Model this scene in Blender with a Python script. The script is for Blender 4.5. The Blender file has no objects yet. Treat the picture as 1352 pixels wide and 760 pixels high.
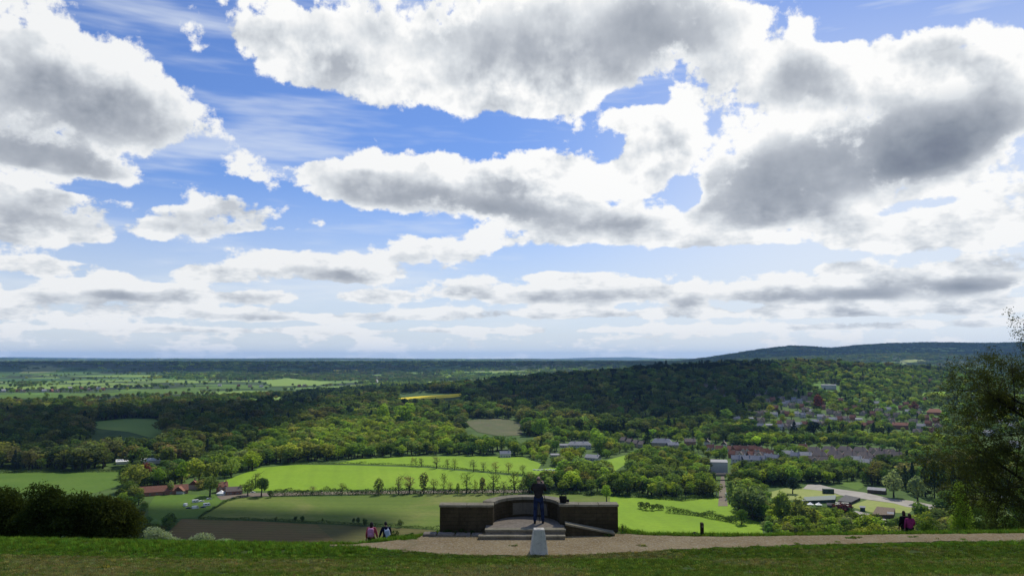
import bpy, bmesh, math, random
import numpy as np
from mathutils import Vector, Matrix, Euler
from mathutils.geometry import delaunay_2d_cdt

random.seed(7)
RNG = np.random.default_rng(7)
R = math.radians
SC = bpy.context.scene
COL = SC.collection

# ------------------------------------------------------------------ camera
EYE = Vector((0.0, 0.0, 120.0))
FPX = 1051.0                     # focal length in pixels of the 1352 x 760 photograph
PITCH = math.atan(92.0 / FPX)    # horizon at row 472
cam_data = bpy.data.cameras.new('camera')
cam_data.sensor_width = 36.0
cam_data.lens = 36.0 * FPX / 1352.0
cam_data.clip_start = 0.1
cam_data.clip_end = 200000.0
cam = bpy.data.objects.new('camera', cam_data)
COL.objects.link(cam)
cam.location = EYE
cam.rotation_euler = (R(90) + PITCH, 0, 0)
SC.camera = cam

# ------------------------------------------------------------------ sun
SUN_EL, SUN_AZ = R(50), R(22)    # azimuth measured from +Y (view direction) towards +X
SUN_DIR = Vector((math.sin(SUN_AZ) * math.cos(SUN_EL), math.cos(SUN_AZ) * math.cos(SUN_EL), math.sin(SUN_EL)))
sun_data = bpy.data.lights.new('sun', 'SUN')
sun_data.energy = 5.0
sun_data.angle = R(0.5)
sun_data.color = (1.0, 0.95, 0.86)
sun = bpy.data.objects.new('sun', sun_data)
COL.objects.link(sun)
sun.rotation_euler = SUN_DIR.to_track_quat('Z', 'Y').to_euler()
sun.location = (0, 0, 500)

# ------------------------------------------------------------------ render settings
SC.view_settings.view_transform = 'Standard'
SC.view_settings.look = 'None'
SC.view_settings.exposure = 0.0
SC.view_settings.gamma = 1.0
SC.view_settings.use_curve_mapping = False
SC.render.engine = 'CYCLES'
SC.cycles.max_bounces = 5
SC.cycles.diffuse_bounces = 2
SC.cycles.glossy_bounces = 2
SC.cycles.transmission_bounces = 2
SC.cycles.transparent_max_bounces = 8
SC.cycles.volume_bounces = 0
SC.cycles.use_adaptive_sampling = False
SC.cycles.caustics_reflective = False
SC.cycles.caustics_refractive = False
try:
    SC.cycles.use_denoising = True
    SC.cycles.denoiser = 'OPENIMAGEDENOISE'
    SC.cycles.denoising_input_passes = 'RGB_ALBEDO_NORMAL'
    SC.cycles.denoising_prefilter = 'ACCURATE'
except Exception:
    pass

# ------------------------------------------------------------------ node helpers
class NT:
    """tiny wrapper that turns expressions into math nodes"""
    def __init__(self, tree):
        self.t = tree
    def node(self, kind, **kw):
        n = self.t.nodes.new(kind)
        for k, v in kw.items():
            setattr(n, k, v)
        return n
    def put(self, sock, v):
        if isinstance(v, bpy.types.NodeSocket):
            self.t.links.new(v, sock)
        elif v is not None:
            try:
                sock.default_value = v
            except Exception:
                sock.default_value = tuple(v) + (1.0,)
    def m(self, op, a, b=None, c=None, clamp=False):
        n = self.node('ShaderNodeMath', operation=op, use_clamp=clamp)
        self.put(n.inputs[0], a)
        if b is not None: self.put(n.inputs[1], b)
        if c is not None: self.put(n.inputs[2], c)
        return n.outputs[0]
    def add(self, a, b): return self.m('ADD', a, b)
    def sub(self, a, b): return self.m('SUBTRACT', a, b)
    def mul(self, a, b): return self.m('MULTIPLY', a, b)
    def div(self, a, b): return self.m('DIVIDE', a, b)
    def mad(self, a, b, c): return self.m('MULTIPLY_ADD', a, b, c)
    def smooth(self, v, lo, hi, a=0.0, b=1.0):
        n = self.node('ShaderNodeMapRange', interpolation_type='SMOOTHSTEP')
        self.put(n.inputs['Value'], v)
        n.inputs['From Min'].default_value = lo
        n.inputs['From Max'].default_value = hi
        n.inputs['To Min'].default_value = a
        n.inputs['To Max'].default_value = b
        return n.outputs['Result']
    def lin(self, v, lo, hi, a=0.0, b=1.0):
        n = self.node('ShaderNodeMapRange')
        self.put(n.inputs['Value'], v)
        n.inputs['From Min'].default_value = lo
        n.inputs['From Max'].default_value = hi
        n.inputs['To Min'].default_value = a
        n.inputs['To Max'].default_value = b
        return n.outputs['Result']
    def noise(self, vec, scale, detail=4, rough=0.55, dist=0.0, lac=2.0):
        n = self.node('ShaderNodeTexNoise')
        if vec is not None: self.put(n.inputs['Vector'], vec)
        n.inputs['Scale'].default_value = scale
        n.inputs['Detail'].default_value = detail
        n.inputs['Roughness'].default_value = rough
        n.inputs['Lacunarity'].default_value = lac
        n.inputs['Distortion'].default_value = dist
        return n.outputs[0]
    def noise2(self, vec, scale, detail=4, rough=0.55):
        n = self.node('ShaderNodeTexNoise', noise_dimensions='2D')
        self.put(n.inputs['Vector'], vec)
        n.inputs['Scale'].default_value = scale
        n.inputs['Detail'].default_value = detail
        n.inputs['Roughness'].default_value = rough
        return n.outputs[0]
    def vm(self, op, a, b=None, s=None):
        n = self.node('ShaderNodeVectorMath', operation=op)
        self.put(n.inputs[0], a)
        if b is not None: self.put(n.inputs[1], b)
        if s is not None: self.put(n.inputs['Scale'], s)
        return n.outputs['Value'] if op in ('DOT_PRODUCT', 'LENGTH') else n.outputs['Vector']
    def mix(self, f, a, b, blend='MIX'):
        n = self.node('ShaderNodeMix', data_type='RGBA', blend_type=blend)
        self.put(n.inputs[0], f)
        self.put(n.inputs[6], a if isinstance(a, bpy.types.NodeSocket) else tuple(a) + (1.0,))
        self.put(n.inputs[7], b if isinstance(b, bpy.types.NodeSocket) else tuple(b) + (1.0,))
        return n.outputs[2]
    def ramp(self, f, stops, interp='LINEAR'):
        n = self.node('ShaderNodeValToRGB')
        self.put(n.inputs[0], f)
        cr = n.color_ramp
        cr.interpolation = interp
        while len(cr.elements) < len(stops): cr.elements.new(0.5)
        for e, (p, c) in zip(cr.elements, stops):
            e.position = p
            e.color = tuple(c) + (1.0,)
        return n.outputs[0]

def ray_dir(px, py):
    """unit direction of the camera ray through a pixel of the 1352 x 760 photograph"""
    c, s = math.cos(PITCH), math.sin(PITCH)
    r, u = (px - 676.0) / FPX, (380.0 - py) / FPX
    return Vector((r, c - u * s, s + u * c)).normalized()
# ------------------------------------------------------------------ sky: Nishita air + procedural cumulus in world directions
def azel(px, py):
    d = ray_dir(px, py)
    return math.atan2(d.x, d.y), math.asin(d.z)

# big cloud masses: (column, row, half-width, half-height, tilt in degrees, strength) in the photograph, stored as compass directions
CLOUDS = [
    # great heaps: left, top, middle, the dark lens, the bright bank at the right
    (35, 135, 135, 105, 0, 0.80), (168, 146, 108, 44, 12, 0.62), (30, 225, 110, 30, 0, 0.5), (40, 287, 85, 40, 0, 0.66), (85, 312, 60, 20, 5, 0.4),
    (395, 72, 92, 48, 18, 0.62), (600, 78, 215, 88, 0, 0.80), (835, 38, 150, 75, -8, 0.74), (730, 118, 110, 44, 0, 0.6),
    (470, 246, 112, 34, 5, 0.60), (600, 250, 140, 48, 4, 0.70), (735, 272, 130, 38, 10, 0.62), (800, 212, 120, 48, -6, 0.60), (880, 212, 55, 44, 0, 0.52), (830, 308, 84, 24, 0, 0.58), (690, 312, 80, 18, 0, 0.46),
    (1110, 214, 190, 62, -9, 1.0), (1255, 182, 60, 44, -15, 0.6),
    (1005, 72, 90, 56, 0, 0.58), (1060, 112, 62, 46, 0, 0.62), (935, 148, 66, 44, 0, 0.52), (840, 156, 44, 20, 0, 0.6), (1175, 94, 95, 44, 0, 0.56), (1310, 108, 100, 64, 0, 0.62), (1245, 52, 55, 16, -10, 0.4),
    (1105, 298, 150, 30, 0, 0.52), (1000, 280, 66, 24, 0, 0.46), (1300, 262, 90, 46, 0, 0.52), (1230, 318, 90, 16, 0, 0.46), (960, 322, 60, 14, 0, 0.4),
    (292, 292, 96, 30, 5, 0.62), (200, 303, 26, 13, 0, 0.5), (400, 283, 56, 13, 8, 0.36),
    (250, 28, 34, 26, 50, 0.26), (333, 207, 22, 10, 0, 0.24),
    # smaller heaps in rows towards the horizon
    (60, 350, 58, 14, 0, 0.52), (280, 363, 44, 15, 0, 0.56), (400, 353, 82, 20, 3, 0.60), (572, 336, 74, 25, 0, 0.62), (478, 362, 50, 14, 0, 0.5),
    (140, 386, 78, 17, 0, 0.56), (245, 390, 72, 13, 0, 0.52), (350, 394, 58, 10, 0, 0.46), (602, 381, 44, 18, 0, 0.58), (505, 392, 62, 11, 0, 0.48), (770, 384, 76, 25, 0, 0.62), (682, 392, 44, 11, 0, 0.48), (845, 382, 28, 14, 0, 0.5), (922, 392, 66, 20, 0, 0.60), (1030, 390, 46, 17, 0, 0.54), (1112, 381, 66, 22, 0, 0.56), (1212, 378, 70, 21, 0, 0.58), (1312, 362, 80, 27, 0, 0.62), (20, 398, 56, 12, 0, 0.5), (1120, 352, 36, 11, 0, 0.46), (720, 366, 30, 9, 0, 0.4),
    (330, 416, 58, 11, 0, 0.52), (205, 411, 84, 8, 0, 0.44), (60, 418, 70, 8, 0, 0.44), (455, 420, 84, 8, 0, 0.48), (590, 415, 66, 9, 0, 0.48), (740, 413, 78, 9, 0, 0.5), (880, 415, 76, 8, 0, 0.48), (1040, 413, 90, 9, 0, 0.5), (1200, 406, 100, 12, 0, 0.52), (1320, 402, 70, 12, 0, 0.5),
    (140, 433, 120, 5, 0, 0.40), (400, 437, 130, 5, 0, 0.40), (660, 436, 130, 5, 0, 0.40), (930, 434, 130, 5, 0, 0.42), (1180, 429, 130, 6, 0, 0.42),
    # openings of blue
    (905, 248, 22, 34, 10, -0.5), (828, 132, 46, 16, 0, -0.4), (1215, 272, 46, 9, -6, -0.45), (990, 344, 70, 18, 0, -0.5), (1165, 22, 70, 18, -10, -0.5), (90, 243, 110, 12, 4, -0.6), (690, 182, 70, 18, 0, -0.4), (350, 160, 40, 40, 0, -0.4), (370, 318, 60, 10, 0, -0.5), (150, 335, 70, 14, 0, -0.4), (560, 300, 50, 9, 0, -0.4), (930, 200, 14, 44, 20, -0.35), (1320, 20, 60, 24, 0, -0.4), (680, 348, 50, 16, 0, -0.4),
]
# bellies of the thick clouds that no sun gets through
THICK = [
    (1115, 219, 190, 56, -9, 0.85), (1250, 184, 70, 42, -18, 0.4), (690, 52, 250, 62, 4, 0.52), (890, 30, 90, 50, 0, 0.5), (50, 150, 170, 62, 10, 0.48), (20, 280, 100, 16, 0, 0.45),
    (30, 212, 110, 26, 0, 0.4), (560, 266, 150, 26, 6, 0.45), (720, 290, 130, 18, 8, 0.4), (292, 302, 80, 15, 0, 0.42), (1055, 112, 44, 36, 0, 0.6), (1100, 296, 60, 11, 0, 0.42),
    (1220, 386, 80, 12, 0, 0.5), (770, 394, 66, 11, 0, 0.5), (922, 400, 54, 8, 0, 0.5), (604, 386, 34, 9, 0, 0.6), (1112, 390, 50, 9, 0, 0.5), (332, 421, 44, 5, 0, 0.5), (1325, 374, 60, 10, 0, 0.55), (575, 346, 54, 9, 0, 0.45), (150, 393, 60, 7, 0, 0.4), (405, 361, 50, 7, 0, 0.35), (1030, 396, 36, 6, 0, 0.4),
]

def angles(N, d):
    sep = N.node('ShaderNodeSeparateXYZ'); N.put(sep.inputs[0], d)
    return (*sep.outputs, N.m('ARCTAN2', sep.outputs[0], sep.outputs[1]), N.m('ARCSINE', sep.outputs[2]))

def turbulence(N, d, fine_oct, puffs):
    """cloud-layer noise for a unit direction: a plane overhead for the large shapes, angles for the billows"""
    x, y, z, az, el = angles(N, d)
    zz = N.add(N.m('MAXIMUM', z, 0.0), 0.14)
    p = N.node('ShaderNodeCombineXYZ')
    N.put(p.inputs[0], N.mul(az, 4.0)); N.put(p.inputs[1], N.mul(N.m('LOGARITHM', zz, 2.71828), -2.1))
    acc = N.mad(N.sub(N.noise2(p.outputs[0], 3.4, fine_oct, 0.62), 0.5), 1.5, 0.0)
    q = N.node('ShaderNodeCombineXYZ')
    N.put(q.inputs[0], az); N.put(q.inputs[1], N.mul(el, 1.45))
    puff = N.node('ShaderNodeTexVoronoi', feature='F1', normalize=True, voronoi_dimensions='2D')
    N.put(puff.inputs['Vector'], N.vm('ADD', q.outputs[0], N.vm('SCALE', p.outputs[0], s=0.02)))
    puff.inputs['Scale'].default_value = 13.0
    puff.inputs['Detail'].default_value = puffs
    puff.inputs['Roughness'].default_value = 0.6
    puff.inputs['Lacunarity'].default_value = 2.3
    return N.mad(N.sub(0.36, puff.outputs['Distance']), 0.95, acc)

def blobs(N, az, el, items, step):
    """sum of the placed masses (domed tops, flatter bases), and how much it changes along a small step towards the sun"""
    acc, der = 0.0, 0.0
    for (cx, cy, rx, ry, rot, amp) in items:
        a0, e0 = azel(cx, cy)
        rx, ry = rx / FPX, ry / FPX
        c, s = math.cos(R(-rot)), math.sin(R(-rot))
        u = N.mad(az, c / rx, N.mad(el, s / rx, -(a0 * c + e0 * s) / rx))
        v = N.mad(az, -s / ry, N.mad(el, c / ry, -(-a0 * s + e0 * c) / ry))
        vv = N.m('MAXIMUM', v, N.mul(v, -1.35))
        q = N.mad(u, u, N.mul(vv, vv))
        E = N.m('EXPONENT', N.mul(N.mul(q, N.add(q, 0.35)), -0.55))
        acc = N.mad(E, amp, acc)
        if step:
            fit = min(1.0, 0.42 * ry / step[1])
            du, dv = (step[0] * c + step[1] * s) / rx, (-step[0] * s + step[1] * c) / ry
            der = N.mad(N.mul(E, N.m('MINIMUM', q, 1.2)), N.mul(N.mad(u, du, N.mul(v, dv)), -1.9 * amp * fit), der)
    return acc, der

world = bpy.data.worlds.new('World')
SC.world = world
world.use_nodes = True
wt = world.node_tree
wt.nodes.clear()
W = NT(wt)
w_out = W.node('ShaderNodeOutputWorld')
bg = W.node('ShaderNodeBackground')
SKY_K = 0.1
bg.inputs['Strength'].default_value = SKY_K
W.t.links.new(bg.outputs[0], w_out.inputs[0])
sky = W.node('ShaderNodeTexSky', sky_type='NISHITA')
sky.sun_disc = False
sky.sun_elevation = SUN_EL
sky.sun_rotation = SUN_AZ
sky.altitude = 150.0
sky.air_density = 1.0
sky.dust_density = 0.6
sky.ozone_density = 2.5
tc = W.node('ShaderNodeTexCoord')
D0 = tc.outputs['Generated']
D0 = W.vm('NORMALIZE', D0)
_x, _y, _z, azw, elw = angles(W, D0)
STEP = (0.012, 0.042)
D1 = W.vm('ADD', D0, W.vm('SCALE', (STEP[0], 0.0, STEP[1]), s=W.smooth(elw, 0.0, 0.22, 0.32, 1.0)))
blob, dblob = blobs(W, azw, elw, CLOUDS, STEP)
t0 = turbulence(W, D0, 8, 2.5)
t1 = turbulence(W, D1, 4, 1.5)
base = W.add(W.add(W.smooth(elw, 0.26, 0.05, -0.42, -0.24), W.smooth(elw, 0.07, 0.02, 0.0, 0.14)), blob)
dens = W.add(base, t0)
thick, _d = blobs(W, azw, elw, THICK, None)
cover = W.smooth(dens, -0.04, 0.16)
# light through the cloud: thin rims and sun-facing shoulders white, thick middles grey
edge = W.mul(W.mad(dblob, -0.62, W.sub(t0, t1)), W.m('MAXIMUM', W.mad(thick, -1.1, 1.0), 0.30))
body = W.smooth(dens, 0.12, 0.80)
lum = W.sub(0.92, W.mul(body, 0.17))
lum = W.mad(W.m('MINIMUM', W.m('MAXIMUM', edge, -0.40), 0.32), 0.70, lum)
lum = W.sub(lum, W.mul(W.mul(W.smooth(dens, 0.06, 0.5), thick), 0.52))
lum = W.m('MAXIMUM', W.m('MINIMUM', lum, 0.93), 0.0)
glow = W.smooth(W.vm('DOT_PRODUCT', D0, tuple(SUN_DIR)), 0.60, 1.0, 0.0, 0.16)
lum = W.add(lum, glow)
k = 1.0 / SKY_K
ccol = W.ramp(lum, [(0.0, (0.135 * k, 0.16 * k, 0.225 * k)), (0.28, (0.25 * k, 0.285 * k, 0.345 * k)), (0.55, (0.45 * k, 0.485 * k, 0.54 * k)), (0.78, (0.72 * k, 0.755 * k, 0.79 * k)), (1.0, (1.0 * k, 1.0 * k, 0.99 * k))])
# thin high veil
vp = W.node('ShaderNodeMapping')
W.put(vp.inputs['Vector'], D0)
vp.inputs['Rotation'].default_value = (0, R(14), R(8))
vp.inputs['Scale'].default_value = (2.2, 2.2, 15.0)
veil = W.noise(vp.outputs[0], 1.6, 4, 0.6)
veil = W.smooth(veil, 0.44, 0.74, 0.0, 0.62)
lowhaze = W.smooth(elw, 0.24, 0.0, 0.0, 0.74)
rightmist = W.mul(W.smooth(azw, -0.05, 0.42), W.smooth(elw, 0.50, 0.16, 0.0, 0.72))
blue = W.mix(1.0, sky.outputs[0], (0.56, 0.74, 1.12), 'MULTIPLY')
air = W.mix(W.m('MAXIMUM', veil, rightmist), blue, (0.80 * k, 0.86 * k, 0.93 * k))
air = W.mix(lowhaze, air, (0.82 * k, 0.87 * k, 0.91 * k))
far = W.smooth(elw, 0.05, -0.015, 0.0, 0.7)
ccol = W.mix(far, ccol, (0.90 * k, 0.92 * k, 0.93 * k))
skycol = W.mix(cover, air, ccol)
W.put(bg.inputs['Color'], skycol)
world.cycles.sampling_method = 'NONE'
# ------------------------------------------------------------------ numpy value noise
def _hash2(ix, iy, seed):
    h = (ix.astype(np.int64) * 374761393 + iy.astype(np.int64) * 668265263 + seed * 974711) & 0xFFFFFFFF
    h = ((h ^ (h >> 13)) * 1274126177) & 0xFFFFFFFF
    return ((h ^ (h >> 16)) & 0xFFFF) / 65535.0

def vnoise(x, y, seed=0):
    x, y = np.asarray(x, float), np.asarray(y, float)
    ix, iy = np.floor(x), np.floor(y)
    fx, fy = x - ix, y - iy
    fx, fy = fx * fx * (3 - 2 * fx), fy * fy * (3 - 2 * fy)
    a, b = _hash2(ix, iy, seed), _hash2(ix + 1, iy, seed)
    c, d = _hash2(ix, iy + 1, seed), _hash2(ix + 1, iy + 1, seed)
    return (a * (1 - fx) + b * fx) * (1 - fy) + (c * (1 - fx) + d * fx) * fy

def fbm(x, y, octv=4, seed=0):
    s, a, t = 0.0, 0.5, 0.0
    for o in range(octv):
        s = s + a * vnoise(x * 2 ** o + 17.3 * o, y * 2 ** o - 9.1 * o, seed + o)
        t += a
        a *= 0.5
    return s / t

def sstep(v, lo, hi):
    t = np.clip((np.asarray(v, float) - lo) / (hi - lo), 0, 1)
    return t * t * (3 - 2 * t)

# ------------------------------------------------------------------ shape of the land (metres; valley floor 0, viewpoint bench 113.5, eye 120)
BENCH = 113.5
LIP_X = [-60, -30, -20, -8, -5.6, -4.2, -2.85, -2.55, 3.75, 4.05, 5.2, 9, 20, 40, 70]
LIP_Y = [29.6, 29.2, 28.9, 28.0, 28.0, 29.0, 29.6, 33.6, 33.6, 30.5, 29.6, 29.4, 30.1, 30.6, 31.0]
RIDGE = [(-260, 1750, 14), (0, 1950, 34), (220, 2050, 56), (420, 2120, 72), (640, 2220, 84), (850, 2300, 90), (1080, 2420, 82), (1330, 2550, 60), (1600, 2750, 38)]

def ridge_height(x, y):
    out = np.zeros_like(x)
    for (x0, y0, h0), (x1, y1, h1) in zip(RIDGE[:-1], RIDGE[1:]):
        dx, dy = x1 - x0, y1 - y0
        t = np.clip(((x - x0) * dx + (y - y0) * dy) / (dx * dx + dy * dy), 0, 1)
        dist = np.hypot(x - x0 - t * dx, y - y0 - t * dy)
        h = h0 + (h1 - h0) * t
        w = np.where(y < y0 + t * dy, 560.0, 700.0)
        out = np.maximum(out, h * np.exp(-(dist / w) ** 2 * 1.25))
    return out

# far chalk and sandstone hills: (distance, [(column, row of the skyline), ...], half depth)
def far_hill(x, y, dist, prof, depth, base=0.0):
    col = 676.0 + FPX * x / np.maximum(y, 1.0)
    row = np.interp(col, [p[0] for p in prof], [p[1] for p in prof], left=478, right=478)
    top = 120.0 + (472.0 - row) / FPX * dist
    top = np.maximum(top, 0)
    e = np.exp(-((y - dist) / depth) ** 2 * 1.3)
    return top * e * (y > 200)

LEITH = [(860, 480), (900, 477), (940, 472), (985, 465), (1015, 460.5), (1045, 457.5), (1075, 458.5), (1092, 460.5), (1112, 459), (1135, 456.5), (1170, 454.5), (1230, 453), (1300, 454), (1400, 452), (1600, 458), (1900, 470)]
MIDHILL = [(930, 480), (980, 474), (1040, 471), (1090, 470), (1140, 468), (1200, 466), (1260, 468), (1330, 470), (1420, 468), (1600, 472)]
RIM = [(-400, 471), (-100, 471), (40, 471.2), (150, 472.6), (300, 472.8), (440, 472.2), (520, 473.3), (640, 473.4), (730, 473.4), (780, 471.6), (830, 471.2), (880, 473), (1000, 473), (1900, 473)]
NEARRIM = [(-400, 475), (0, 473), (120, 474.5), (260, 474), (400, 474), (480, 473.5), (560, 474.5), (680, 474.4), (760, 475), (830, 475.5), (900, 473.5), (960, 475), (1900, 476)]

def ground_z(x, y):
    x, y = np.atleast_1d(np.asarray(x, float)), np.atleast_1d(np.asarray(y, float))
    r = np.hypot(x, y)
    amp = sstep(r, 1300, 3500) * 5.0 + sstep(r, 4000, 12000) * 16.0
    v = amp * (fbm(x / 900 + 5, y / 900, 3, 3) - 0.35)
    v = np.maximum(v, far_hill(x, y, 30000.0, RIM, 5000.0))
    v = np.maximum(v, far_hill(x, y, 16500.0, NEARRIM, 3800.0) * (0.86 + 0.28 * fbm(x / 1800, y / 1800, 3, 21)))
    lh = far_hill(x, y, 8200.0, LEITH, 1500.0)
    v = np.maximum(v, lh * (1 + 0.0 * x) - 14 * sstep(lh, 20, 140) * (1 - sstep(np.abs(y - 8200), 0, 900)) * 0 + 26 * sstep(lh, 30, 120) * (fbm(x / 700, y / 500, 3, 8) - 0.5) * sstep(np.abs(y - 8200), 250, 900))
    v = np.maximum(v, far_hill(x, y, 6000.0, MIDHILL, 900.0) * 0.96)
    v = np.maximum(v, ridge_height(x, y) + 7 * sstep(ridge_height(x, y), 12, 50) * (fbm(x / 170, y / 170, 3, 31) - 0.5))
    # viewpoint hill
    lip = np.interp(x, LIP_X, LIP_Y)
    up = BENCH + 0.19 * np.maximum(26.0 - y, 0)
    up = np.where(y < 0, BENCH + 0.19 * 26 + 0.19 * np.minimum(-y, 40) * (1 - np.minimum(-y, 40) / 80), up)
    k = sstep(y, 22.5, 29)
    up = up + 0.22 * np.exp(-((y - 26) / 2.6) ** 2)                 # eased foot of the bank
    up = up - 0.22 * np.exp(-((y - 26) / 2.6) ** 2) * sstep(y, 24.4, 26.4) 
    t = np.maximum(y - lip, 0)
    s1, s2 = 0.275, 0.315
    drop = np.where(t < 1.2, s1 * t * t / 2.4, s1 * (t - 0.6)) + np.where(t > 30, (s2 - s1) * (t - 30), 0)
    hill = up - drop
    d = hill - v
    kk = np.clip(0.5 + 0.5 * d / 5.0, 0, 1)                         # smooth union at the foot
    z = v + (hill - v) * kk + 5.0 * kk * (1 - kk) * (r > 60)
    return np.where(hill > v + 5, hill, z)

def gz(x, y):
    return float(ground_z(x, y)[0])

_AT = {}
def at(px, py):
    """the point of the land seen at a pixel of the photograph (marching along the ray from the eye, past the near hill)"""
    key = (round(px, 2), round(py, 2))
    if key in _AT: return _AT[key]
    d = ray_dir(px, py)
    h = math.hypot(d.x, d.y)
    ts = np.concatenate([np.linspace(90, 1200, 500), np.geomspace(1205, 45000, 1400)]) / h
    zs = EYE.z + d.z * ts
    g = ground_z(d.x * ts, d.y * ts)
    below = np.nonzero(zs <= g)[0]
    if len(below) == 0:
        t = ts[-1]
    elif below[0] == 0:
        t = ts[0]
    else:
        i = below[0]
        a, b = zs[i - 1] - g[i - 1], zs[i] - g[i]
        t = ts[i - 1] + (ts[i] - ts[i - 1]) * a / (a - b)
    p = (float(d.x * t), float(d.y * t), gz(d.x * t, d.y * t))
    _AT[key] = p
    return p

def near(px, py, z=BENCH):
    """a point on the near bench (a level plane)"""
    d = ray_dir(px, py)
    t = (z - EYE.z) / d.z
    return (d.x * t, d.y * t)

def project(x, y, z):
    c, s = math.cos(PITCH), math.sin(PITCH)
    z = np.asarray(z, float) - EYE.z
    dep = y * c + z * s
    upv = -y * s + z * c
    return 676.0 + FPX * np.asarray(x) / dep, 380.0 - FPX * upv / dep, dep

# ------------------------------------------------------------------ objects
def mesh_np(name, verts, faces, mats=(), mat_idx=None, smooth=False):
    """mesh from an (n,3) array and either one (m,k) array or a list of index lists"""
    me = bpy.data.meshes.new(name)
    verts = np.asarray(verts, np.float32)
    if isinstance(faces, np.ndarray) and faces.ndim == 2:
        k = faces.shape[1]
        me.vertices.add(len(verts)); me.vertices.foreach_set('co', verts.ravel())
        me.loops.add(faces.size); me.loops.foreach_set('vertex_index', faces.astype(np.int32).ravel())
        me.polygons.add(len(faces)); me.polygons.foreach_set('loop_start', np.arange(0, faces.size, k, dtype=np.int32))
        me.update(calc_edges=True)
    else:
        me.from_pydata([tuple(map(float, v)) for v in verts], [], [tuple(int(i) for i in f) for f in faces])
        me.update()
    for m in mats: me.materials.append(m)
    if mat_idx is not None:
        me.polygons.foreach_set('material_index', np.asarray(mat_idx, np.int32))
    if smooth:
        me.polygons.foreach_set('use_smooth', np.ones(len(me.polygons), bool))
    return me

def link(name, me, parent=None, loc=None, rot=None, scale=None):
    o = bpy.data.objects.new(name, me)
    COL.objects.link(o)
    if parent is not None: o.parent = parent
    if loc is not None: o.location = loc
    if rot is not None: o.rotation_euler = rot
    if scale is not None: o.scale = scale if hasattr(scale, '__len__') else (scale,) * 3
    return o

def tag(o, label=None, cat=None, group=None, kind=None):
    if label: o['label'] = label
    if cat: o['category'] = cat
    if group: o['group'] = group
    if kind: o['kind'] = kind
    return o

def thing(name, label, cat, loc=(0, 0, 0), rotz=0.0, group=None, scale=None):
    return tag(link(name, None, None, loc, (0, 0, rotz), scale), label, cat, group)

def copy_tree(o, loc=None, rotz=None, label=None, scale=None, group=None):
    c = o.copy(); COL.objects.link(c)
    for ch in o.children:
        k = ch.copy(); COL.objects.link(k); k.parent = c
        for g in ch.children:
            q = g.copy(); COL.objects.link(q); q.parent = k
    if loc is not None: c.location = loc
    if rotz is not None: c.rotation_euler = (0, 0, rotz)
    if scale is not None: c.scale = scale if hasattr(scale, '__len__') else (scale,) * 3
    if label: c['label'] = label
    if group: c['group'] = group
    return c

class MB:
    """collects boxes, prisms, tubes and lathes into one mesh"""
    def __init__(self): self.v, self.f, self.mi = [], [], []
    def addv(self, vs, fs, mi=0):
        b = len(self.v)
        self.v += [tuple(map(float, v)) for v in vs]
        self.f += [tuple(b + i for i in f) for f in fs]
        self.mi += [mi] * len(fs)
        return self
    def box(self, x0, x1, y0, y1, z0, z1, mi=0, bevel=0.0, rot=0.0, c=(0, 0)):
        bm = bmesh.new()
        bmesh.ops.create_cube(bm, size=1.0)
        for v in bm.verts:
            v.co = Vector(((x0 + x1) / 2 + v.co.x * (x1 - x0), (y0 + y1) / 2 + v.co.y * (y1 - y0), (z0 + z1) / 2 + v.co.z * (z1 - z0)))
        if bevel > 0: bmesh.ops.bevel(bm, geom=bm.edges[:], offset=bevel, segments=2, affect='EDGES', profile=0.5)
        return self.bm(bm, mi, rot, c)
    def bm(self, bm, mi=0, rot=0.0, c=(0, 0)):
        bm.verts.index_update()
        cs, sn = math.cos(rot), math.sin(rot)
        vs = [(c[0] + v.co.x * cs - v.co.y * sn, c[1] + v.co.x * sn + v.co.y * cs, v.co.z) for v in bm.verts]
        self.addv(vs, [[v.index for v in f.verts] for f in bm.faces], mi)
        bm.free()
        return self
    def prism(self, poly, z0, z1, mi=0):
        """upright prism over a counter-clockwise outline; z0, z1 numbers or lists"""
        n = len(poly)
        a = [z0] * n if not hasattr(z0, '__len__') else z0
        b = [z1] * n if not hasattr(z1, '__len__') else z1
        vs = [(p[0], p[1], a[i]) for i, p in enumerate(poly)] + [(p[0], p[1], b[i]) for i, p in enumerate(poly)]
        fs = [tuple(range(n - 1, -1, -1)), tuple(range(n, 2 * n))] + [(i, (i + 1) % n, n + (i + 1) % n, n + i) for i in range(n)]
        return self.addv(vs, fs, mi)
    def tube(self, pts, rad, n=8, mi=0, caps=True):
        pts = [Vector(p) for p in pts]
        rad = rad if hasattr(rad, '__len__') else [rad] * len(pts)
        b = len(self.v); vs, fs = [], []
        prev = None
        for i, p in enumerate(pts):
            t = (pts[min(i + 1, len(pts) - 1)] - pts[max(i - 1, 0)]).normalized()
            if prev is None:
                a = t.orthogonal().normalized()
            else:
                a = (prev - t * prev.dot(t))
                a = a.normalized() if a.length > 1e-6 else t.orthogonal().normalized()
            prev = a
            q = t.cross(a)
            for k in range(n):
                an = 2 * math.pi * k / n
                vs.append(p + (a * math.cos(an) + q * math.sin(an)) * rad[i])
        for i in range(len(pts) - 1):
            for k in range(n):
                fs.append((i * n + k, i * n + (k + 1) % n, (i + 1) * n + (k + 1) % n, (i + 1) * n + k))
        if caps:
            fs.append(tuple(range(n - 1, -1, -1)))
            fs.append(tuple((len(pts) - 1) * n + k for k in range(n)))
        return self.addv(vs, fs, mi)
    def mesh(self, name, mats=(), smooth=False):
        return mesh_np(name, self.v, self.f, mats, self.mi, smooth)
    def build(self, name, mats, parent=None, smooth=False, **kw):
        return link(name, self.mesh(name, mats if hasattr(mats, '__len__') else [mats], smooth), parent, **kw)

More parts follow.
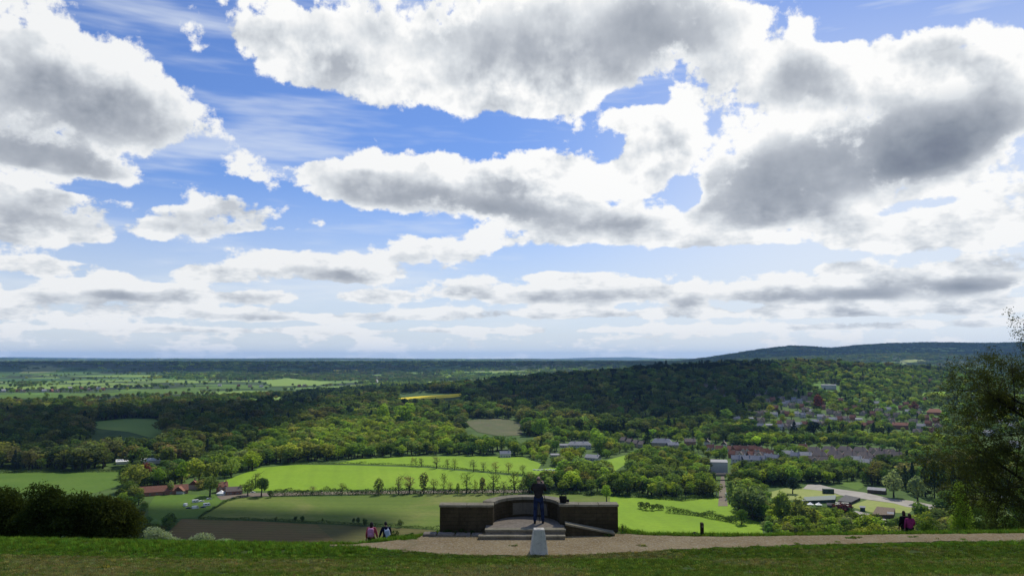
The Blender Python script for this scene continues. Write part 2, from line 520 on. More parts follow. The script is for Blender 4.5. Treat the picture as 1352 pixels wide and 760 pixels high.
def inside(poly, x, y):
    x, y = np.asarray(x), np.asarray(y)
    r = np.zeros(x.shape, bool)
    n = len(poly)
    for i in range(n):
        x0, y0 = poly[i][:2]; x1, y1 = poly[(i + 1) % n][:2]
        c = ((y0 > y) != (y1 > y)) & (x < (x1 - x0) * (y - y0) / ((y1 - y0) if y1 != y0 else 1e-9) + x0)
        r ^= c
    return r

def sheet(name, poly, off, step, mat, kind='structure', ragged=0.0):
    """polygon on the land, draped over it a little above"""
    pts = []
    n = len(poly)
    for i in range(n):
        a, b = np.array(poly[i][:2]), np.array(poly[(i + 1) % n][:2])
        m = max(1, int(np.linalg.norm(b - a) / step))
        for j in range(m): pts.append(tuple(a + (b - a) * j / m))
    if ragged > 0:
        rr = np.random.default_rng(len(pts))
        pts = [(p[0] + ragged * (2 * vnoise(p[0] * 1.9, p[1] * 2.3, 4) - 1) + ragged * 0.4 * rr.normal(), p[1] + ragged * (2 * vnoise(p[0] * 2.1 + 7, p[1] * 1.7, 5) - 1) + ragged * 0.4 * rr.normal()) for p in pts]
    nb = len(pts)
    P = np.array(pts)
    gx, gy = np.meshgrid(np.arange(P[:, 0].min() + step / 2, P[:, 0].max(), step), np.arange(P[:, 1].min() + step / 2, P[:, 1].max(), step))
    gx, gy = gx.ravel(), gy.ravel()
    k = inside(pts, gx, gy)
    allp = pts + list(zip(gx[k], gy[k]))
    res = delaunay_2d_cdt([Vector(p) for p in allp], [], [list(range(nb))], 1, 1e-4)
    V = np.array([(v.x, v.y) for v in res[0]])
    z = ground_z(V[:, 0], V[:, 1]) + off
    me = mesh_np(name, np.column_stack([V, z]), [list(f) for f in res[2]], [mat], smooth=True)
    o = link(name, me)
    o['kind'] = kind
    return o

# ------------------------------------------------------------------ materials
def material(name, build, rough=0.9):
    m = bpy.data.materials.new(name)
    m.use_nodes = True
    m.node_tree.nodes.clear()
    N = NT(m.node_tree)
    out = N.node('ShaderNodeOutputMaterial')
    sh = build(N)
    N.t.links.new(sh, out.inputs[0])
    return m

def pbsdf(N, col, rough=0.9, spec=0.2, bump=None, metal=0.0):
    p = N.node('ShaderNodeBsdfPrincipled')
    N.put(p.inputs['Base Color'], col if isinstance(col, bpy.types.NodeSocket) else tuple(col) + (1.0,))
    N.put(p.inputs['Roughness'], rough)
    p.inputs['Specular IOR Level'].default_value = spec
    p.inputs['Metallic'].default_value = metal
    if bump is not None:
        b = N.node('ShaderNodeBump')
        N.put(b.inputs['Height'], bump[0])
        b.inputs['Strength'].default_value = bump[1]
        b.inputs['Distance'].default_value = bump[2]
        N.t.links.new(b.outputs[0], p.inputs['Normal'])
    return p.outputs[0]

def plain(name, col, rough=0.8, spec=0.25, vary=0.12, scale=3.0, metal=0.0, coord='Object'):
    def b(N):
        t = N.node('ShaderNodeTexCoord')
        n = N.noise(t.outputs[coord], scale, 5, 0.6)
        lo = tuple(max(0, c * (1 - vary * 2)) for c in col); hi = tuple(min(1, c * (1 + vary * 1.6)) for c in col)
        return pbsdf(N, N.mix(N.smooth(n, 0.3, 0.7), lo, hi), rough, spec, metal=metal)
    return material(name, b)

def position(N):
    return N.node('ShaderNodeNewGeometry').outputs['Position']

def mat_field(name, cols, scale=0.02, stripe=None, sc2=0.25):
    """crop or grass: broad drifts of tone, fine tussock grain, faint tractor lines"""
    def b(N):
        P = position(N)
        n1 = N.noise(P, scale, 5, 0.6, 0.4)
        n2 = N.noise(P, sc2, 4, 0.6)
        c = N.ramp(n1, [(0.28, cols[0]), (0.5, cols[1]), (0.72, cols[2])])
        c = N.mix(N.smooth(n2, 0.35, 0.7, 0.0, 0.35), c, tuple(x * 0.62 for x in cols[1]))
        if stripe:
            ang, per, amt = stripe
            mp = N.node('ShaderNodeMapping', vector_type='TEXTURE'); N.put(mp.inputs['Vector'], P)
            mp.inputs['Rotation'].default_value = (0, 0, ang)
            w = N.node('ShaderNodeTexWave', wave_type='BANDS', bands_direction='X')
            N.put(w.inputs['Vector'], mp.outputs[0]); w.inputs['Scale'].default_value = 0.314 / per
            w.inputs['Distortion'].default_value = 0.6; w.inputs['Detail'].default_value = 2
            c = N.mix(N.smooth(w.outputs[1], 0.62, 0.95, 0.0, amt), c, tuple(x * 0.6 for x in cols[0]))
        return pbsdf(N, c, 0.9, 0.1)
    return material(name, b)

def ground_build(N):
    P = position(N)
    sep = N.node('ShaderNodeSeparateXYZ'); N.put(sep.inputs[0], P)
    dist = N.vm('LENGTH', P)
    # near turf: worn, mossy, clover-dark and straw-pale drifts
    a = N.noise(P, 0.55, 6, 0.62, 0.5)
    b = N.noise(P, 4.5, 6, 0.65)
    c = N.noise(P, 30.0, 3, 0.6)
    st = N.node('ShaderNodeMapping'); N.put(st.inputs['Vector'], P); st.inputs['Scale'].default_value = (0.13, 0.75, 0.2)
    band = N.noise(st.outputs[0], 1.0, 4, 0.55)
    turf = N.ramp(a, [(0.25, (0.035, 0.062, 0.012)), (0.48, (0.058, 0.098, 0.018)), (0.7, (0.078, 0.118, 0.024)), (0.85, (0.115, 0.125, 0.045))])
    turf = N.mix(N.smooth(b, 0.42, 0.72, 0.0, 0.6), turf, (0.085, 0.082, 0.032))
    turf = N.mix(N.smooth(c, 0.45, 0.7, 0.0, 0.55), turf, (0.022, 0.04, 0.01))
    turf = N.mix(N.smooth(band, 0.5, 0.72, 0.0, 0.45), turf, (0.11, 0.125, 0.04))
    # valley: patchwork of fields with darker copses between
    wob = N.node('ShaderNodeTexNoise'); N.put(wob.inputs['Vector'], P); wob.inputs['Scale'].default_value = 0.0016; wob.inputs['Detail'].default_value = 3
    mp = N.node('ShaderNodeMapping'); N.put(mp.inputs['Vector'], N.vm('ADD', P, N.vm('SCALE', N.vm('SUBTRACT', wob.outputs[1], (0.5, 0.5, 0.5)), s=420.0)))
    mp.inputs['Scale'].default_value = (0.0026, 0.0021, 0.0); mp.inputs['Rotation'].default_value = (0, 0, 0.3)
    vo = N.node('ShaderNodeTexVoronoi', feature='F1', distance='CHEBYCHEV', voronoi_dimensions='2D'); N.put(vo.inputs['Vector'], mp.outputs[0]); vo.inputs['Scale'].default_value = 1.0
    sc_ = N.node('ShaderNodeSeparateColor'); N.put(sc_.inputs[0], vo.outputs['Color'])
    G = [(0.0, (0.06, 0.12, 0.022)), (0.14, (0.13, 0.21, 0.035)), (0.3, (0.045, 0.085, 0.022)), (0.42, (0.17, 0.25, 0.045)), (0.56, (0.08, 0.15, 0.035)), (0.68, (0.19, 0.22, 0.08)), (0.8, (0.04, 0.07, 0.02)), (0.88, (0.10, 0.19, 0.03)), (0.965, (0.22, 0.19, 0.09))]
    fields = N.ramp(sc_.outputs[0], G, 'CONSTANT')
    fields = N.mix(N.smooth(N.noise(P, 0.01, 5, 0.6), 0.35, 0.7, 0.0, 0.35), fields, (0.035, 0.07, 0.02))
    wood = N.noise(P, 0.0011, 6, 0.6, 0.3)
    woodcol = N.mix(N.noise(P, 0.012, 3, 0.6), (0.016, 0.030, 0.012), (0.045, 0.066, 0.022))
    more = N.smooth(dist, 3500.0, 12000.0, 0.0, 0.13)
    fields = N.mix(N.smooth(N.add(wood, more), 0.52, 0.56), fields, woodcol)
    # rough meadow floor close by
    meadow = N.ramp(N.noise(P, 0.02, 5, 0.6), [(0.3, (0.04, 0.075, 0.016)), (0.55, (0.06, 0.105, 0.022)), (0.75, (0.085, 0.115, 0.035))])
    val = N.mix(N.smooth(dist, 1500.0, 2100.0), meadow, fields)
    col = N.mix(N.smooth(dist, 90.0, 320.0), turf, val)
    bump = N.mad(N.sub(c, 0.5), 0.4, N.mul(b, 1.0))
    return pbsdf(N, col, 0.95, 0.08, bump=(bump, 0.5, 0.06))

M_GROUND = material('ground', ground_build)

def build_ground():
    rings = np.concatenate([np.linspace(0.8, 15, 24), np.linspace(15.25, 50, 140), np.geomspace(50.6, 35000, 490)])
    front = np.radians(np.arange(-46, 46.01, 0.25))
    back = np.radians(np.arange(49, 312, 3.0))
    ang = np.concatenate([front, back])
    na, nr = len(ang), len(rings)
    A, RR = np.meshgrid(ang, rings)
    x, y = (RR * np.sin(A)).ravel(), (RR * np.cos(A)).ravel()
    z = ground_z(x, y)
    V = np.column_stack([x, y, z])
    i = np.arange(nr - 1)[:, None]; j = np.arange(na)[None, :]
    jn = (j + 1) % na
    F = np.stack([(i * na + j), (i * na + jn), ((i + 1) * na + jn), ((i + 1) * na + j)], -1).reshape(-1, 4)[:, ::-1]
    V = np.vstack([V, [[0, 0, gz(0, 0)]]])
    me = mesh_np('ground', V, F, [M_GROUND], smooth=True)
    bm = bmesh.new(); bm.from_mesh(me)
    bm.verts.ensure_lookup_table()
    c = bm.verts[-1]
    for k in range(na):
        f = bm.faces.new((bm.verts[(k + 1) % na], bm.verts[k], c)); f.smooth = True
    bm.normal_update()
    bm.to_mesh(me); bm.free()
    me.update()
    o = link('ground', me)
    o['kind'] = 'structure'
    return o

build_ground()
# ------------------------------------------------------------------ foliage
def leaf_build(N, trans=0.45, spread=0.28):
    a = N.node('ShaderNodeAttribute', attribute_type='INSTANCER', attribute_name='tint')
    g = N.node('ShaderNodeNewGeometry')
    r = g.outputs['Random Per Island']
    f = N.lin(r, 0, 1, 1 - spread, 1 + spread)
    col = N.vm('SCALE', a.outputs['Color'], s=N.mul(f, 2.0))
    # some leaves yellower, some bluer
    h = N.m('FRACT', N.mul(r, 7.31))
    col = N.mix(N.smooth(h, 0.6, 1.0, 0.0, 0.3), col, N.vm('MULTIPLY', col, (1.35, 1.12, 0.7)))
    d = N.node('ShaderNodeBsdfDiffuse'); N.put(d.inputs[0], col)
    t = N.node('ShaderNodeBsdfTranslucent'); N.put(t.inputs[0], N.vm('MULTIPLY', col, (1.25, 1.3, 0.7)))
    m = N.node('ShaderNodeMixShader'); m.inputs[0].default_value = trans
    N.t.links.new(d.outputs[0], m.inputs[1]); N.t.links.new(t.outputs[0], m.inputs[2])
    return m.outputs[0]

M_LEAF = material('leaf', leaf_build)
M_BARK = plain('bark', (0.05, 0.042, 0.032), 0.95, 0.1, 0.3, 4.0)
M_TWIG = plain('twig', (0.035, 0.030, 0.022), 0.95, 0.1, 0.3, 6.0)

def quads(P, Nrm, size, rng, aspect=0.75):
    """one small quad per point, facing its normal"""
    n = len(P)
    t = rng.normal(size=(n, 3))
    t -= Nrm * (t * Nrm).sum(1, keepdims=True)
    t /= np.linalg.norm(t, axis=1, keepdims=True) + 1e-9
    b = np.cross(Nrm, t)
    s = np.asarray(size).reshape(-1, 1) * 0.5
    t, b = t * s, b * s * aspect
    V = np.stack([P - t, P + b * 0.9, P + t, P - b], 1).reshape(-1, 3)     # kite
    return V, np.arange(4 * n).reshape(n, 4)

def unit(rng, n):
    v = rng.normal(size=(n, 3))
    return v / np.linalg.norm(v, axis=1, keepdims=True)

def crown_points(rng, n, centre, rx, rz, lobes, lobe_r, jitter=0.36, up=0.25, hollow=0.8, flat=1.0):
    cz = centre[2]
    c = unit(rng, lobes) * rng.uniform(0.25, 0.78, (lobes, 1)) ** 0.7
    c = c * np.array([rx, rx, rz]) + np.array(centre)
    lr = rng.uniform(0.75, 1.2, lobes) * lobe_r
    w = lr ** 2 / (lr ** 2).sum()
    m = int(n * 1.9)
    k = rng.choice(lobes, m, p=w)
    d = unit(rng, m)
    d[:, 2] = d[:, 2] + up * rng.uniform(0, 1, m)
    d /= np.linalg.norm(d, axis=1, keepdims=True)
    rad = rng.uniform(hollow, 1.04, m) * (1 + 0.12 * rng.normal(size=m))
    P = c[k] + d * (lr[k] * rad)[:, None] * np.array([1, 1, flat])
    keep = np.ones(m, bool)
    for j in range(lobes):
        q = np.linalg.norm((P - c[j]) / np.array([1, 1, flat]), axis=1)
        keep &= ~((q < lr[j] * 0.66) & (k != j))
    P, d = P[keep][:n], d[keep][:n]
    nn = d + jitter * rng.normal(size=P.shape)
    nn /= np.linalg.norm(nn, axis=1, keepdims=True)
    return P, nn

def trunk_mesh(rng, H, r, lean=0.3, limbs=5, top=0.75, spread=0.35, start=0.3):
    mb = MB()
    pts = [(0, 0, -0.4)]
    x = y = 0.0
    for i in range(1, 6):
        x += rng.normal() * lean * 0.25; y += rng.normal() * lean * 0.25
        pts.append((x, y, H * top * i / 5))
    mb.tube(pts, [r * 1.25, r, r * 0.85, r * 0.65, r * 0.45, r * 0.2], 6)
    for k in range(limbs):
        f = rng.uniform(start, 0.8)
        i = f * 5; a = np.array(pts[int(i)]); b = np.array(pts[min(int(i) + 1, 5)])
        p0 = a + (b - a) * (i - int(i))
        an = rng.uniform(0, 6.28); L = H * spread * rng.uniform(0.6, 1.1)
        d = np.array([math.cos(an), math.sin(an), rng.uniform(0.5, 1.1)])
        p1 = p0 + d * L * 0.5; p2 = p0 + d * L + np.array([0, 0, L * 0.15])
        mb.tube([p0, p1, p2], [r * 0.4, r * 0.26, r * 0.08], 5)
    return mb

class Proto: pass
PROTO = {}
def make_proto(kind, seed):
    rng = np.random.default_rng(seed)
    p = Proto(); H = 12.0
    if kind == 'round':
        rx = rng.uniform(4.0, 5.2); n, leaf = 620, 1.05
        P, Nn = crown_points(rng, n, (0, 0, H * 0.58), rx * 0.72, H * 0.32, 13, rx * 0.43, up=0.35)
        tr = trunk_mesh(rng, H, 0.32)
    elif kind == 'oval':
        rx = rng.uniform(3.0, 3.6); n, leaf = 520, 0.95
        P, Nn = crown_points(rng, n, (0, 0, H * 0.56), rx * 0.68, H * 0.36, 13, rx * 0.46, up=0.3)
        tr = trunk_mesh(rng, H, 0.28)
    elif kind == 'tall':
        rx = rng.uniform(2.0, 2.5); n, leaf = 420, 0.8
        P, Nn = crown_points(rng, n, (0, 0, H * 0.55), rx * 0.6, H * 0.40, 14, rx * 0.5, up=0.3)
        tr = trunk_mesh(rng, H, 0.2, spread=0.16)
    elif kind == 'sparse':
        rx = rng.uniform(2.6, 3.4); n, leaf = 300, 0.55
        P, Nn = crown_points(rng, n, (0, 0, H * 0.58), rx * 0.75, H * 0.37, 16, rx * 0.42, jitter=1.0, hollow=0.3)
        tr = trunk_mesh(rng, H, 0.22, limbs=11, top=0.85, spread=0.32, start=0.15)
    elif kind == 'conifer':
        n, leaf = 520, 0.75
        t = rng.uniform(0, 1, n) ** 1.3
        an = rng.uniform(0, 6.283, n)
        tier = 0.82 + 0.18 * np.cos(t * 44)
        rad = 2.5 * (1 - t) ** 0.85 * tier * rng.uniform(0.72, 1.05, n) + 0.12
        P = np.column_stack([rad * np.cos(an), rad * np.sin(an), 0.9 + t * (H - 0.9) - 0.1 * rad])
        Nn = np.column_stack([np.cos(an), np.sin(an), np.full(n, 0.55)]) + 0.45 * rng.normal(size=(n, 3))
        Nn /= np.linalg.norm(Nn, axis=1, keepdims=True)
        tr = trunk_mesh(rng, H, 0.22, lean=0.05, limbs=0, top=0.95); rx = 2.6
    elif kind == 'pine':
        n, leaf = 430, 0.8
        P, Nn = crown_points(rng, n, (0, 0, H * 0.7), 1.7, H * 0.26, 9, 1.3, up=0.4, flat=0.7)
        tr = trunk_mesh(rng, H, 0.24, lean=0.2, limbs=7, top=0.9, spread=0.2, start=0.5); rx = 2.9
    elif kind == 'shrub':
        rx = 4.5; n, leaf = 520, 1.0
        P, Nn = crown_points(rng, n, (0, 0, H * 0.40), rx * 0.7, H * 0.34, 14, rx * 0.45, up=0.35)
        tr = trunk_mesh(rng, H, 0.2, limbs=6, top=0.5, start=0.1)
    elif kind == 'copse':
        Ps, Ns = [], []
        for i in range(9):
            a, rr = rng.uniform(0, 6.28), 13 * math.sqrt(rng.uniform(0, 1))
            h = rng.uniform(0.7, 1.1)
            q, m = crown_points(rng, 90, (rr * math.cos(a) * 1.4, rr * math.sin(a), H * 0.5 * h), 3.2, H * 0.32 * h, 7, 2.3, up=0.35)
            Ps.append(q); Ns.append(m)
        P, Nn = np.vstack(Ps), np.vstack(Ns); leaf = 1.9; rx = 18
        tr = MB(); tr.tube([(0, 0, -1), (0, 0, H * 0.6)], [0.4, 0.15], 5)
    P[:, 2] = np.maximum(P[:, 2], 0.25)
    top = np.percentile(P[:, 2], 99.5)
    V, F = quads(P, Nn, leaf * rng.uniform(0.6, 1.3, len(P)), rng)
    p.H = max(top, 1.0)
    p.rx = np.percentile(np.hypot(P[:, 0], P[:, 1]), 96)
    p.crown = mesh_np(kind + '_crown', V, F, [M_LEAF])
    p.trunk = tr.mesh(kind + '_trunk', [M_BARK], True)
    # both in one mesh for the far woods
    tv = np.array(tr.v); nf = len(F)
    faces = [tuple(int(i) for i in f) for f in F] + [tuple(i + len(V) for i in f) for f in tr.f]
    me = mesh_np(kind + '_whole', np.vstack([V, tv]), faces, [M_LEAF, M_BARK], [0] * nf + [1] * len(tr.f))
    p.whole = bpy.data.objects.new(kind + '_source', me)
    p.kind = kind
    PROTO.setdefault(kind, []).append(p)
    return p

for kind, cnt in (('round', 5), ('oval', 4), ('tall', 3), ('sparse', 4), ('conifer', 3), ('pine', 3), ('shrub', 3), ('copse', 4)):
    for i in range(cnt): make_proto(kind, 100 + 13 * i + len(kind) * 7)
ALLP = [p for k in PROTO for p in PROTO[k]]
for i, p in enumerate(ALLP): p.i = i

def vary(rng, c, amt=0.22, hue=0.10):
    f = math.exp(rng.normal() * amt)
    return [max(0.004, c[0] * f * math.exp(rng.normal() * hue)), max(0.004, c[1] * f), max(0.003, c[2] * f * math.exp(rng.normal() * hue))]

def tree(name, label, cat, x, y, h, w, kind, tint, group=None, rng=RNG, z=None, crown='crown'):
    """an Empty at the foot with trunk and crown under it; h and w in metres"""
    p = PROTO[kind][rng.integers(len(PROTO[kind]))]
    z = gz(x, y) if z is None else z
    root = thing(name, label, cat, (x, y, z), rng.uniform(0, 6.28), group, (w / 2 / p.rx, w / 2 / p.rx, h / p.H))
    link('trunk', p.trunk, root)
    c = link(crown, p.crown, root)
    c['tint'] = [float(v) for v in tint]
    return root

def tree_px(name, label, cat, px, by, ty, wpx, kind, tint, group=None, rng=RNG):
    """a tree whose foot stands on the land where the photograph shows it"""
    x, y, z = at(px, by)
    m = y / FPX
    return tree(name, label, cat, x, y, (by - ty) * m * 1.02, wpx * m, kind, tint, group, rng, z)

def scatter_nodes():
    """geometry nodes: one of the source trees on every point (used for woods nobody could count)"""
    ng = bpy.data.node_groups.new('wood_scatter', 'GeometryNodeTree')
    ng.interface.new_socket('Geometry', in_out='INPUT', socket_type='NodeSocketGeometry')
    ng.interface.new_socket('Geometry', in_out='OUTPUT', socket_type='NodeSocketGeometry')
    nd = ng.nodes
    gi, go = nd.new('NodeGroupInput'), nd.new('NodeGroupOutput')
    join = nd.new('GeometryNodeJoinGeometry')
    def attr(n, t):
        a = nd.new('GeometryNodeInputNamedAttribute'); a.data_type = t; a.inputs[0].default_value = n
        return a.outputs[0]
    pi, sc, rt = attr('source', 'INT'), attr('size', 'FLOAT_VECTOR'), attr('spin', 'FLOAT_VECTOR')
    m2p = nd.new('GeometryNodeMeshToPoints')
    ng.links.new(gi.outputs[0], m2p.inputs[0])
    return ng, nd, m2p.outputs[0], pi, sc, rt, join, go

def scatter(name, pts, used, label=None, extra=None):
    """pts: rows of (x, y, z, source index, sx, sz, spin, r, g, b)"""
    pts = np.array(pts, float)
    me = bpy.data.meshes.new(name)
    me.vertices.add(len(pts)); me.vertices.foreach_set('co', pts[:, :3].astype(np.float32).ravel())
    a = me.attributes.new('source', 'INT', 'POINT'); a.data.foreach_set('value', pts[:, 3].astype(np.int32))
    a = me.attributes.new('size', 'FLOAT_VECTOR', 'POINT'); a.data.foreach_set('vector', np.column_stack([pts[:, 4], pts[:, 4], pts[:, 5]]).astype(np.float32).ravel())
    a = me.attributes.new('spin', 'FLOAT_VECTOR', 'POINT'); a.data.foreach_set('vector', np.column_stack([pts[:, 6] * 0, pts[:, 6] * 0, pts[:, 6]]).astype(np.float32).ravel())
    a = me.attributes.new('tint', 'FLOAT_VECTOR', 'POINT'); a.data.foreach_set('vector', pts[:, 7:10].astype(np.float32).ravel())
    ng, nd, src, pi, sc, rt, join, go = scatter_nodes()
    for i in sorted(used):
        ob = used[i]
        oi = nd.new('GeometryNodeObjectInfo'); oi.inputs[0].default_value = ob; oi.transform_space = 'ORIGINAL'
        cmp_ = nd.new('FunctionNodeCompare'); cmp_.data_type = 'INT'; cmp_.operation = 'EQUAL'
        ng.links.new(pi, cmp_.inputs[2]); cmp_.inputs[3].default_value = i
        iop = nd.new('GeometryNodeInstanceOnPoints')
        ng.links.new(src, iop.inputs['Points']); ng.links.new(cmp_.outputs[0], iop.inputs['Selection'])
        ng.links.new(oi.outputs['Geometry'], iop.inputs['Instance'])
        ng.links.new(rt, iop.inputs['Rotation']); ng.links.new(sc, iop.inputs['Scale'])
        ng.links.new(iop.outputs[0], join.inputs[0])
    ng.links.new(join.outputs[0], go.inputs[0])
    o = link(name, me)
    md = o.modifiers.new('scatter', 'NODES'); md.node_group = ng
    o['kind'] = 'stuff'
    if label: o['label'] = label
    return o

def row_of(x, y, z, p, h, w, rng, tint):
    return (x, y, z, p.i, w / 2 / p.rx, h / p.H, rng.uniform(0, 6.28), *tint)
# ------------------------------------------------------------------ fields and tracks
def G(pts): return [at(*p)[:2] for p in pts]

M_BRIGHT = mat_field('spring_crop', [(0.135, 0.235, 0.010), (0.165, 0.275, 0.011), (0.195, 0.30, 0.016)], 0.012, (0.2, 24.0, 0.12))
M_MEADOW = mat_field('hay_meadow', [(0.070, 0.120, 0.012), (0.095, 0.142, 0.016), (0.180, 0.18, 0.05)], 0.010, (1.55, 16.0, 0.15))
M_GRAZED = mat_field('grazed_grass', [(0.06, 0.12, 0.012), (0.075, 0.14, 0.014), (0.09, 0.15, 0.018)], 0.02)
M_SOIL = mat_field('ploughed_soil', [(0.105, 0.074, 0.022), (0.135, 0.096, 0.029), (0.105, 0.104, 0.024)], 0.02, (1.5, 7.0, 0.35))
M_SCRUBF = mat_field('rough_stubble', [(0.082, 0.074, 0.02), (0.09, 0.088, 0.022), (0.095, 0.10, 0.024)], 0.03, (1.5, 9.0, 0.2))
M_LAWN = mat_field('mown_lawn', [(0.17, 0.22, 0.05), (0.22, 0.26, 0.065), (0.26, 0.28, 0.09)], 0.03)
M_PALE = mat_field('pale_pasture', [(0.13, 0.22, 0.032), (0.17, 0.26, 0.04), (0.22, 0.29, 0.065)], 0.004)
M_DARKF = mat_field('young_wheat', [(0.04, 0.095, 0.03), (0.05, 0.115, 0.035), (0.06, 0.125, 0.035)], 0.004)
M_RAPE = mat_field('rapeseed', [(0.55, 0.44, 0.02), (0.62, 0.50, 0.02), (0.66, 0.54, 0.03)], 0.01)
M_ROUGH = mat_field('rough_clearing', [(0.10, 0.085, 0.05), (0.08, 0.095, 0.035), (0.13, 0.115, 0.06)], 0.02)
M_GRAVEL = mat_field('pale_gravel', [(0.25, 0.23, 0.195), (0.30, 0.28, 0.24), (0.36, 0.335, 0.29)], 0.05)
M_TRACK = mat_field('rail_ballast', [(0.12, 0.10, 0.08), (0.16, 0.13, 0.10), (0.17, 0.16, 0.08)], 0.05)
M_ROAD = mat_field('far_road', [(0.30, 0.29, 0.27), (0.34, 0.33, 0.31), (0.38, 0.37, 0.35)], 0.03)

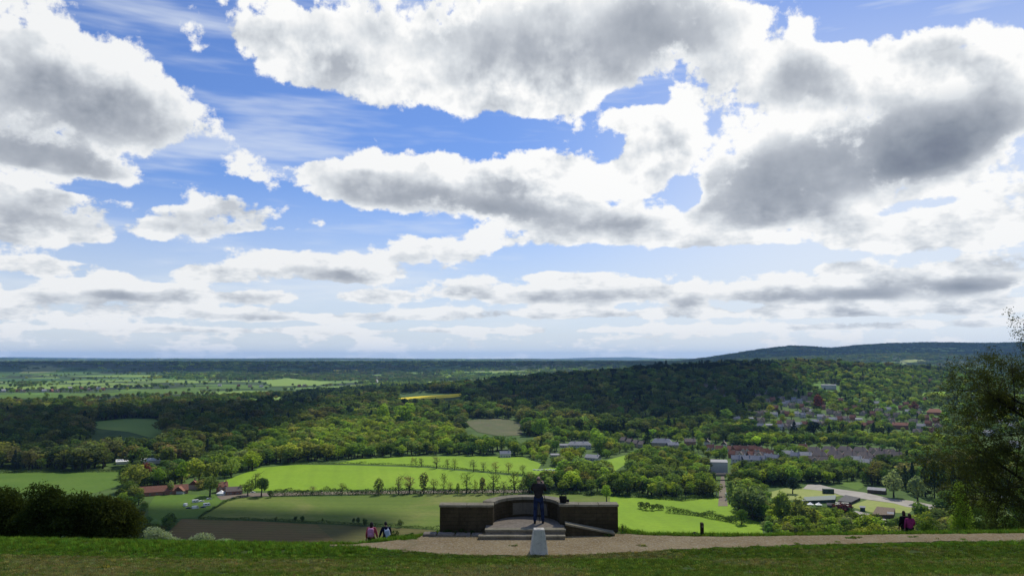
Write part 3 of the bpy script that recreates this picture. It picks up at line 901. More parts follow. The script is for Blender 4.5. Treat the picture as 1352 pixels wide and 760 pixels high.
FIELDS = [
    ('field', [(296, 634), (318, 626), (345, 617), (395, 613), (470, 614), (560, 617), (640, 624), (700, 630), (700, 645), (600, 645), (480, 646), (330, 648), (292, 645)], M_BRIGHT, 0.15),
    ('field', [(440, 611.5), (475, 606), (540, 602.5), (620, 602), (690, 603), (715, 612), (705, 627), (640, 621.5), (560, 614.8), (470, 612.2)], M_BRIGHT, 0.18),
    ('field', [(262, 684), (300, 662), (322, 656.5), (420, 655), (520, 653), (640, 651), (760, 651), (812, 653.5), (835, 664), (800, 716), (640, 705), (560, 697), (420, 690), (300, 683.5)], M_MEADOW, 0.15),
    ('field', [(222, 702), (240, 685), (262, 685.5), (330, 687.5), (418, 692), (440, 712), (400, 735), (200, 735)], M_SOIL, 0.21),
    ('field', [(418, 691.5), (560, 698.5), (640, 707), (620, 735), (400, 735), (440, 712)], M_SCRUBF, 0.18),
    ('field', [(806, 655), (850, 656.5), (900, 660), (945, 655.5), (957, 660), (985, 684), (1005, 690), (1010, 720), (800, 720)], M_BRIGHT, 0.21),
    ('field', [(-60, 648), (-60, 625), (40, 623), (165, 622), (160, 640), (120, 652)], M_GRAZED, 0.15),
    ('field', [(196, 668), (205, 654), (240, 652), (318, 655), (296, 662), (258, 683), (236, 684), (196, 700)], M_GRAZED, 0.19),
    ('clearing', [(112, 558), (150, 554), (172, 552), (205, 553), (217, 564), (216, 578), (196, 577), (170, 570), (130, 566)], M_PALE, 0.4),
    ('clearing', [(-40, 590), (-40, 579), (20, 581), (52, 585), (64, 590), (20, 591)], M_GRAZED, 0.3),
    ('clearing', [(612, 556), (640, 552), (668, 553), (688, 558), (690, 574), (660, 576), (630, 570)], M_ROUGH, 0.5),
    ('clearing', [(300, 596), (345, 590), (372, 593), (330, 599)], M_GRAZED, 0.3),
    ('clearing', [(770, 618), (806, 606), (828, 600), (836, 606), (812, 622), (770, 624)], M_BRIGHT, 0.3),
    ('clearing', [(690, 622), (730, 617), (800, 620), (800, 625), (700, 629)], M_BRIGHT, 0.35),
    ('lawn', [(1014, 650), (1040, 643), (1066, 644), (1095, 650), (1112, 654), (1080, 659), (1045, 660), (1018, 657)], M_LAWN, 0.15),
    ('lawn', [(1120, 668), (1145, 659.5), (1180, 664), (1208, 671), (1200, 677), (1150, 676)], M_LAWN, 0.15),
    ('lawn', [(1108, 640), (1120, 634), (1136, 636), (1142, 642), (1132, 647)], M_GRAZED, 0.2),
    ('driveway', [(1060, 645), (1066, 639.5), (1080, 639), (1104, 645), (1142, 650), (1176, 658), (1205, 661), (1235, 667), (1240, 673), (1222, 672), (1195, 668.5), (1180, 664), (1144, 659), (1110, 653.5), (1095, 648.5)], M_GRAVEL, 0.22),
    ('driveway', [(1112, 676), (1130, 674), (1165, 682), (1176, 690), (1150, 690), (1128, 682)], M_GRAVEL, 0.2),
    ('pasture', [(-60, 527), (-60, 522.5), (60, 521), (150, 518), (200, 514), (262, 513), (262, 519), (180, 521), (100, 525)], M_GRAZED, 1.0),
    ('pasture', [(-60, 536), (-60, 531), (60, 531), (150, 529), (225, 530), (190, 536), (60, 537)], M_DARKF, 1.0),
    ('pasture', [(270, 520), (320, 516), (380, 516), (430, 512), (500, 505), (500, 508), (440, 515), (370, 520), (300, 523)], M_PALE, 1.0),
    ('pasture', [(-60, 515), (-60, 512), (60, 511), (140, 509.5), (200, 508), (200, 510), (100, 513)], M_PALE, 1.0),
    ('pasture', [(340, 527), (380, 523), (430, 522), (360, 530)], M_PALE, 1.0),
    ('pasture', [(225, 512), (300, 509), (360, 509), (350, 513), (270, 514)], M_GRAZED, 1.0),
    ('pasture', [(70, 497), (180, 495), (260, 495.5), (180, 498)], M_PALE, 1.4),
    ('pasture', [(-40, 501), (60, 499.5), (100, 501), (20, 503)], M_DARKF, 1.4),
    ('pasture', [(600, 491), (690, 489.5), (720, 491), (640, 493)], M_PALE, 1.6),
    ('pasture', [(420, 489), (470, 488), (505, 489), (450, 490.5)], M_RAPE, 1.6),
    ('pasture', [(730, 497), (760, 495), (775, 496), (745, 499)], M_DARKF, 1.4),
    ('pasture', [(1180, 462), (1230, 458.5), (1290, 460), (1300, 463), (1240, 464.5)], M_PALE, 3.0),
    ('pasture', [(1190, 476), (1215, 474), (1225, 477), (1200, 479)], M_LAWN, 2.0),
    ('pasture', [(345, 503), (380, 499), (440, 505), (420, 509), (360, 510)], M_PALE, 1.2),
    ('pasture', [(560, 504), (640, 500), (690, 499), (690, 502), (620, 504), (560, 507)], M_PALE, 1.2),
    ('wheat_field', [(330, 545), (345, 534), (430, 533.5), (430, 529), (500, 526), (520, 527), (505, 534), (440, 541), (370, 545)], M_DARKF, 0.8),
    ('rapeseed_field', [(520, 526), (556, 523), (609, 519.6), (610, 523), (596, 525), (540, 528)], M_RAPE, 0.8),
    ('rapeseed_field', [(617, 510.5), (628, 509), (629, 512), (618, 513)], M_RAPE, 1.0),
    ('road', [(496.2, 519), (496.6, 505), (497.0, 497), (498.6, 497), (499.2, 505), (500.4, 519)], M_ROAD, 1.0),
    ('meadow', [(1216, 519), (1240, 517), (1300, 519), (1360, 521), (1360, 525), (1280, 524), (1215, 523)], M_BRIGHT, 1.0),
    ('meadow', [(1020, 574), (1075, 571), (1120, 571), (1200, 573), (1240, 575), (1200, 580), (1100, 577), (1030, 578)], M_GRAZED, 0.5),
    ('railway', [(286, 655), (330, 650.8), (430, 649.2), (560, 647.6), (700, 646.5), (700, 649.8), (560, 651), (430, 652.8), (330, 655.5), (292, 660)], M_TRACK, 0.3),
    ('railway', [(948, 668), (950.5, 640), (952, 628), (956, 628), (958.5, 645), (961, 668)], M_TRACK, 0.3),
]
FIELD_POLY = []
for nm, poly, m, off in FIELDS:
    gp = G(poly)
    FIELD_POLY.append((nm, gp))
    far = max(p[1] for p in gp)
    sheet(nm, gp, off, max(8.0, far / 75.0), m)

# ------------------------------------------------------------------ buildings
def brickish(name, col, mortar):
    def b(N):
        t = N.node('ShaderNodeTexCoord')
        n = N.noise(t.outputs['Object'], 1.3, 5, 0.6)
        return pbsdf(N, N.mix(N.smooth(n, 0.35, 0.65), col, mortar), 0.9, 0.1)
    return material(name, b)
M_WHITEWALL = plain('white_render', (0.52, 0.50, 0.46), 0.8, 0.2, 0.06, 0.8)
M_BRICK = brickish('red_brick', (0.24, 0.105, 0.07), (0.30, 0.16, 0.11))
M_TILE = brickish('clay_tile', (0.22, 0.095, 0.062), (0.27, 0.135, 0.09))
M_ORANGE = brickish('orange_tile', (0.33, 0.15, 0.085), (0.38, 0.2, 0.12))
M_SLATE = brickish('grey_slate', (0.17, 0.18, 0.21), (0.23, 0.24, 0.27))
M_BROWNTILE = brickish('brown_tile', (0.17, 0.135, 0.115), (0.23, 0.19, 0.16))
M_LIGHTROOF = plain('pale_roof', (0.30, 0.30, 0.30), 0.9, 0.1, 0.06, 0.6)
M_BUFF = brickish('buff_brick', (0.36, 0.29, 0.21), (0.42, 0.35, 0.27))
M_PANE = plain('window_glass', (0.03, 0.035, 0.045), 0.15, 0.5, 0.1, 2.0)
M_WHITE = plain('white_paint', (0.78, 0.78, 0.76), 0.5, 0.3, 0.04, 2.0)
M_GREENP = plain('green_cladding', (0.025, 0.06, 0.042), 0.6, 0.3, 0.12, 1.0)
M_DARKP = plain('dark_felt', (0.05, 0.05, 0.05), 0.8, 0.2, 0.2, 1.0)
M_TIMBER = plain('weathered_timber', (0.13, 0.10, 0.07), 0.9, 0.1, 0.25, 2.0)
M_CANVAS = plain('white_canvas', (0.80, 0.80, 0.78), 0.7, 0.2, 0.03, 1.0)

def make_house(name, label, cat, w, d, hw, hr, wm, rm, win=3, chim=1, storeys=2, hip=0.0, detail=True, gables=0):
    """walls with gables, oversailing roof, chimney with pot, framed windows, a door; front faces -Y"""
    t = thing(name, label, cat)
    W2, D2 = w / 2, d / 2
    mb = MB()
    if hip > 0:
        mb.box(-W2, W2, -D2, D2, -0.8, hw)
    else:
        mb.addv([(-W2, -D2, -0.8), (W2, -D2, -0.8), (W2, D2, -0.8), (-W2, D2, -0.8), (-W2, -D2, hw), (W2, -D2, hw), (W2, D2, hw), (-W2, D2, hw), (-W2, 0, hw + hr), (W2, 0, hw + hr)],
                [(3, 2, 1, 0), (0, 1, 5, 4), (2, 3, 7, 6), (1, 2, 6, 9, 5), (3, 0, 4, 8, 7), (4, 5, 9, 8), (6, 7, 8, 9)])
    mb.build('wall', wm, t)
    rb = MB(); e = 0.45; th = 0.22
    zz = hw - e * hr / D2
    xr = W2 + (0.35 if hip == 0 else e) ; xt = xr if hip == 0 else W2 * (1 - hip)
    lo = [(-xr, -D2 - e, zz + 0.05), (xr, -D2 - e, zz + 0.05), (xr, D2 + e, zz + 0.05), (-xr, D2 + e, zz + 0.05), (-xt, 0, hw + hr + 0.05), (xt, 0, hw + hr + 0.05)]
    up = [(x, y, z + th) for x, y, z in lo]
    rb.addv(lo + up, [(6, 7, 11, 10), (8, 9, 10, 11), (1, 0, 4, 5), (3, 2, 5, 4), (0, 1, 7, 6), (2, 3, 9, 8), (1, 2, 8, 7), (3, 0, 6, 9), (7, 8, 11), (9, 6, 10), (2, 1, 5), (0, 3, 4)])
    roof = rb.build('roof', rm, t)
    for k in range(gables):                                    # cross gables towards the front
        gx = (k - (gables - 1) / 2) * w / gables
        gw = w / gables * 0.30
        gb = MB()
        gb.addv([(gx - gw, -D2 - 0.9, -0.8), (gx + gw, -D2 - 0.9, -0.8), (gx + gw, -D2 - 0.9, hw), (gx - gw, -D2 - 0.9, hw), (gx, -D2 - 0.9, hw + gw * 1.05),
                 (gx - gw, 0.0, -0.8), (gx + gw, 0.0, -0.8), (gx + gw, 0.0, hw), (gx - gw, 0.0, hw), (gx, 0.0, hw + gw * 1.05)],
                [(0, 1, 2, 4, 3), (1, 6, 7, 2), (5, 0, 3, 8), (6, 5, 8, 9, 7)])
        gb.build('gable', wm, t)
        rr = MB()
        for s in (-1, 1):
            a = [(gx, -D2 - 1.2, hw + gw * 1.05 + 0.25), (gx + s * (gw + 0.3), -D2 - 1.2, hw - 0.15), (gx + s * (gw + 0.3), 0.2, hw - 0.15), (gx, 0.2, hw + gw * 1.05 + 0.25)]
            b = [(x, y, z - 0.2) for x, y, z in a]
            rr.addv(a + b, [(0, 1, 2, 3), (7, 6, 5, 4), (0, 4, 5, 1), (1, 5, 6, 2), (2, 6, 7, 3)])
        rr.build('gable_roof', rm, t)
    for k in range(chim):
        cx = W2 * (0.72 if k == 0 else -0.72) * (1 if hip == 0 else 0.5)
        cb = MB(); cb.box(cx - 0.45, cx + 0.45, -0.35, 0.35, hw + hr - 0.6, hw + hr + 1.3); cb.box(cx - 0.52, cx + 0.52, -0.42, 0.42, hw + hr + 1.3, hw + hr + 1.42)
        cb.tube([(cx - 0.2, 0, hw + hr + 1.4), (cx - 0.2, 0, hw + hr + 1.8)], 0.13, 6); cb.tube([(cx + 0.2, 0, hw + hr + 1.4), (cx + 0.2, 0, hw + hr + 1.8)], 0.13, 6)
        cb.build('chimney', M_BRICK if wm is not M_WHITEWALL else M_WHITEWALL, roof)
    if detail:
        yf = -D2 if not gables else -D2
        for s in range(storeys):
            zc = 1.5 + s * 2.6
            if zc + 0.7 > hw: continue
            for k in range(win):
                x = (k + 0.5) / win * w - W2
                if gables and any(abs(x - (g - (gables - 1) / 2) * w / gables) < w / gables * 0.30 + 0.6 for g in range(gables)): continue
                if s == 0 and k == win // 2:
                    b = MB(); b.box(x - 0.5, x + 0.5, yf - 0.06, yf - 0.003, 0.0, 2.1); b.build('door', M_TIMBER, t); continue
                b = MB()
                b.box(x - 0.66, x + 0.66, yf - 0.05, yf - 0.003, zc - 0.62, zc + 0.62)
                f = b.build('window', M_WHITE, t)
                b = MB(); b.box(x - 0.58, x - 0.03, yf - 0.07, yf - 0.052, zc - 0.54, zc + 0.54); b.box(x + 0.03, x + 0.58, yf - 0.07, yf - 0.052, zc - 0.54, zc + 0.54)
                b.build('pane', M_PANE, f)
        for g in range(gables):
            gx = (g - (gables - 1) / 2) * w / gables
            for s in range(storeys):
                zc = 1.5 + s * 2.6
                b = MB(); b.box(gx - 0.8, gx + 0.8, -D2 - 0.95, -D2 - 0.903, zc - 0.62, zc + 0.62); f = b.build('window', M_WHITE, t)
                b = MB(); b.box(gx - 0.7, gx - 0.03, -D2 - 0.97, -D2 - 0.952, zc - 0.54, zc + 0.54); b.box(gx + 0.03, gx + 0.7, -D2 - 0.97, -D2 - 0.952, zc - 0.54, zc + 0.54); b.build('pane', M_PANE, f)
    return t

EXC = []          # screen boxes that trees must not hide
def place_px(o, px, by, rot=0.0, keep=None):
    x, y, z = at(px, by)
    o.location = (x, y, z - 0.1)
    o.rotation_euler = (0, 0, rot - math.atan2(x, y))
    return o
def exc(px, by, w, h, part=0.5): EXC.append((px - w / 2, px + w / 2, by - h, by - h * (1 - part)))

# -- single buildings one can tell apart: (name, label, category, column, base row, width px, depth m, wall m, roof m, wall, roof, options)
HOUSES = [
    ('farmhouse', 'long low farm range under a dark red tiled roof behind the big hedge', 'house', 216, 652, 58, 9, 3.4, 4.2, M_BRICK, M_TILE, dict(win=7, chim=0, storeys=1), 0.05),
    ('barn', 'small farm barn with its white gable end, in front of the red farm range', 'barn', 238, 651, 11, 9, 3.0, 3.4, M_WHITEWALL, M_TILE, dict(win=2, chim=0, storeys=1), 1.1),
    ('farmhouse', 'orange brick house, gable end on, where the red farm range stops', 'house', 256, 645, 9, 8, 4.6, 3.4, M_BUFF, M_TILE, dict(win=2, chim=1), 1.35),
    ('brick_house', 'tall red brick house with white trimmed gables beside the white marquee', 'house', 293, 649, 13, 8, 5.2, 3.6, M_BRICK, M_TILE, dict(win=3, chim=2, gables=2), 0.1),
    ('cottage', 'long brown roofed cottage just beyond the white marquee', 'house', 309, 652, 20, 7, 3.4, 3.2, M_BRICK, M_BROWNTILE, dict(win=5, chim=1, storeys=1), 0.05),
    ('glasshouse', 'short white glasshouse at the foot of the dark wood', 'greenhouse', 161, 612, 14, 9, 3.2, 2.0, M_CANVAS, M_CANVAS, dict(win=3, chim=0, storeys=1, detail=False), 0.0),
    ('glasshouse', 'longer white glasshouse at the foot of the dark wood, nearer the copper beech', 'greenhouse', 199, 611.5, 24, 9, 3.6, 2.6, M_CANVAS, M_CANVAS, dict(win=3, chim=0, storeys=1, detail=False), 0.0),
    ('cottage', 'small white cottage at the corner of the upper bright field', 'house', 667, 603, 14, 8, 4.2, 3.0, M_WHITEWALL, M_SLATE, dict(win=4, chim=1), 0.1),
    ('mansion', 'large white house with a long pale roof below the wooded ridge', 'house', 765, 592, 30, 11, 5.4, 4.0, M_WHITEWALL, M_LIGHTROOF, dict(win=8, chim=2, hip=0.25), 0.05),
    ('outbuilding', 'low white outbuilding at the end of the large white house', 'shed', 744, 590, 10, 7, 3.0, 1.6, M_WHITEWALL, M_LIGHTROOF, dict(win=3, chim=0, storeys=1), 0.0),
    ('bungalow', 'white bungalow with pale roof downhill of the large white house', 'house', 783, 607, 19, 10, 3.2, 3.2, M_WHITEWALL, M_LIGHTROOF, dict(win=5, chim=1, storeys=1), -0.45),
    ('bungalow', 'flat white bungalow among bushes left of the bright lawn', 'house', 733, 603, 12, 8, 3.0, 1.2, M_WHITEWALL, M_LIGHTROOF, dict(win=4, chim=0, storeys=1), 0.1),
    ('manor', 'blue grey slate roofed hall right of the pointed dark conifer', 'house', 874, 589, 26, 14, 5.5, 5.0, M_BUFF, M_SLATE, dict(win=6, chim=2, hip=0.3), -0.12),
    ('manor', 'lower slate wing at the right end of the slate roofed hall', 'house', 888, 590.5, 14, 10, 4.0, 3.2, M_BUFF, M_SLATE, dict(win=3, chim=1), 0.25),
    ('brick_house', 'red brick house half hidden right of the slate roofed hall', 'house', 911, 587, 14, 9, 5.0, 3.6, M_BRICK, M_BROWNTILE, dict(win=4, chim=1), 0.1),
    ('cottage', 'white gabled cottage standing alone in the dark trees, left of two', 'house', 934, 587, 6, 7, 4.4, 3.0, M_WHITEWALL, M_BROWNTILE, dict(win=2, chim=1), 1.4),
    ('cottage', 'white gabled cottage in the dark trees, right of two', 'house', 956, 590, 6, 7, 4.6, 3.2, M_WHITEWALL, M_BROWNTILE, dict(win=2, chim=1), 1.4),
    ('warehouse', 'big plain white block above the railway bridge', 'warehouse', 949, 622, 21, 22, 11, 1.0, M_WHITEWALL, M_LIGHTROOF, dict(win=5, chim=0, storeys=1, detail=False), 0.05),
    ('brick_house', 'hall with wide orange roof among trees near the tall tree', 'house', 1234, 547, 18, 16, 5.0, 6.0, M_BRICK, M_ORANGE, dict(win=5, chim=0, hip=0.4, detail=False), 0.0),
    ('school', 'long white flat building high among hillside trees', 'school', 1094, 513, 18, 16, 9.0, 1.2, M_WHITEWALL, M_LIGHTROOF, dict(detail=False, chim=0), 0.1),
    ('brick_house', 'wide dark red brick block near the row of dark conifers', 'house', 1189, 566, 19, 12, 6.5, 4.0, M_BRICK, M_TILE, dict(win=6, chim=2, detail=False), 0.0),
    ('nursery_shed', 'long open shed with pale grey roof beside the gravel drive', 'shed', 1158, 650.5, 21, 9, 3.2, 1.6, M_TIMBER, M_LIGHTROOF, dict(win=4, chim=0, storeys=1, detail=False), -0.15),
    ('nursery_shed', 'dark green shed beside the purple leaved tree', 'shed', 1112, 671, 15, 8, 3.4, 1.6, M_GREENP, M_GREENP, dict(win=3, chim=0, storeys=1), 0.0),
    ('nursery_shed', 'small dark green hut between the two white tents and the shed', 'shed', 1096, 670, 7, 5, 2.6, 1.2, M_GREENP, M_DARKP, dict(win=1, chim=0, storeys=1, detail=False), 0.0),
    ('nursery_shed', 'little square green kiosk standing alone on the nursery lawn', 'kiosk', 1139, 674, 6, 3.6, 3.0, 0.8, M_GREENP, M_LIGHTROOF, dict(win=1, chim=0, storeys=1, detail=False), 0.0),
    ('nursery_shed', 'tiny white cabin by the corner of the dark pen', 'cabin', 1176, 682, 7, 4, 2.8, 0.9, M_WHITEWALL, M_LIGHTROOF, dict(win=1, chim=0, storeys=1, detail=False), 0.0),
]
for nm, lab, cat, px, by, wpx, d, hw, hr, wm, rm, opt, rot in HOUSES:
    m = at(px, by)[1] / FPX
    o = make_house(nm, lab, cat, wpx * m, d, hw, hr, wm, rm, **opt)
    place_px(o, px, by, rot)
    exc(px, by, wpx + 4, (hw + hr) / m, 0.7)

# -- repeated houses
def house_kind(tag_, w, d, hw, hr, wm, rm, **k):
    return make_house('house', 'x', 'house', w, d, hw, hr, wm, rm, **k)
HK = dict(
    stepped=lambda: house_kind('a', 9.5, 9, 5.4, 4.2, M_BUFF, M_BROWNTILE, win=3, chim=1),
    white=lambda: house_kind('b', 9.5, 8, 5.6, 3.4, M_WHITEWALL, M_SLATE, win=3, chim=1),
    whiteflat=lambda: house_kind('b', 11, 9, 5.6, 1.6, M_WHITEWALL, M_LIGHTROOF, win=3, chim=0),
    brick=lambda: house_kind('c', 10, 8, 5.2, 4.0, M_BRICK, M_TILE, win=3, chim=1, detail=False),
    brown=lambda: house_kind('d', 13, 9, 5.0, 4.2, M_BUFF, M_BROWNTILE, win=4, chim=1, gables=1),
    estate=lambda: house_kind('e', 17, 10, 5.0, 4.6, M_BUFF, M_BROWNTILE, win=5, chim=1, hip=0.35, detail=False),
    pale=lambda: house_kind('f', 13, 9, 5.2, 3.4, M_WHITEWALL, M_LIGHTROOF, detail=False, chim=1),
    gabled=lambda: house_kind('g', 10, 8, 5.4, 4.4, M_WHITEWALL, M_TILE, win=3, chim=1, gables=2),
)
HPROTO, HUSED = {}, set()
def house_at(kind, px, by, rot, label, group, scale=1.0):
    if kind not in HPROTO: HPROTO[kind] = HK[kind]()
    p = HPROTO[kind]
    if kind not in HUSED:
        o = p; HUSED.add(kind)
    else:
        o = copy_tree(p)
    o['label'] = label; o['group'] = group
    place_px(o, px, by, rot)
    o.scale = (scale,) * 3
    m = o.location.y / FPX
    exc(px, by, 9 * scale / m, 9 * scale / m, 0.33 if kind == 'estate' else 0.45)
    return o

ORD = ['first', 'second', 'third', 'fourth', 'fifth', 'sixth', 'seventh', 'eighth', 'ninth', 'tenth', 'eleventh', 'twelfth', 'thirteenth', 'fourteenth', 'fifteenth', 'sixteenth', 'seventeenth', 'eighteenth', 'nineteenth', 'twentieth', 'twenty-first', 'twenty-second', 'twenty-third', 'twenty-fourth']
for i, (px, by) in enumerate([(824, 585.5), (832, 587.5), (840, 589.5), (848, 591)]):
    house_at('stepped', px, by, -0.75, f'{ORD[i]} from the left of the stepped terrace with grey brown roofs', 'stepped terrace below the ridge', 0.95)
for i, (px, by) in enumerate([(972, 612), (979, 613), (986, 612.5), (993, 612), (1000, 613), (1007, 612), (1015, 611), (1024, 610)]):
    house_at('white', px, by + RNG.normal() * 1.2, RNG.normal() * 0.3, f'{ORD[i]} from the left of the white fronted row above the plantation', 'white fronted row in the town', 0.95 + 0.15 * RNG.random())
g = 'brick houses with white gables behind the white fronted row'
for px, by, k in [(938, 596, 'gabled'), (950, 597, 'brick'), (964, 598, 'gabled'), (974, 597, 'brick'), (984, 598, 'gabled'), (993, 597, 'brick'), (1002, 599, 'gabled'), (1010, 601, 'brick'), (968, 604, 'brick'), (979, 605, 'brown'), (992, 605, 'brick'), (1004, 606, 'brown'), (1016, 604, 'gabled')]:
    house_at(k, px, by, RNG.normal() * 0.35, 'brick town house behind the white fronted row' if k != 'gabled' else 'town house with white double gables behind the white fronted row', g, 0.95)
g = 'estate houses with grey brown roofs below the belt of pale trees'
for px, by, k in [(1040, 604, 'pale'), (1050, 607, 'white'), (1064, 606, 'pale'), (1075, 600, 'estate'), (1082, 606, 'estate'), (1095, 599, 'estate'), (1102, 605, 'estate'), (1110, 611, 'estate'), (1116, 599, 'estate'), (1122, 606, 'estate'), (1130, 612, 'pale'), (1136, 600, 'estate'), (1142, 607, 'estate'), (1150, 613, 'estate'), (1156, 601, 'brown'), (1164, 606, 'estate'), (1174, 603, 'brown'), (1143, 616, 'pale'), (1090, 614, 'estate'), (1076, 613, 'brown'), (1184, 607, 'estate'), (1060, 596, 'gabled')]:
    house_at(k, px, by, RNG.normal() * 0.2, 'wide estate house with a grey brown roof below the belt of pale trees' if k != 'pale' else 'pale roofed house on the estate below the belt of pale trees', g, 1.0)
g = 'houses on the wooded hillside'
hs = [(933, 512), (945, 514), (975, 513), (975, 533), (985, 520), (1000, 526), (1012, 532), (1020, 530), (1032, 529), (1040, 534), (1048, 530), (1056, 532), (1062, 528), (1068, 535), (1036, 536), (1046, 538),
      (1000, 549), (1010, 548), (1022, 550), (1032, 548), (1040, 549), (1050, 549), (1060, 551), (1070, 550), (1074, 546), (1084, 553), (1092, 555), (1100, 557), (1108, 556), (1116, 556), (1126, 554), (1134, 557), (1004, 566), (1016, 565), (1030, 567), (1038, 566), (1046, 566), (1054, 564), (1062, 563), (1028, 562), (1044, 561), (1076, 560), (1086, 563), (1122, 563), (1142, 565),
      (1152, 549), (1160, 545), (1170, 552), (1200, 546), (1212, 549), (1222, 554), (1206, 560), (1216, 566), (1226, 562), (1236, 558), (1228, 572), (1212, 574), (1240, 566), (1190, 541), (1176, 559), (1150, 562), (1205, 502), (1214, 503), (1228, 505), (1220, 530), (1180, 533)]
hs += [(958, 527), (968, 541), (988, 541), (1012, 520), (1024, 541), (1064, 544), (1086, 540), (1096, 546), (1106, 549), (1118, 545), (1128, 541), (1140, 548), (1050, 519), (1070, 523), (1110, 531), (1136, 533), (1158, 535), (1172, 543), (1184, 551), (1196, 536), (1214, 541), (1058, 539), (990, 556), (1004, 558), (972, 556)]
kinds = ['pale', 'brick', 'whiteflat', 'brown', 'brown', 'brick', 'white', 'brown']
for i, (px, by) in enumerate(hs):
    k = kinds[int(RNG.integers(len(kinds)))] if px < 1140 else ['brick', 'brown', 'brick', 'pale'][int(RNG.integers(4))]
    lab = {'pale': 'pale roofed house among the trees of the hillside', 'brick': 'red brick house among the trees of the hillside', 'whiteflat': 'white flat roofed house among the trees of the hillside', 'brown': 'buff gabled house among the trees of the hillside', 'white': 'white house with slate roof among the trees of the hillside'}[k]
    house_at(k, px, by, RNG.normal() * 0.3, lab, g, 1.0)
g = 'houses of the far village on the plain'
for i, px in enumerate([4, 22, 30, 58, 68, 76, 92, 108, 118, 130, 136, 168, 290, 315, 330, 345, 395, 402]):
    house_at(['pale', 'brick', 'brown'][i % 3], px, [516.5, 515, 511][0 if px < 80 else 1 if px < 140 else 2] + RNG.normal() * 0.7, RNG.normal() * 0.5, ['small pale house in the far village on the plain', 'small red house in the far village on the plain', 'small buff house in the far village on the plain'][i % 3], g, 1.1)
g = 'white roofed houses seen through the tall tree'
for px, by in [(1296, 541), (1308, 540), (1320, 542), (1332, 541), (1345, 543), (1318, 560), (1335, 565), (1290, 556), (1305, 575), (1340, 590), (1300, 668), (1316, 670), (1330, 669)]:
    house_at('pale', px, by, RNG.normal() * 0.3, 'pale roofed house seen through the twigs of the tall tree', g, 1.0)

# marquee, tents, nets
def tent(name, label, cat, px, by, wpx, hpx, peak=0.45, open_=True):
    x, y, z = at(px, by); m = y / FPX
    w, h = wpx * m / 2, hpx * m
    t = thing(name, label, cat, (x, y, z))
    mb = MB()
    n = 16
    prof = [(1.0, h * (1 - peak)), (0.72, h * (1 - peak) + h * peak * 0.22), (0.42, h * (1 - peak) + h * peak * 0.5), (0.15, h * (1 - peak) + h * peak * 0.85), (0.02, h)]
    vs, fs = [], []
    for r, zz in prof:
        for k in range(n):
            a = 2 * math.pi * k / n
            q = max(abs(math.cos(a)), abs(math.sin(a))) ** 0.6
            vs.append((r * w * math.cos(a) / q, r * w * math.sin(a) / q, zz))
    for i in range(len(prof) - 1):
        for k in range(n): fs.append((i * n + k, i * n + (k + 1) % n, (i + 1) * n + (k + 1) % n, (i + 1) * n + k))
    fs.append(tuple((len(prof) - 1) * n + k for k in range(n)))
    mb.addv(vs, fs); mb.build('canopy', M_CANVAS, t)
    if not open_:
        b = MB(); b.tube([(0, 0, 0), (0, 0, h * (1 - peak))], w * 0.93, 12); b.build('side_wall', M_CANVAS, t)
    for sx in (-1, 1):
        for sy in (-1, 1):
            b = MB(); b.tube([(sx * w * 0.86, sy * w * 0.86, -0.1), (sx * w * 0.86, sy * w * 0.86, h * (1 - peak) + 0.1)], 0.07, 6); b.build('pole', M_WHITE, t)
    exc(px, by, wpx + 2, hpx, 0.8)
tent('marquee', 'round topped white marquee beside the red brick house', 'marquee', 292, 653, 11, 6.5, 0.6, False)
tent('tent', 'white peaked tent on the nursery, left of the pair', 'tent', 1070, 667, 8, 4.6, 0.6)
tent('tent', 'white peaked tent on the nursery, right of the pair', 'tent', 1081, 667.4, 8, 4.6, 0.6)

def slab_frame(name, label, cat, poly_px, h, mats):
    """low flat shade house: netting roof on posts"""
    P = G(poly_px)
    cx, cy = sum(p[0] for p in P) / len(P), sum(p[1] for p in P) / len(P)
    z = gz(cx, cy)
    t = thing(name, label, cat, (cx, cy, z))
    Q = [(p[0] - cx, p[1] - cy) for p in P]
    area = sum(Q[i][0] * Q[(i + 1) % len(Q)][1] - Q[(i + 1) % len(Q)][0] * Q[i][1] for i in range(len(Q)))
    if area < 0: Q = Q[::-1]
    MB().prism(Q, h, h + 0.15).build('roof', mats[0], t)
    sd = MB()
    for i in range(len(Q)):
        a, b = Vector((*Q[i], 0)), Vector((*Q[(i + 1) % len(Q)], 0))
        n = max(1, int((b - a).length / 4))
        for k in range(n):
            p = a + (b - a) * k / n
            pb = MB(); pb.tube([(p.x * 0.99, p.y * 0.99, -0.2), (p.x * 0.99, p.y * 0.99, h)], 0.09, 5); pb.build('post', mats[1], t)
        d = (b - a).normalized(); nn = Vector((-d.y, d.x, 0)) * 0.04
        sd.addv([a * 0.985 - nn, b * 0.985 - nn, b * 0.985 - nn + Vector((0, 0, h * 0.75)), a * 0.985 - nn + Vector((0, 0, h * 0.75)), a * 0.985 + nn, b * 0.985 + nn, b * 0.985 + nn + Vector((0, 0, h * 0.75)), a * 0.985 + nn + Vector((0, 0, h * 0.75))],
                [(0, 1, 2, 3), (7, 6, 5, 4), (3, 2, 6, 7), (0, 4, 5, 1)])
    sd.build('side_netting', mats[0], t)
slab_frame('shade_house', 'long flat dark green netting house behind the two white tents', 'shade house', [(1058, 665), (1062, 659.5), (1104, 657), (1103, 663)], 2.4, (M_GREENP, M_TIMBER))
slab_frame('shade_house', 'flat grey netting house between the green shed and gravel drive', 'shade house', [(1106, 664), (1116, 656), (1136, 660), (1124, 666)], 2.0, (M_DARKP, M_TIMBER))
slab_frame('animal_pen', 'square dark roofed pen beside the tiny white cabin', 'pen', [(1151, 684), (1158, 672.5), (1182, 675), (1180, 684)], 2.6, (M_TIMBER, M_TIMBER))

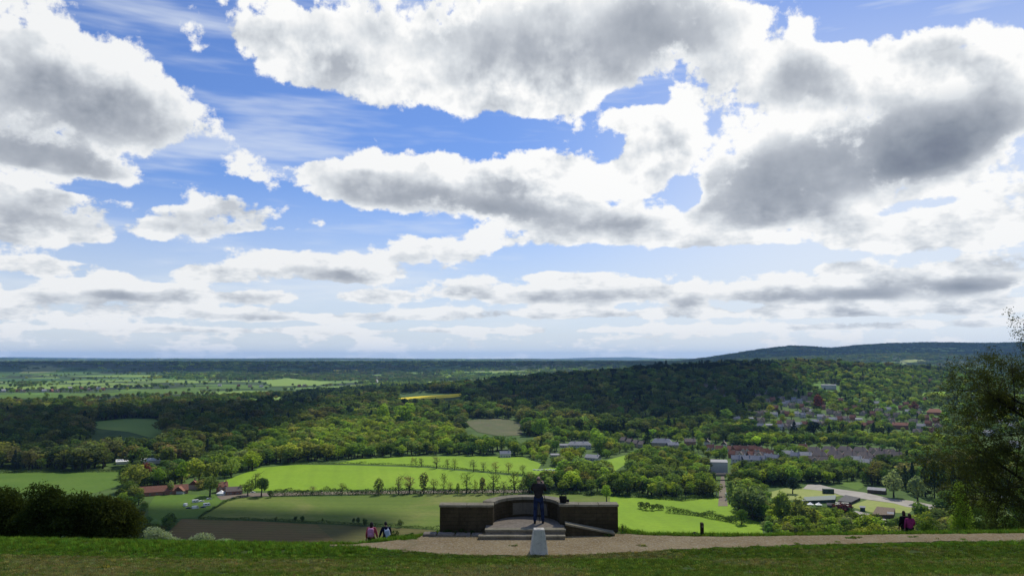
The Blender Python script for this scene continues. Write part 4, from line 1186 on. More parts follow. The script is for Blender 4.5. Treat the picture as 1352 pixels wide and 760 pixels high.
def container(px, by):
    x, y, z = at(px, by); m = y / FPX
    t = thing('shipping_container', 'dark green shipping container standing beside the gravel drive', 'container', (x, y, z), -0.12)
    L = 13.5 * m
    b = MB(); b.box(-L / 2, L / 2, -1.8, 1.8, 0.15, 4.2, bevel=0.06); b.build('body', M_GREENP, t)
    r = MB()
    for k in range(18):
        xx = -L / 2 + L * (k + 0.5) / 18
        r.box(xx - L / 72, xx + L / 72, -1.86, -1.803, 0.5, 3.9)
    r.build('side_ribs', M_GREENP, t)
    for s in (-1, 1):
        d = MB(); d.box(L / 2 + 0.003, L / 2 + 0.06, 0.05 * s + (0 if s > 0 else -1.6), 0.05 * s + (1.6 if s > 0 else 0), 0.3, 4.0); d.build('door', M_GREENP, t)
    exc(px, by, 16, 8, 0.9)
container(1093.5, 651)

# -- cars, vans, caravans
def car_paint(name, col): return plain(name, col, 0.3, 0.5, 0.03, 1.0)
M_CARWHITE, M_CARBLUE, M_CARGREY, M_CARRED = car_paint('white_car_paint', (0.75, 0.75, 0.75)), car_paint('navy_car_paint', (0.02, 0.03, 0.07)), car_paint('silver_car_paint', (0.4, 0.42, 0.44)), car_paint('red_car_paint', (0.3, 0.03, 0.025))
M_TYRE = plain('tyre_rubber', (0.02, 0.02, 0.02), 0.9, 0.1)
M_LAMP = plain('lamp_lens', (0.6, 0.6, 0.58), 0.2, 0.5)
def make_vehicle(kind, paint):
    """side profile swept across the width, with glass, wheels and lamps; long axis X"""
    t = thing(kind, 'x', kind)
    if kind == 'car': prof, hw, wins, wx = [(-2.1, 0.35), (2.1, 0.35), (2.12, 0.75), (1.95, 0.9), (1.0, 0.98), (0.35, 1.45), (-1.1, 1.47), (-1.8, 1.0), (-2.1, 0.95)], 0.86, [(-1.55, 0.98, -1.05, 1.38, 0.3, 1.38, 0.82, 0.98)], (-1.3, 1.3)
    elif kind == 'van': prof, hw, wins, wx = [(-2.6, 0.4), (2.5, 0.4), (2.55, 0.95), (2.3, 1.2), (1.6, 2.1), (1.3, 2.25), (-2.6, 2.3)], 1.0, [(0.6, 1.25, 0.6, 1.95, 1.45, 1.95, 1.95, 1.25)], (-1.6, 1.6)
    else: prof, hw, wins, wx = [(-2.7, 0.5), (2.4, 0.5), (2.7, 1.0), (2.6, 1.9), (2.1, 2.5), (-2.4, 2.5), (-2.7, 2.2)], 1.1, [(-1.6, 1.35, -1.6, 2.0, -0.2, 2.0, -0.2, 1.35), (0.5, 1.35, 0.5, 2.0, 1.8, 2.0, 1.8, 1.35)], (0.0,)
    n = len(prof)
    b = MB(); b.addv([(x, -hw, z) for x, z in prof] + [(x, hw, z) for x, z in prof], [tuple(range(n)), tuple(range(2 * n - 1, n - 1, -1))] + [(i, n + i, n + (i + 1) % n, (i + 1) % n)[::-1] for i in range(n)])
    b.build('body', paint, t)
    for w in wins:
        for s in (-1, 1):
            g = MB(); q = [(w[i], s * (hw + 0.01), w[i + 1]) for i in (0, 2, 4, 6)]; q2 = [(x, s * (hw + 0.03), z) for x, _, z in q]
            g.addv(q + q2, [(4, 5, 6, 7), (3, 2, 1, 0), (0, 1, 5, 4), (1, 2, 6, 5), (2, 3, 7, 6), (3, 0, 4, 7)]); g.build('window', M_PANE, t)
    for x in wx:
        for s in (-1, 1):
            g = MB(); g.tube([(x, s * (hw - 0.16), 0.32), (x, s * (hw + 0.03), 0.32)], 0.32, 14); wv = g.build('wheel', M_TYRE, t)
            g = MB(); g.tube([(x, s * (hw + 0.032), 0.32), (x, s * (hw + 0.045), 0.32)], 0.17, 10); g.build('rim', M_CARGREY, wv)
    if kind != 'caravan':
        for s in (-1, 1):
            g = MB(); fx = max(p[0] for p in prof); g.box(fx - 0.12, fx + 0.02, s * hw * 0.75 - 0.15, s * hw * 0.75 + 0.15, 0.62, 0.8); g.build('headlight', M_LAMP, t)
    else:
        g = MB(); g.tube([(2.3, 0, 0.5), (3.6, 0, 0.5), (3.6, 0, -0.1)], 0.06, 6); g.build('tow_bar', M_CARGREY, t)
    return t
VEH = [('van', M_CARWHITE, 258, 671, 0.3, 'white van in the middle of the farmyard vehicles'), ('car', M_CARBLUE, 249, 671, 0.1, 'dark blue car left of the white van in the farmyard'),
       ('caravan', M_CARWHITE, 273, 667.5, 0.2, 'white caravan at the right of the farmyard vehicles'), ('caravan', M_CARWHITE, 258, 663, 0.1, 'white caravan farthest up the farmyard'),
       ('car', M_CARBLUE, 268, 670, 0.0, 'dark blue car between the white van and the caravan'), ('car', M_CARWHITE, 266, 662, 0.3, 'white car beside the farthest caravan'),
       ('van', M_CARWHITE, 245, 667.5, 1.2, 'white van nose on at the left of the farmyard'), ('car', M_CARGREY, 276, 659, 0.4, 'silver car on the lane below the marquee'),
       ('car', M_CARBLUE, 308, 658, 0.5, 'dark blue car parked at the end of the railway line'), ('car', M_CARWHITE, 334, 650.3, 0.1, 'white car on the lane beside the round dark tree')]
for kd, pm, px, by, rot, lab in VEH:
    o = make_vehicle(kd, pm); o['label'] = lab; o['group'] = 'vehicles at the farm'
    place_px(o, px, by, rot); exc(px, by, 9, 4, 0.9)
g = 'cars parked by the white block'
base = None
for i, (px, by) in enumerate([(940, 625), (944.5, 626.2), (949, 625.4), (953.5, 626.4), (958, 625.5), (962, 626.5)]):
    o = make_vehicle('car', [M_CARWHITE, M_CARGREY, M_CARBLUE, M_CARRED][i % 4]); o['label'] = f'{ORD[i]} from the left of the cars parked below the big white block'; o['group'] = g
    place_px(o, px, by, 0.1); exc(px, by, 4, 2, 0.9)
g = 'cars parked along the meadow edge'
for i in range(7):
    px = 706 + i * 5.2
    if i == 0:
        base = make_vehicle('car', M_CARWHITE); o = base
    else: o = copy_tree(base)
    o['label'] = f'{ORD[i]} from the left of the white cars along the meadow edge'; o['group'] = g
    place_px(o, px, 620.6 + 0.5 * (i % 2), 0.05); exc(px, 620, 5, 3, 0.9)
# gate posts where the line passes under the bridge; the bridge itself
def post(name, label, px, by, h, r, m):
    x, y, z = at(px, by)
    b = MB(); b.box(-r, r, -r, r, -0.3, h, bevel=r * 0.2); b.addv([(-r * 1.2, -r * 1.2, h), (r * 1.2, -r * 1.2, h), (r * 1.2, r * 1.2, h), (-r * 1.2, r * 1.2, h), (0, 0, h + r)], [(0, 1, 4), (1, 2, 4), (2, 3, 4), (3, 0, 4), (3, 2, 1, 0)])
    o = b.build(name, m, None, loc=(x, y, z)); tag(o, label, 'post', 'white posts by the railway line')
    return o
post('gate_post', 'tall white post left of the railway line below the bridge', 946, 652.5, 5.0, 0.5, M_WHITE)
post('gate_post', 'tall white post right of the railway line below the bridge', 958.8, 660, 6.0, 0.5, M_WHITE)
def bridge():
    x0, y0, _ = at(941, 633); x1, y1, _ = at(966, 633)
    t = thing('railway_bridge', 'dark brick bridge carrying a lane over the railway line', 'bridge', ((x0 + x1) / 2, (y0 + y1) / 2, 0))
    L = (x1 - x0) / 2
    for s in (-1, 1):
        b = MB(); b.box(s * L - (0 if s > 0 else 0) - 2.5, s * L + 2.5, -3, 3, -0.5, 5.0); b.build('abutment', M_TIMBER, t)
    b = MB(); b.box(-L + 2.5, L - 2.5, -2.9, 2.9, 4.0, 4.997); b.build('deck', M_DARKP, t)
    for s in (-1, 1):
        b = MB(); b.box(-L - 2.4, L + 2.4, s * 2.6 - 0.25, s * 2.6 + 0.25, 5.003, 6.3); b.build('parapet', M_BUFF, t)
    exc(953, 632, 24, 6, 0.9)
bridge()
EXC += [(945, 962, 636, 662), (1016, 1105, 645, 660), (1125, 1205, 660, 676), (1065, 1240, 641, 668), (525, 612, 519, 526), (614, 690, 556, 572), (810, 830, 602, 618), (120, 215, 555, 576), (496, 500, 499, 516)]
# ------------------------------------------------------------------ woods and trees of the valley
DARK = [(0.038, 0.060, 0.014), (0.050, 0.070, 0.016), (0.068, 0.080, 0.022), (0.032, 0.050, 0.014), (0.075, 0.074, 0.028)]
MID = [(0.055, 0.090, 0.018), (0.070, 0.105, 0.022), (0.045, 0.075, 0.018), (0.080, 0.095, 0.030), (0.062, 0.10, 0.02), (0.04, 0.06, 0.02)]
LIGHT = [(0.115, 0.158, 0.020), (0.10, 0.142, 0.020), (0.135, 0.165, 0.028), (0.075, 0.11, 0.018), (0.115, 0.128, 0.038), (0.055, 0.082, 0.018)]
MIXED = MID + LIGHT[:3] + DARK[:2] + [(0.085, 0.12, 0.03)]
PALE = [(0.13, 0.155, 0.07), (0.115, 0.15, 0.05), (0.15, 0.17, 0.085)]
BLACK = [(0.014, 0.026, 0.013), (0.018, 0.030, 0.014), (0.012, 0.022, 0.014)]
COPPER = (0.075, 0.020, 0.018)
PURPLE = (0.040, 0.014, 0.020)

no_tree = [gp for nm, gp in FIELD_POLY if nm not in ('wheat_field',)]
def free(x, y):
    k = np.ones(np.shape(x), bool)
    for gp in no_tree: k &= ~inside(gp, x, y)
    return k

def clear_of(x, y, z, h, slack=1.5):
    """False where a tree would hide a building or a field the photograph shows"""
    bx, by, dep = project(x, y, z)
    top = by - h * FPX / dep
    half = 2.0 * FPX / dep
    k = np.ones(np.shape(x), bool)
    for (a, b, t, m) in EXC:
        k &= ~((bx > a - half) & (bx < b + half) & (by > t) & (top < m - 0.0))
    return k

WOODS = []   # collected candidates: every row carries its region so that the nearest become single trees
def wood(region, poly, spacing, hr, kinds, tints, seed, wr=(0.75, 1.1), dens=1.0, scr=None):
    rng = np.random.default_rng(seed)
    xs, ys = [p[0] for p in poly], [p[1] for p in poly]
    gx, gy = np.meshgrid(np.arange(min(xs), max(xs), spacing), np.arange(min(ys), max(ys), spacing))
    gx = gx.ravel() + rng.uniform(-0.5, 0.5, gx.size) * spacing; gy = gy.ravel() + rng.uniform(-0.5, 0.5, gy.size) * spacing
    k = inside(poly, gx, gy) & free(gx, gy)
    if dens < 1: k &= fbm(gx / 60, gy / 60, 3, seed) < 0.28 + 0.44 * dens
    gx, gy = gx[k], gy[k]
    z = ground_z(gx, gy)
    h = rng.uniform(*hr, len(gx)) * (0.66 + 0.62 * fbm(gx / 45, gy / 45, 2, seed + 5)) * np.exp(rng.normal(size=len(gx)) * 0.1)
    c = clear_of(gx, gy, z, h)
    # a stand of one kind tends to keep together
    tone = fbm(gx / 70, gy / 70, 3, seed + 9)
    names = [n for n, _ in kinds]; wts = np.array([w for _, w in kinds], float); wts /= wts.sum()
    for i in np.nonzero(c)[0]:
        kd = names[rng.choice(len(names), p=wts)]
        p = PROTO[kd][rng.integers(len(PROTO[kd]))]
        t = tints[int(np.clip(tone[i] * 1.5 - 0.25 + rng.normal() * 0.22, 0, 0.999) * len(tints))]
        if kd in ('conifer', 'pine'): t = BLACK[rng.integers(3)]
        w = {'round': 0.82, 'oval': 0.62, 'tall': 0.42, 'sparse': 0.55, 'conifer': 0.42, 'pine': 0.5, 'shrub': 1.0}[kd] * h[i] * rng.uniform(*wr) * 1.5
        WOODS.append((region, kd, p, gx[i], gy[i], z[i], h[i] * (1.15 if kd in ('conifer', 'pine') else 1), w, vary(rng, t)))

BROAD = [('round', 6), ('oval', 3), ('tall', 0.8), ('sparse', 0.6)]
wood('left', G([(-50, 621), (60, 621), (165, 621), (235, 617), (290, 604), (330, 592), (345, 580), (420, 562), (475, 546), (520, 538), (450, 539), (330, 541), (250, 541), (160, 538), (90, 536), (0, 540), (-60, 545)]), 13.5, (15, 24), BROAD + [('conifer', 0.2)], DARK, 11)
wood('middle', G([(300, 626), (330, 604), (345, 586), (420, 563), (480, 546), (520, 539), (560, 547), (600, 576), (660, 592), (700, 596), (700, 602), (640, 601), (560, 601), (500, 603), (440, 607), (390, 611), (345, 615), (318, 624)]), 10.5, (12, 19), BROAD + [('tall', 1.5), ('sparse', 1.5)], LIGHT + LIGHT[:3] + MID[:3], 12)
wood('ridge', [(-330, 1420), (-150, 1320), (-90, 1230), (60, 1190), (250, 1215), (385, 1385), (475, 1538), (565, 1690), (662, 1890), (762, 2072), (900, 2195), (1150, 2350), (1500, 2500), (1600, 2800), (1100, 2700), (800, 2550), (400, 2380), (100, 2250), (-200, 2050), (-420, 1750)], 13.0, (15, 23), BROAD + [('conifer', 0.8), ('pine', 0.8)], DARK + MID[2:4] + MID[:2] + DARK[:2], 13)
wood('hilltop', [(330, 2050), (520, 2080), (700, 2180), (760, 2260), (600, 2250), (420, 2200), (330, 2150)], 14.0, (20, 28), [('pine', 3), ('conifer', 2)], BLACK, 14)
wood('hillside', [(250, 1225), (380, 1390), (470, 1540), (560, 1690), (660, 1890), (760, 2070), (900, 2190), (1150, 2300), (1550, 2450), (1650, 2100), (1500, 1750), (1350, 1500), (1080, 1280), (760, 1230), (400, 1190)], 11.5, (8, 14), BROAD + [('conifer', 0.7), ('tall', 0.8)], MIXED, 15, dens=0.95)
wood('belt', G([(958, 592), (1000, 588), (1060, 585), (1130, 587), (1240, 590), (1290, 592), (1290, 583), (1200, 580), (1100, 579), (1010, 580), (956, 585)]), 8.0, (9, 13), [('oval', 3), ('tall', 3), ('round', 1)], LIGHT[:4] + MID[:2], 16)
wood('band', G([(700, 654), (760, 654), (812, 653), (850, 656), (900, 659), (944, 654), (943, 630), (918, 612), (880, 602), (850, 604), (832, 612), (812, 626), (770, 627), (715, 632), (700, 640)]), 9.5, (10, 17), BROAD + [('tall', 2), ('sparse', 1.2)], MIXED, 17)
wood('gardens', G([(690, 619), (740, 616), (805, 604), (825, 596), (900, 600), (935, 598), (935, 585), (880, 578), (800, 574), (730, 576), (700, 590)]), 11.0, (7, 13), BROAD + [('shrub', 1.5), ('conifer', 0.3)], LIGHT + MID, 18)
wood('riverside', G([(962, 668), (966, 645), (972, 637), (1000, 642), (1014, 655), (1020, 662), (1060, 668), (1090, 674), (1126, 682), (1176, 692), (1240, 682), (1262, 690), (1262, 720), (1015, 720), (1004, 690), (985, 684)]), 8.0, (7, 13), BROAD + [('shrub', 3), ('sparse', 1)], LIGHT + MID + PALE[:1], 19)
wood('plantation', G([(968, 637), (1010, 640), (1040, 642), (1066, 638), (1110, 638), (1150, 640), (1150, 628), (1146, 618), (1100, 616), (1040, 614), (985, 616), (964, 624)]), 7.5, (11, 16), [('oval', 3), ('tall', 3), ('sparse', 2), ('round', 1)], MID + LIGHT[:2], 20)
wood('townwood', G([(1150, 640), (1180, 658), (1240, 666), (1360, 690), (1360, 610), (1300, 604), (1200, 612), (1160, 620)]), 9.0, (10, 17), BROAD + [('conifer', 1.2), ('shrub', 1)], DARK + MID, 21)
wood('town', G([(930, 600), (940, 617), (985, 615), (1040, 613), (1160, 618), (1300, 603), (1300, 592), (1180, 592), (1060, 590), (960, 593)]), 9.5, (6, 11), BROAD + [('conifer', 0.4), ('shrub', 1)], MIXED, 22, dens=1.0)
wood('farm', G([(150, 650), (166, 624), (236, 619), (292, 608), (318, 600), (312, 622), (296, 636), (286, 645), (262, 648), (205, 652), (190, 668), (170, 680)]), 10.0, (8, 14), BROAD + [('shrub', 1)], LIGHT + MID, 23, dens=0.8)
wood('farmscrub', G([(160, 705), (190, 668), (220, 660), (240, 664), (232, 690), (205, 720), (160, 720)]), 7.0, (4, 7.5), [('shrub', 2), ('round', 1)], DARK + MID[:2], 24)
wood('darkblock', G([(372, 534), (430, 534), (432, 530), (470, 529), (494, 527), (494, 515), (440, 518), (375, 524)]), 13.0, (14, 18), BROAD + [('conifer', 2)], BLACK + DARK[:2], 25)
wood('darkblock', G([(502, 521), (545, 519.5), (606, 516), (622, 520), (628, 514), (610, 508.5), (560, 511), (502, 515)]), 15.0, (14, 18), BROAD + [('conifer', 2)], BLACK + DARK[:2], 26)

wood('sunlit_tint', G([(-50, 553), (20, 551), (60, 549), (100, 546), (100, 541), (40, 541), (-50, 546)]), 14.0, (13, 18), BROAD, [(0.14, 0.16, 0.03), (0.13, 0.14, 0.03), (0.11, 0.14, 0.03)], 27)  # sunlight put into the leaf tints, lighter and yellower than the wood around
wood('gardens', G([(855, 582), (900, 579), (960, 589), (1005, 586), (1005, 570), (940, 558), (875, 564)]), 10.0, (8, 15), BROAD + [('conifer', 0.5)], MID + DARK[:2] + LIGHT[:2], 28)
# named trees and rows: (name, label, category, column, foot row, top row, width px, source, colour, group)
NAMED = [
    ('broadleaf_tree', 'bushy olive green tree between the big hedge and the copper beech', 176, 648, 614, 33, 'round', (0.11, 0.125, 0.03)),
    ('copper_beech', 'dark red copper beech at the left end of the farm', 191, 638, 612, 16, 'oval', COPPER),
    ('broadleaf_tree', 'small bright green tree just right of the copper beech', 209, 642, 619, 17, 'round', (0.085, 0.14, 0.02)),
    ('broadleaf_tree', 'pale leafed small tree against the red farm roof', 225, 652, 635, 9, 'oval', (0.12, 0.15, 0.055)),
    ('broadleaf_tree', 'round bright green tree right behind the red farm roof', 240, 641, 611, 23, 'round', (0.105, 0.16, 0.02)),
    ('broadleaf_tree', 'broad yellow green tree, largest behind the farm', 263, 641, 607, 31, 'round', (0.125, 0.15, 0.025)),
    ('broadleaf_tree', 'olive green tree between the yellow green tree and bright field', 281, 640, 612, 24, 'round', (0.10, 0.12, 0.028)),
    ('broadleaf_tree', 'round tree on the slope left of the bright field corner', 290, 625, 600, 24, 'round', (0.085, 0.12, 0.02)),
    ('broadleaf_tree', 'light green tree at the top left edge of the bright field', 305, 629, 607, 23, 'round', (0.11, 0.15, 0.03)),
    ('willow', 'grey green willow at the head of the bright field', 317, 617, 595, 20, 'round', (0.115, 0.14, 0.06)),
    ('broadleaf_tree', 'vivid yellow green tree at the head of the bright field', 333, 620, 597, 24, 'round', (0.13, 0.17, 0.02)),
    ('broadleaf_tree', 'dense green tree right of the white marquee', 345, 655, 632, 22, 'round', (0.035, 0.062, 0.014)),
    ('broadleaf_tree', 'thin leafed tree above the dense tree by the marquee', 338, 644, 625, 13, 'sparse', (0.085, 0.10, 0.03)),
    ('broadleaf_tree', 'tree between the brown roofed cottage and the railway', 327, 654, 634, 19, 'round', (0.08, 0.11, 0.025)),
    ('broadleaf_tree', 'mid green tree in front of the red brick house', 277, 655, 630, 26, 'round', (0.06, 0.085, 0.022)),
    ('shrub', 'small dark bush at the left end of the railway', 357, 656.5, 647, 9, 'shrub', (0.03, 0.05, 0.014)),
    ('broadleaf_tree', 'vivid lone tree, left of two bright trees in the dark wood', 506, 562, 534, 18, 'round', (0.13, 0.19, 0.022)),
    ('broadleaf_tree', 'wide vivid tree, right of two bright trees in the dark wood', 535, 566, 533, 27, 'round', (0.11, 0.17, 0.022)),
    ('broadleaf_tree', 'fresh green tree standing above the white mansion gardens', 715, 583, 554, 24, 'round', (0.085, 0.14, 0.02)),
    ('broadleaf_tree', 'smaller fresh green tree right of the one above the gardens', 735, 581, 563, 14, 'round', (0.07, 0.115, 0.02)),
    ('broadleaf_tree', 'vivid green tree right of the large white house', 788, 588, 566, 22, 'round', (0.115, 0.18, 0.022)),
    ('broadleaf_tree', 'dense green tree between the large white house and the terrace', 791, 600, 577, 22, 'round', (0.06, 0.10, 0.018)),
    ('conifer', 'pointed dark conifer between the stepped terrace and the slate hall', 855, 591, 566, 13, 'conifer', BLACK[0]),
    ('conifer', 'rounded dark conifer alone on the nursery lawn', 1046.5, 651, 631, 14, 'oval', (0.012, 0.022, 0.015)),
    ('purple_plum', 'purple leaved tree in front of the dark green nursery shed', 1113, 686, 664, 28, 'round', PURPLE),
    ('copper_beech', 'deep red copper beech among the hillside houses', 1080, 545, 521, 15, 'round', COPPER),
    ('copper_beech', 'deep red copper beech left of the orange roofed hall', 1207, 545, 530, 13, 'round', (0.06, 0.018, 0.018)),
    ('broadleaf_tree', 'small bright green tree just past the right end of the wall', 801, 662, 641, 14, 'oval', (0.12, 0.18, 0.02)),
    ('broadleaf_tree', 'rounded green tree at the right end of the field hedge', 979, 692, 673, 15, 'round', (0.045, 0.08, 0.016)),
    ('broadleaf_tree', 'rounded light tree, left of three above the plantation', 1030, 600, 588, 15, 'round', (0.09, 0.14, 0.022)),
    ('broadleaf_tree', 'rounded tree, middle of three above the plantation', 1046, 601, 589, 13, 'round', (0.075, 0.12, 0.022)),
    ('broadleaf_tree', 'rounded yellow green tree, right of three above the plantation', 1059, 601, 588.5, 15, 'round', (0.115, 0.15, 0.022)),
    ('broadleaf_tree', 'fresh green tree left of the big white block', 956, 603, 589, 11, 'round', (0.075, 0.125, 0.02)),
    ('willow', 'silver green willow on the bank right of the gravel drive', 1180, 656, 622, 26, 'round', (0.11, 0.135, 0.07)),
    ('willow', 'silver green willow behind the loop of the gravel drive', 1212, 664, 630, 24, 'round', (0.10, 0.13, 0.06)),
    ('broadleaf_tree', 'tall grey green tree at the river bend, left of two', 976, 680, 636, 34, 'round', (0.075, 0.105, 0.04)),
    ('broadleaf_tree', 'tall grey green tree at the river bend, right of two', 1000, 684, 645, 34, 'round', (0.085, 0.115, 0.045)),
    ('broadleaf_tree', 'leafy tree on the nursery edge left of the white tents', 1034, 694, 652, 30, 'round', (0.075, 0.105, 0.022)),
    ('broadleaf_tree', 'olive leafed tree below the two white tents', 1060, 698, 658, 34, 'round', (0.09, 0.105, 0.03)),
    ('broadleaf_tree', 'round green tree by the loop of the gravel drive', 1216, 690, 664, 20, 'round', (0.06, 0.10, 0.02)),
]
for nm, lab, px, by, ty, w, kd, tint in NAMED:
    cat = {'conifer': 'conifer', 'shrub': 'shrub', 'copper_beech': 'copper tree', 'willow': 'willow tree', 'purple_plum': 'purple tree'}.get(nm, 'tree')
    tree_px(nm, lab, cat, px, by, ty, w, kd, tint)

def row(name, lab, cat, group, items, tintset, kinds, rng=np.random.default_rng(77)):
    for i, (px, by, h, w) in enumerate(items):
        tree_px(name, lab.format(ORD[i]), cat, px, by, by - h, w, kinds[i % len(kinds)], vary(rng, tintset[int(rng.integers(len(tintset)))], 0.12), group)
row('field_tree', '{} from the left of the thin young trees in the upper bright field', 'tree', 'young trees in the upper bright field',
    [(544, 615, 11, 5), (549, 615.5, 11, 6), (556, 616, 11, 7), (576, 618, 15, 11), (591, 619, 13, 7), (600, 620, 14, 10), (625, 622.5, 15, 11), (638, 622, 12, 9), (654.5, 623.5, 13.5, 11), (672, 625, 14, 10), (690, 626, 12, 10)],
    [(0.10, 0.105, 0.04), (0.085, 0.11, 0.03)], ['sparse'])
row('railway_tree', '{} from the left of the straggling trees along the railway', 'tree', 'trees along the railway',
    [(413, 650, 8, 12), (452, 651, 13, 10), (500, 653, 21, 14), (526.5, 652.5, 23, 12), (540, 651, 22, 17), (559, 652, 27, 12), (573, 652, 19, 12), (586, 652, 26, 11), (594, 651, 14, 10), (604, 653, 15, 6), (616, 651, 25, 17), (627, 652, 18, 8), (637, 652, 21, 8), (652, 651, 25, 17), (665, 652, 16, 10), (679, 651, 27, 14), (690, 652, 20, 10), (699, 651, 27, 16)],
    [(0.085, 0.095, 0.03), (0.10, 0.105, 0.045), (0.06, 0.08, 0.02), (0.09, 0.12, 0.025)], ['sparse', 'sparse', 'shrub', 'sparse', 'sparse', 'oval', 'sparse'])
row('hedge_tree', '{} from the left of the small round trees in the dark field hedge', 'tree', 'small round trees in the field hedge',
    [(364, 687, 5, 5), (390, 688.5, 7, 5), (399, 689, 8, 6), (425.5, 690, 6, 3), (467, 692, 8, 4), (472.5, 693, 10, 6), (482, 693.5, 9, 7), (528.5, 696, 10, 8)],
    [(0.035, 0.055, 0.015)], ['round'])
row('conifer', '{} from the left of the dark conifers between the houses and the belt', 'conifer', 'dark conifers above the belt of pale trees',
    [(1049, 574, 17, 14), (1075, 576, 19, 17), (1095, 575, 15, 9), (1114, 577, 17, 11), (1131, 578, 14, 9), (1139, 578, 18, 8), (1154, 579, 20, 14), (1163, 579, 16, 12), (1174, 579, 15, 12), (1182, 579, 10, 5), (1196, 580, 9, 6)],
    BLACK, ['conifer', 'oval', 'conifer'])
row('conifer', '{} from the left of the tall dark conifers behind the willows', 'conifer', 'tall dark conifers behind the willows',
    [(1206, 652, 40, 16), (1222, 655, 44, 18), (1234, 657, 47, 17), (1247, 657, 42, 17), (1260, 658, 40, 18), (1274, 660, 44, 18), (1196, 646, 30, 13)],
    BLACK, ['conifer', 'conifer', 'oval'])
row('bush', '{} from the left of the dark bushes at the top of the right hand field', 'bush', 'dark bushes in the right hand field',
    [(846, 671, 9, 9), (853, 673, 10, 10), (861, 673.5, 8, 9), (869, 673, 8, 8), (874, 673, 7, 6)], [(0.03, 0.05, 0.014), (0.04, 0.06, 0.016)], ['shrub'])
row('hawthorn', '{} from the left of the low blossom-pale bushes below the nursery', 'bush', 'pale bushes below the nursery',
    [(1010, 698, 10, 14), (1022, 700, 11, 15), (1036, 702, 10, 14), (1050, 703, 9, 13), (1078, 702, 9, 12), (1090, 703, 11, 14)], PALE, ['shrub'])
row('willow', '{} from the left of the light green bushes behind the lip of the hill', 'bush', 'light green bushes behind the lip',
    [(1102, 704, 18, 16), (1118, 706, 22, 18), (1140, 706, 24, 22), (1158, 706, 20, 18), (1206, 706, 24, 22), (1224, 704, 20, 20)], LIGHT[:3] + PALE[:1], ['shrub', 'round'])

def hedge(name, label, pts_px, h, w, tint, seed, leaf=0.5, dens=5.0, off=0.0, cat='hedge'):
    """a ragged clipped row of leaves along a line on the land"""
    rng = np.random.default_rng(seed)
    P = np.array([at(*p) for p in pts_px])
    seg = np.diff(P[:, :2], axis=0); L = np.hypot(seg[:, 0], seg[:, 1]); cum = np.concatenate([[0], np.cumsum(L)])
    n = int(cum[-1] * dens)
    s = rng.uniform(0, cum[-1], n)
    x, y = np.interp(s, cum, P[:, 0]), np.interp(s, cum, P[:, 1])
    hh = h * (0.55 + 0.9 * vnoise(s / 9, s * 0, seed)) * (0.8 + 0.4 * vnoise(s / 2.5, s * 0 + 5, seed))
    a = rng.uniform(0, math.pi, n)
    x = x + rng.normal(size=n) * w * 0.15; y = y + np.cos(a) * w * 0.5
    z = ground_z(x, y) + np.sin(a) ** 0.7 * hh * rng.uniform(0.75, 1.0, n) + 0.1
    nn = np.column_stack([rng.normal(size=n) * 0.5, np.cos(a) + rng.normal(size=n) * 0.4, np.sin(a) + rng.normal(size=n) * 0.4])
    nn /= np.linalg.norm(nn, axis=1, keepdims=True)
    c = P.mean(0)
    V, F = quads(np.column_stack([x, y, z]) - c, nn, leaf * rng.uniform(0.6, 1.4, n), rng)
    o = link(name, mesh_np(name, V, F, [M_LEAF]), None, tuple(c))
    tag(o, label, cat); o['tint'] = [float(v) for v in tint]
    return o
hedge('hedge', 'dark hedge between the dull meadow and the ploughed strip', [(262, 685), (320, 686), (380, 688.5), (440, 691.5), (500, 694.5), (560, 698), (640, 703)], 2.3, 2.4, (0.028, 0.045, 0.013), 1, 0.55, 24)
hedge('hedge', 'thin dark hedge between the two bright fields', [(372, 613.2), (440, 612.6), (480, 612), (484, 612)], 2.6, 2.5, (0.03, 0.05, 0.013), 2, 0.6, 18)
hedge('hedge', 'gappy dark hedge below the young field trees', [(486, 612.5), (540, 614.6), (600, 618), (640, 622.3), (705, 627)], 2.2, 2.5, (0.03, 0.05, 0.013), 3, 0.6, 15)
hedge('hedge', 'bushy hedge slanting through the right hand bright field', [(880, 676), (900, 678), (925, 681), (945, 685), (970, 690), (984, 692)], 5.0, 5.0, (0.035, 0.058, 0.015), 4, 0.7, 48)
hedge('hedge', 'low scrubby growth along the near side of the railway', [(360, 654.6), (430, 653), (500, 652.6), (560, 651.6), (640, 650.8), (700, 650.4)], 5.0, 4.5, (0.03, 0.045, 0.014), 5, 0.9, 30)
hedge('hedge', 'straight dark hedge across the far side of the grazed field', [(-60, 625.5), (40, 623.6), (165, 622.5)], 3.0, 3.0, (0.028, 0.045, 0.013), 6, 0.7, 24)
hedge('hedge', 'hedge along the lane beside the farmyard vehicles', [(262, 684), (280, 673), (300, 662), (318, 656)], 1.8, 1.8, (0.03, 0.045, 0.014), 7, 0.5, 21)
hedge('hedge', 'shaded hedge at the near side of the bright field by the band of trees', [(702, 651.5), (760, 652), (805, 654), (850, 657), (900, 661), (944, 656)], 3.0, 4.0, (0.03, 0.05, 0.014), 8, 0.7, 30)

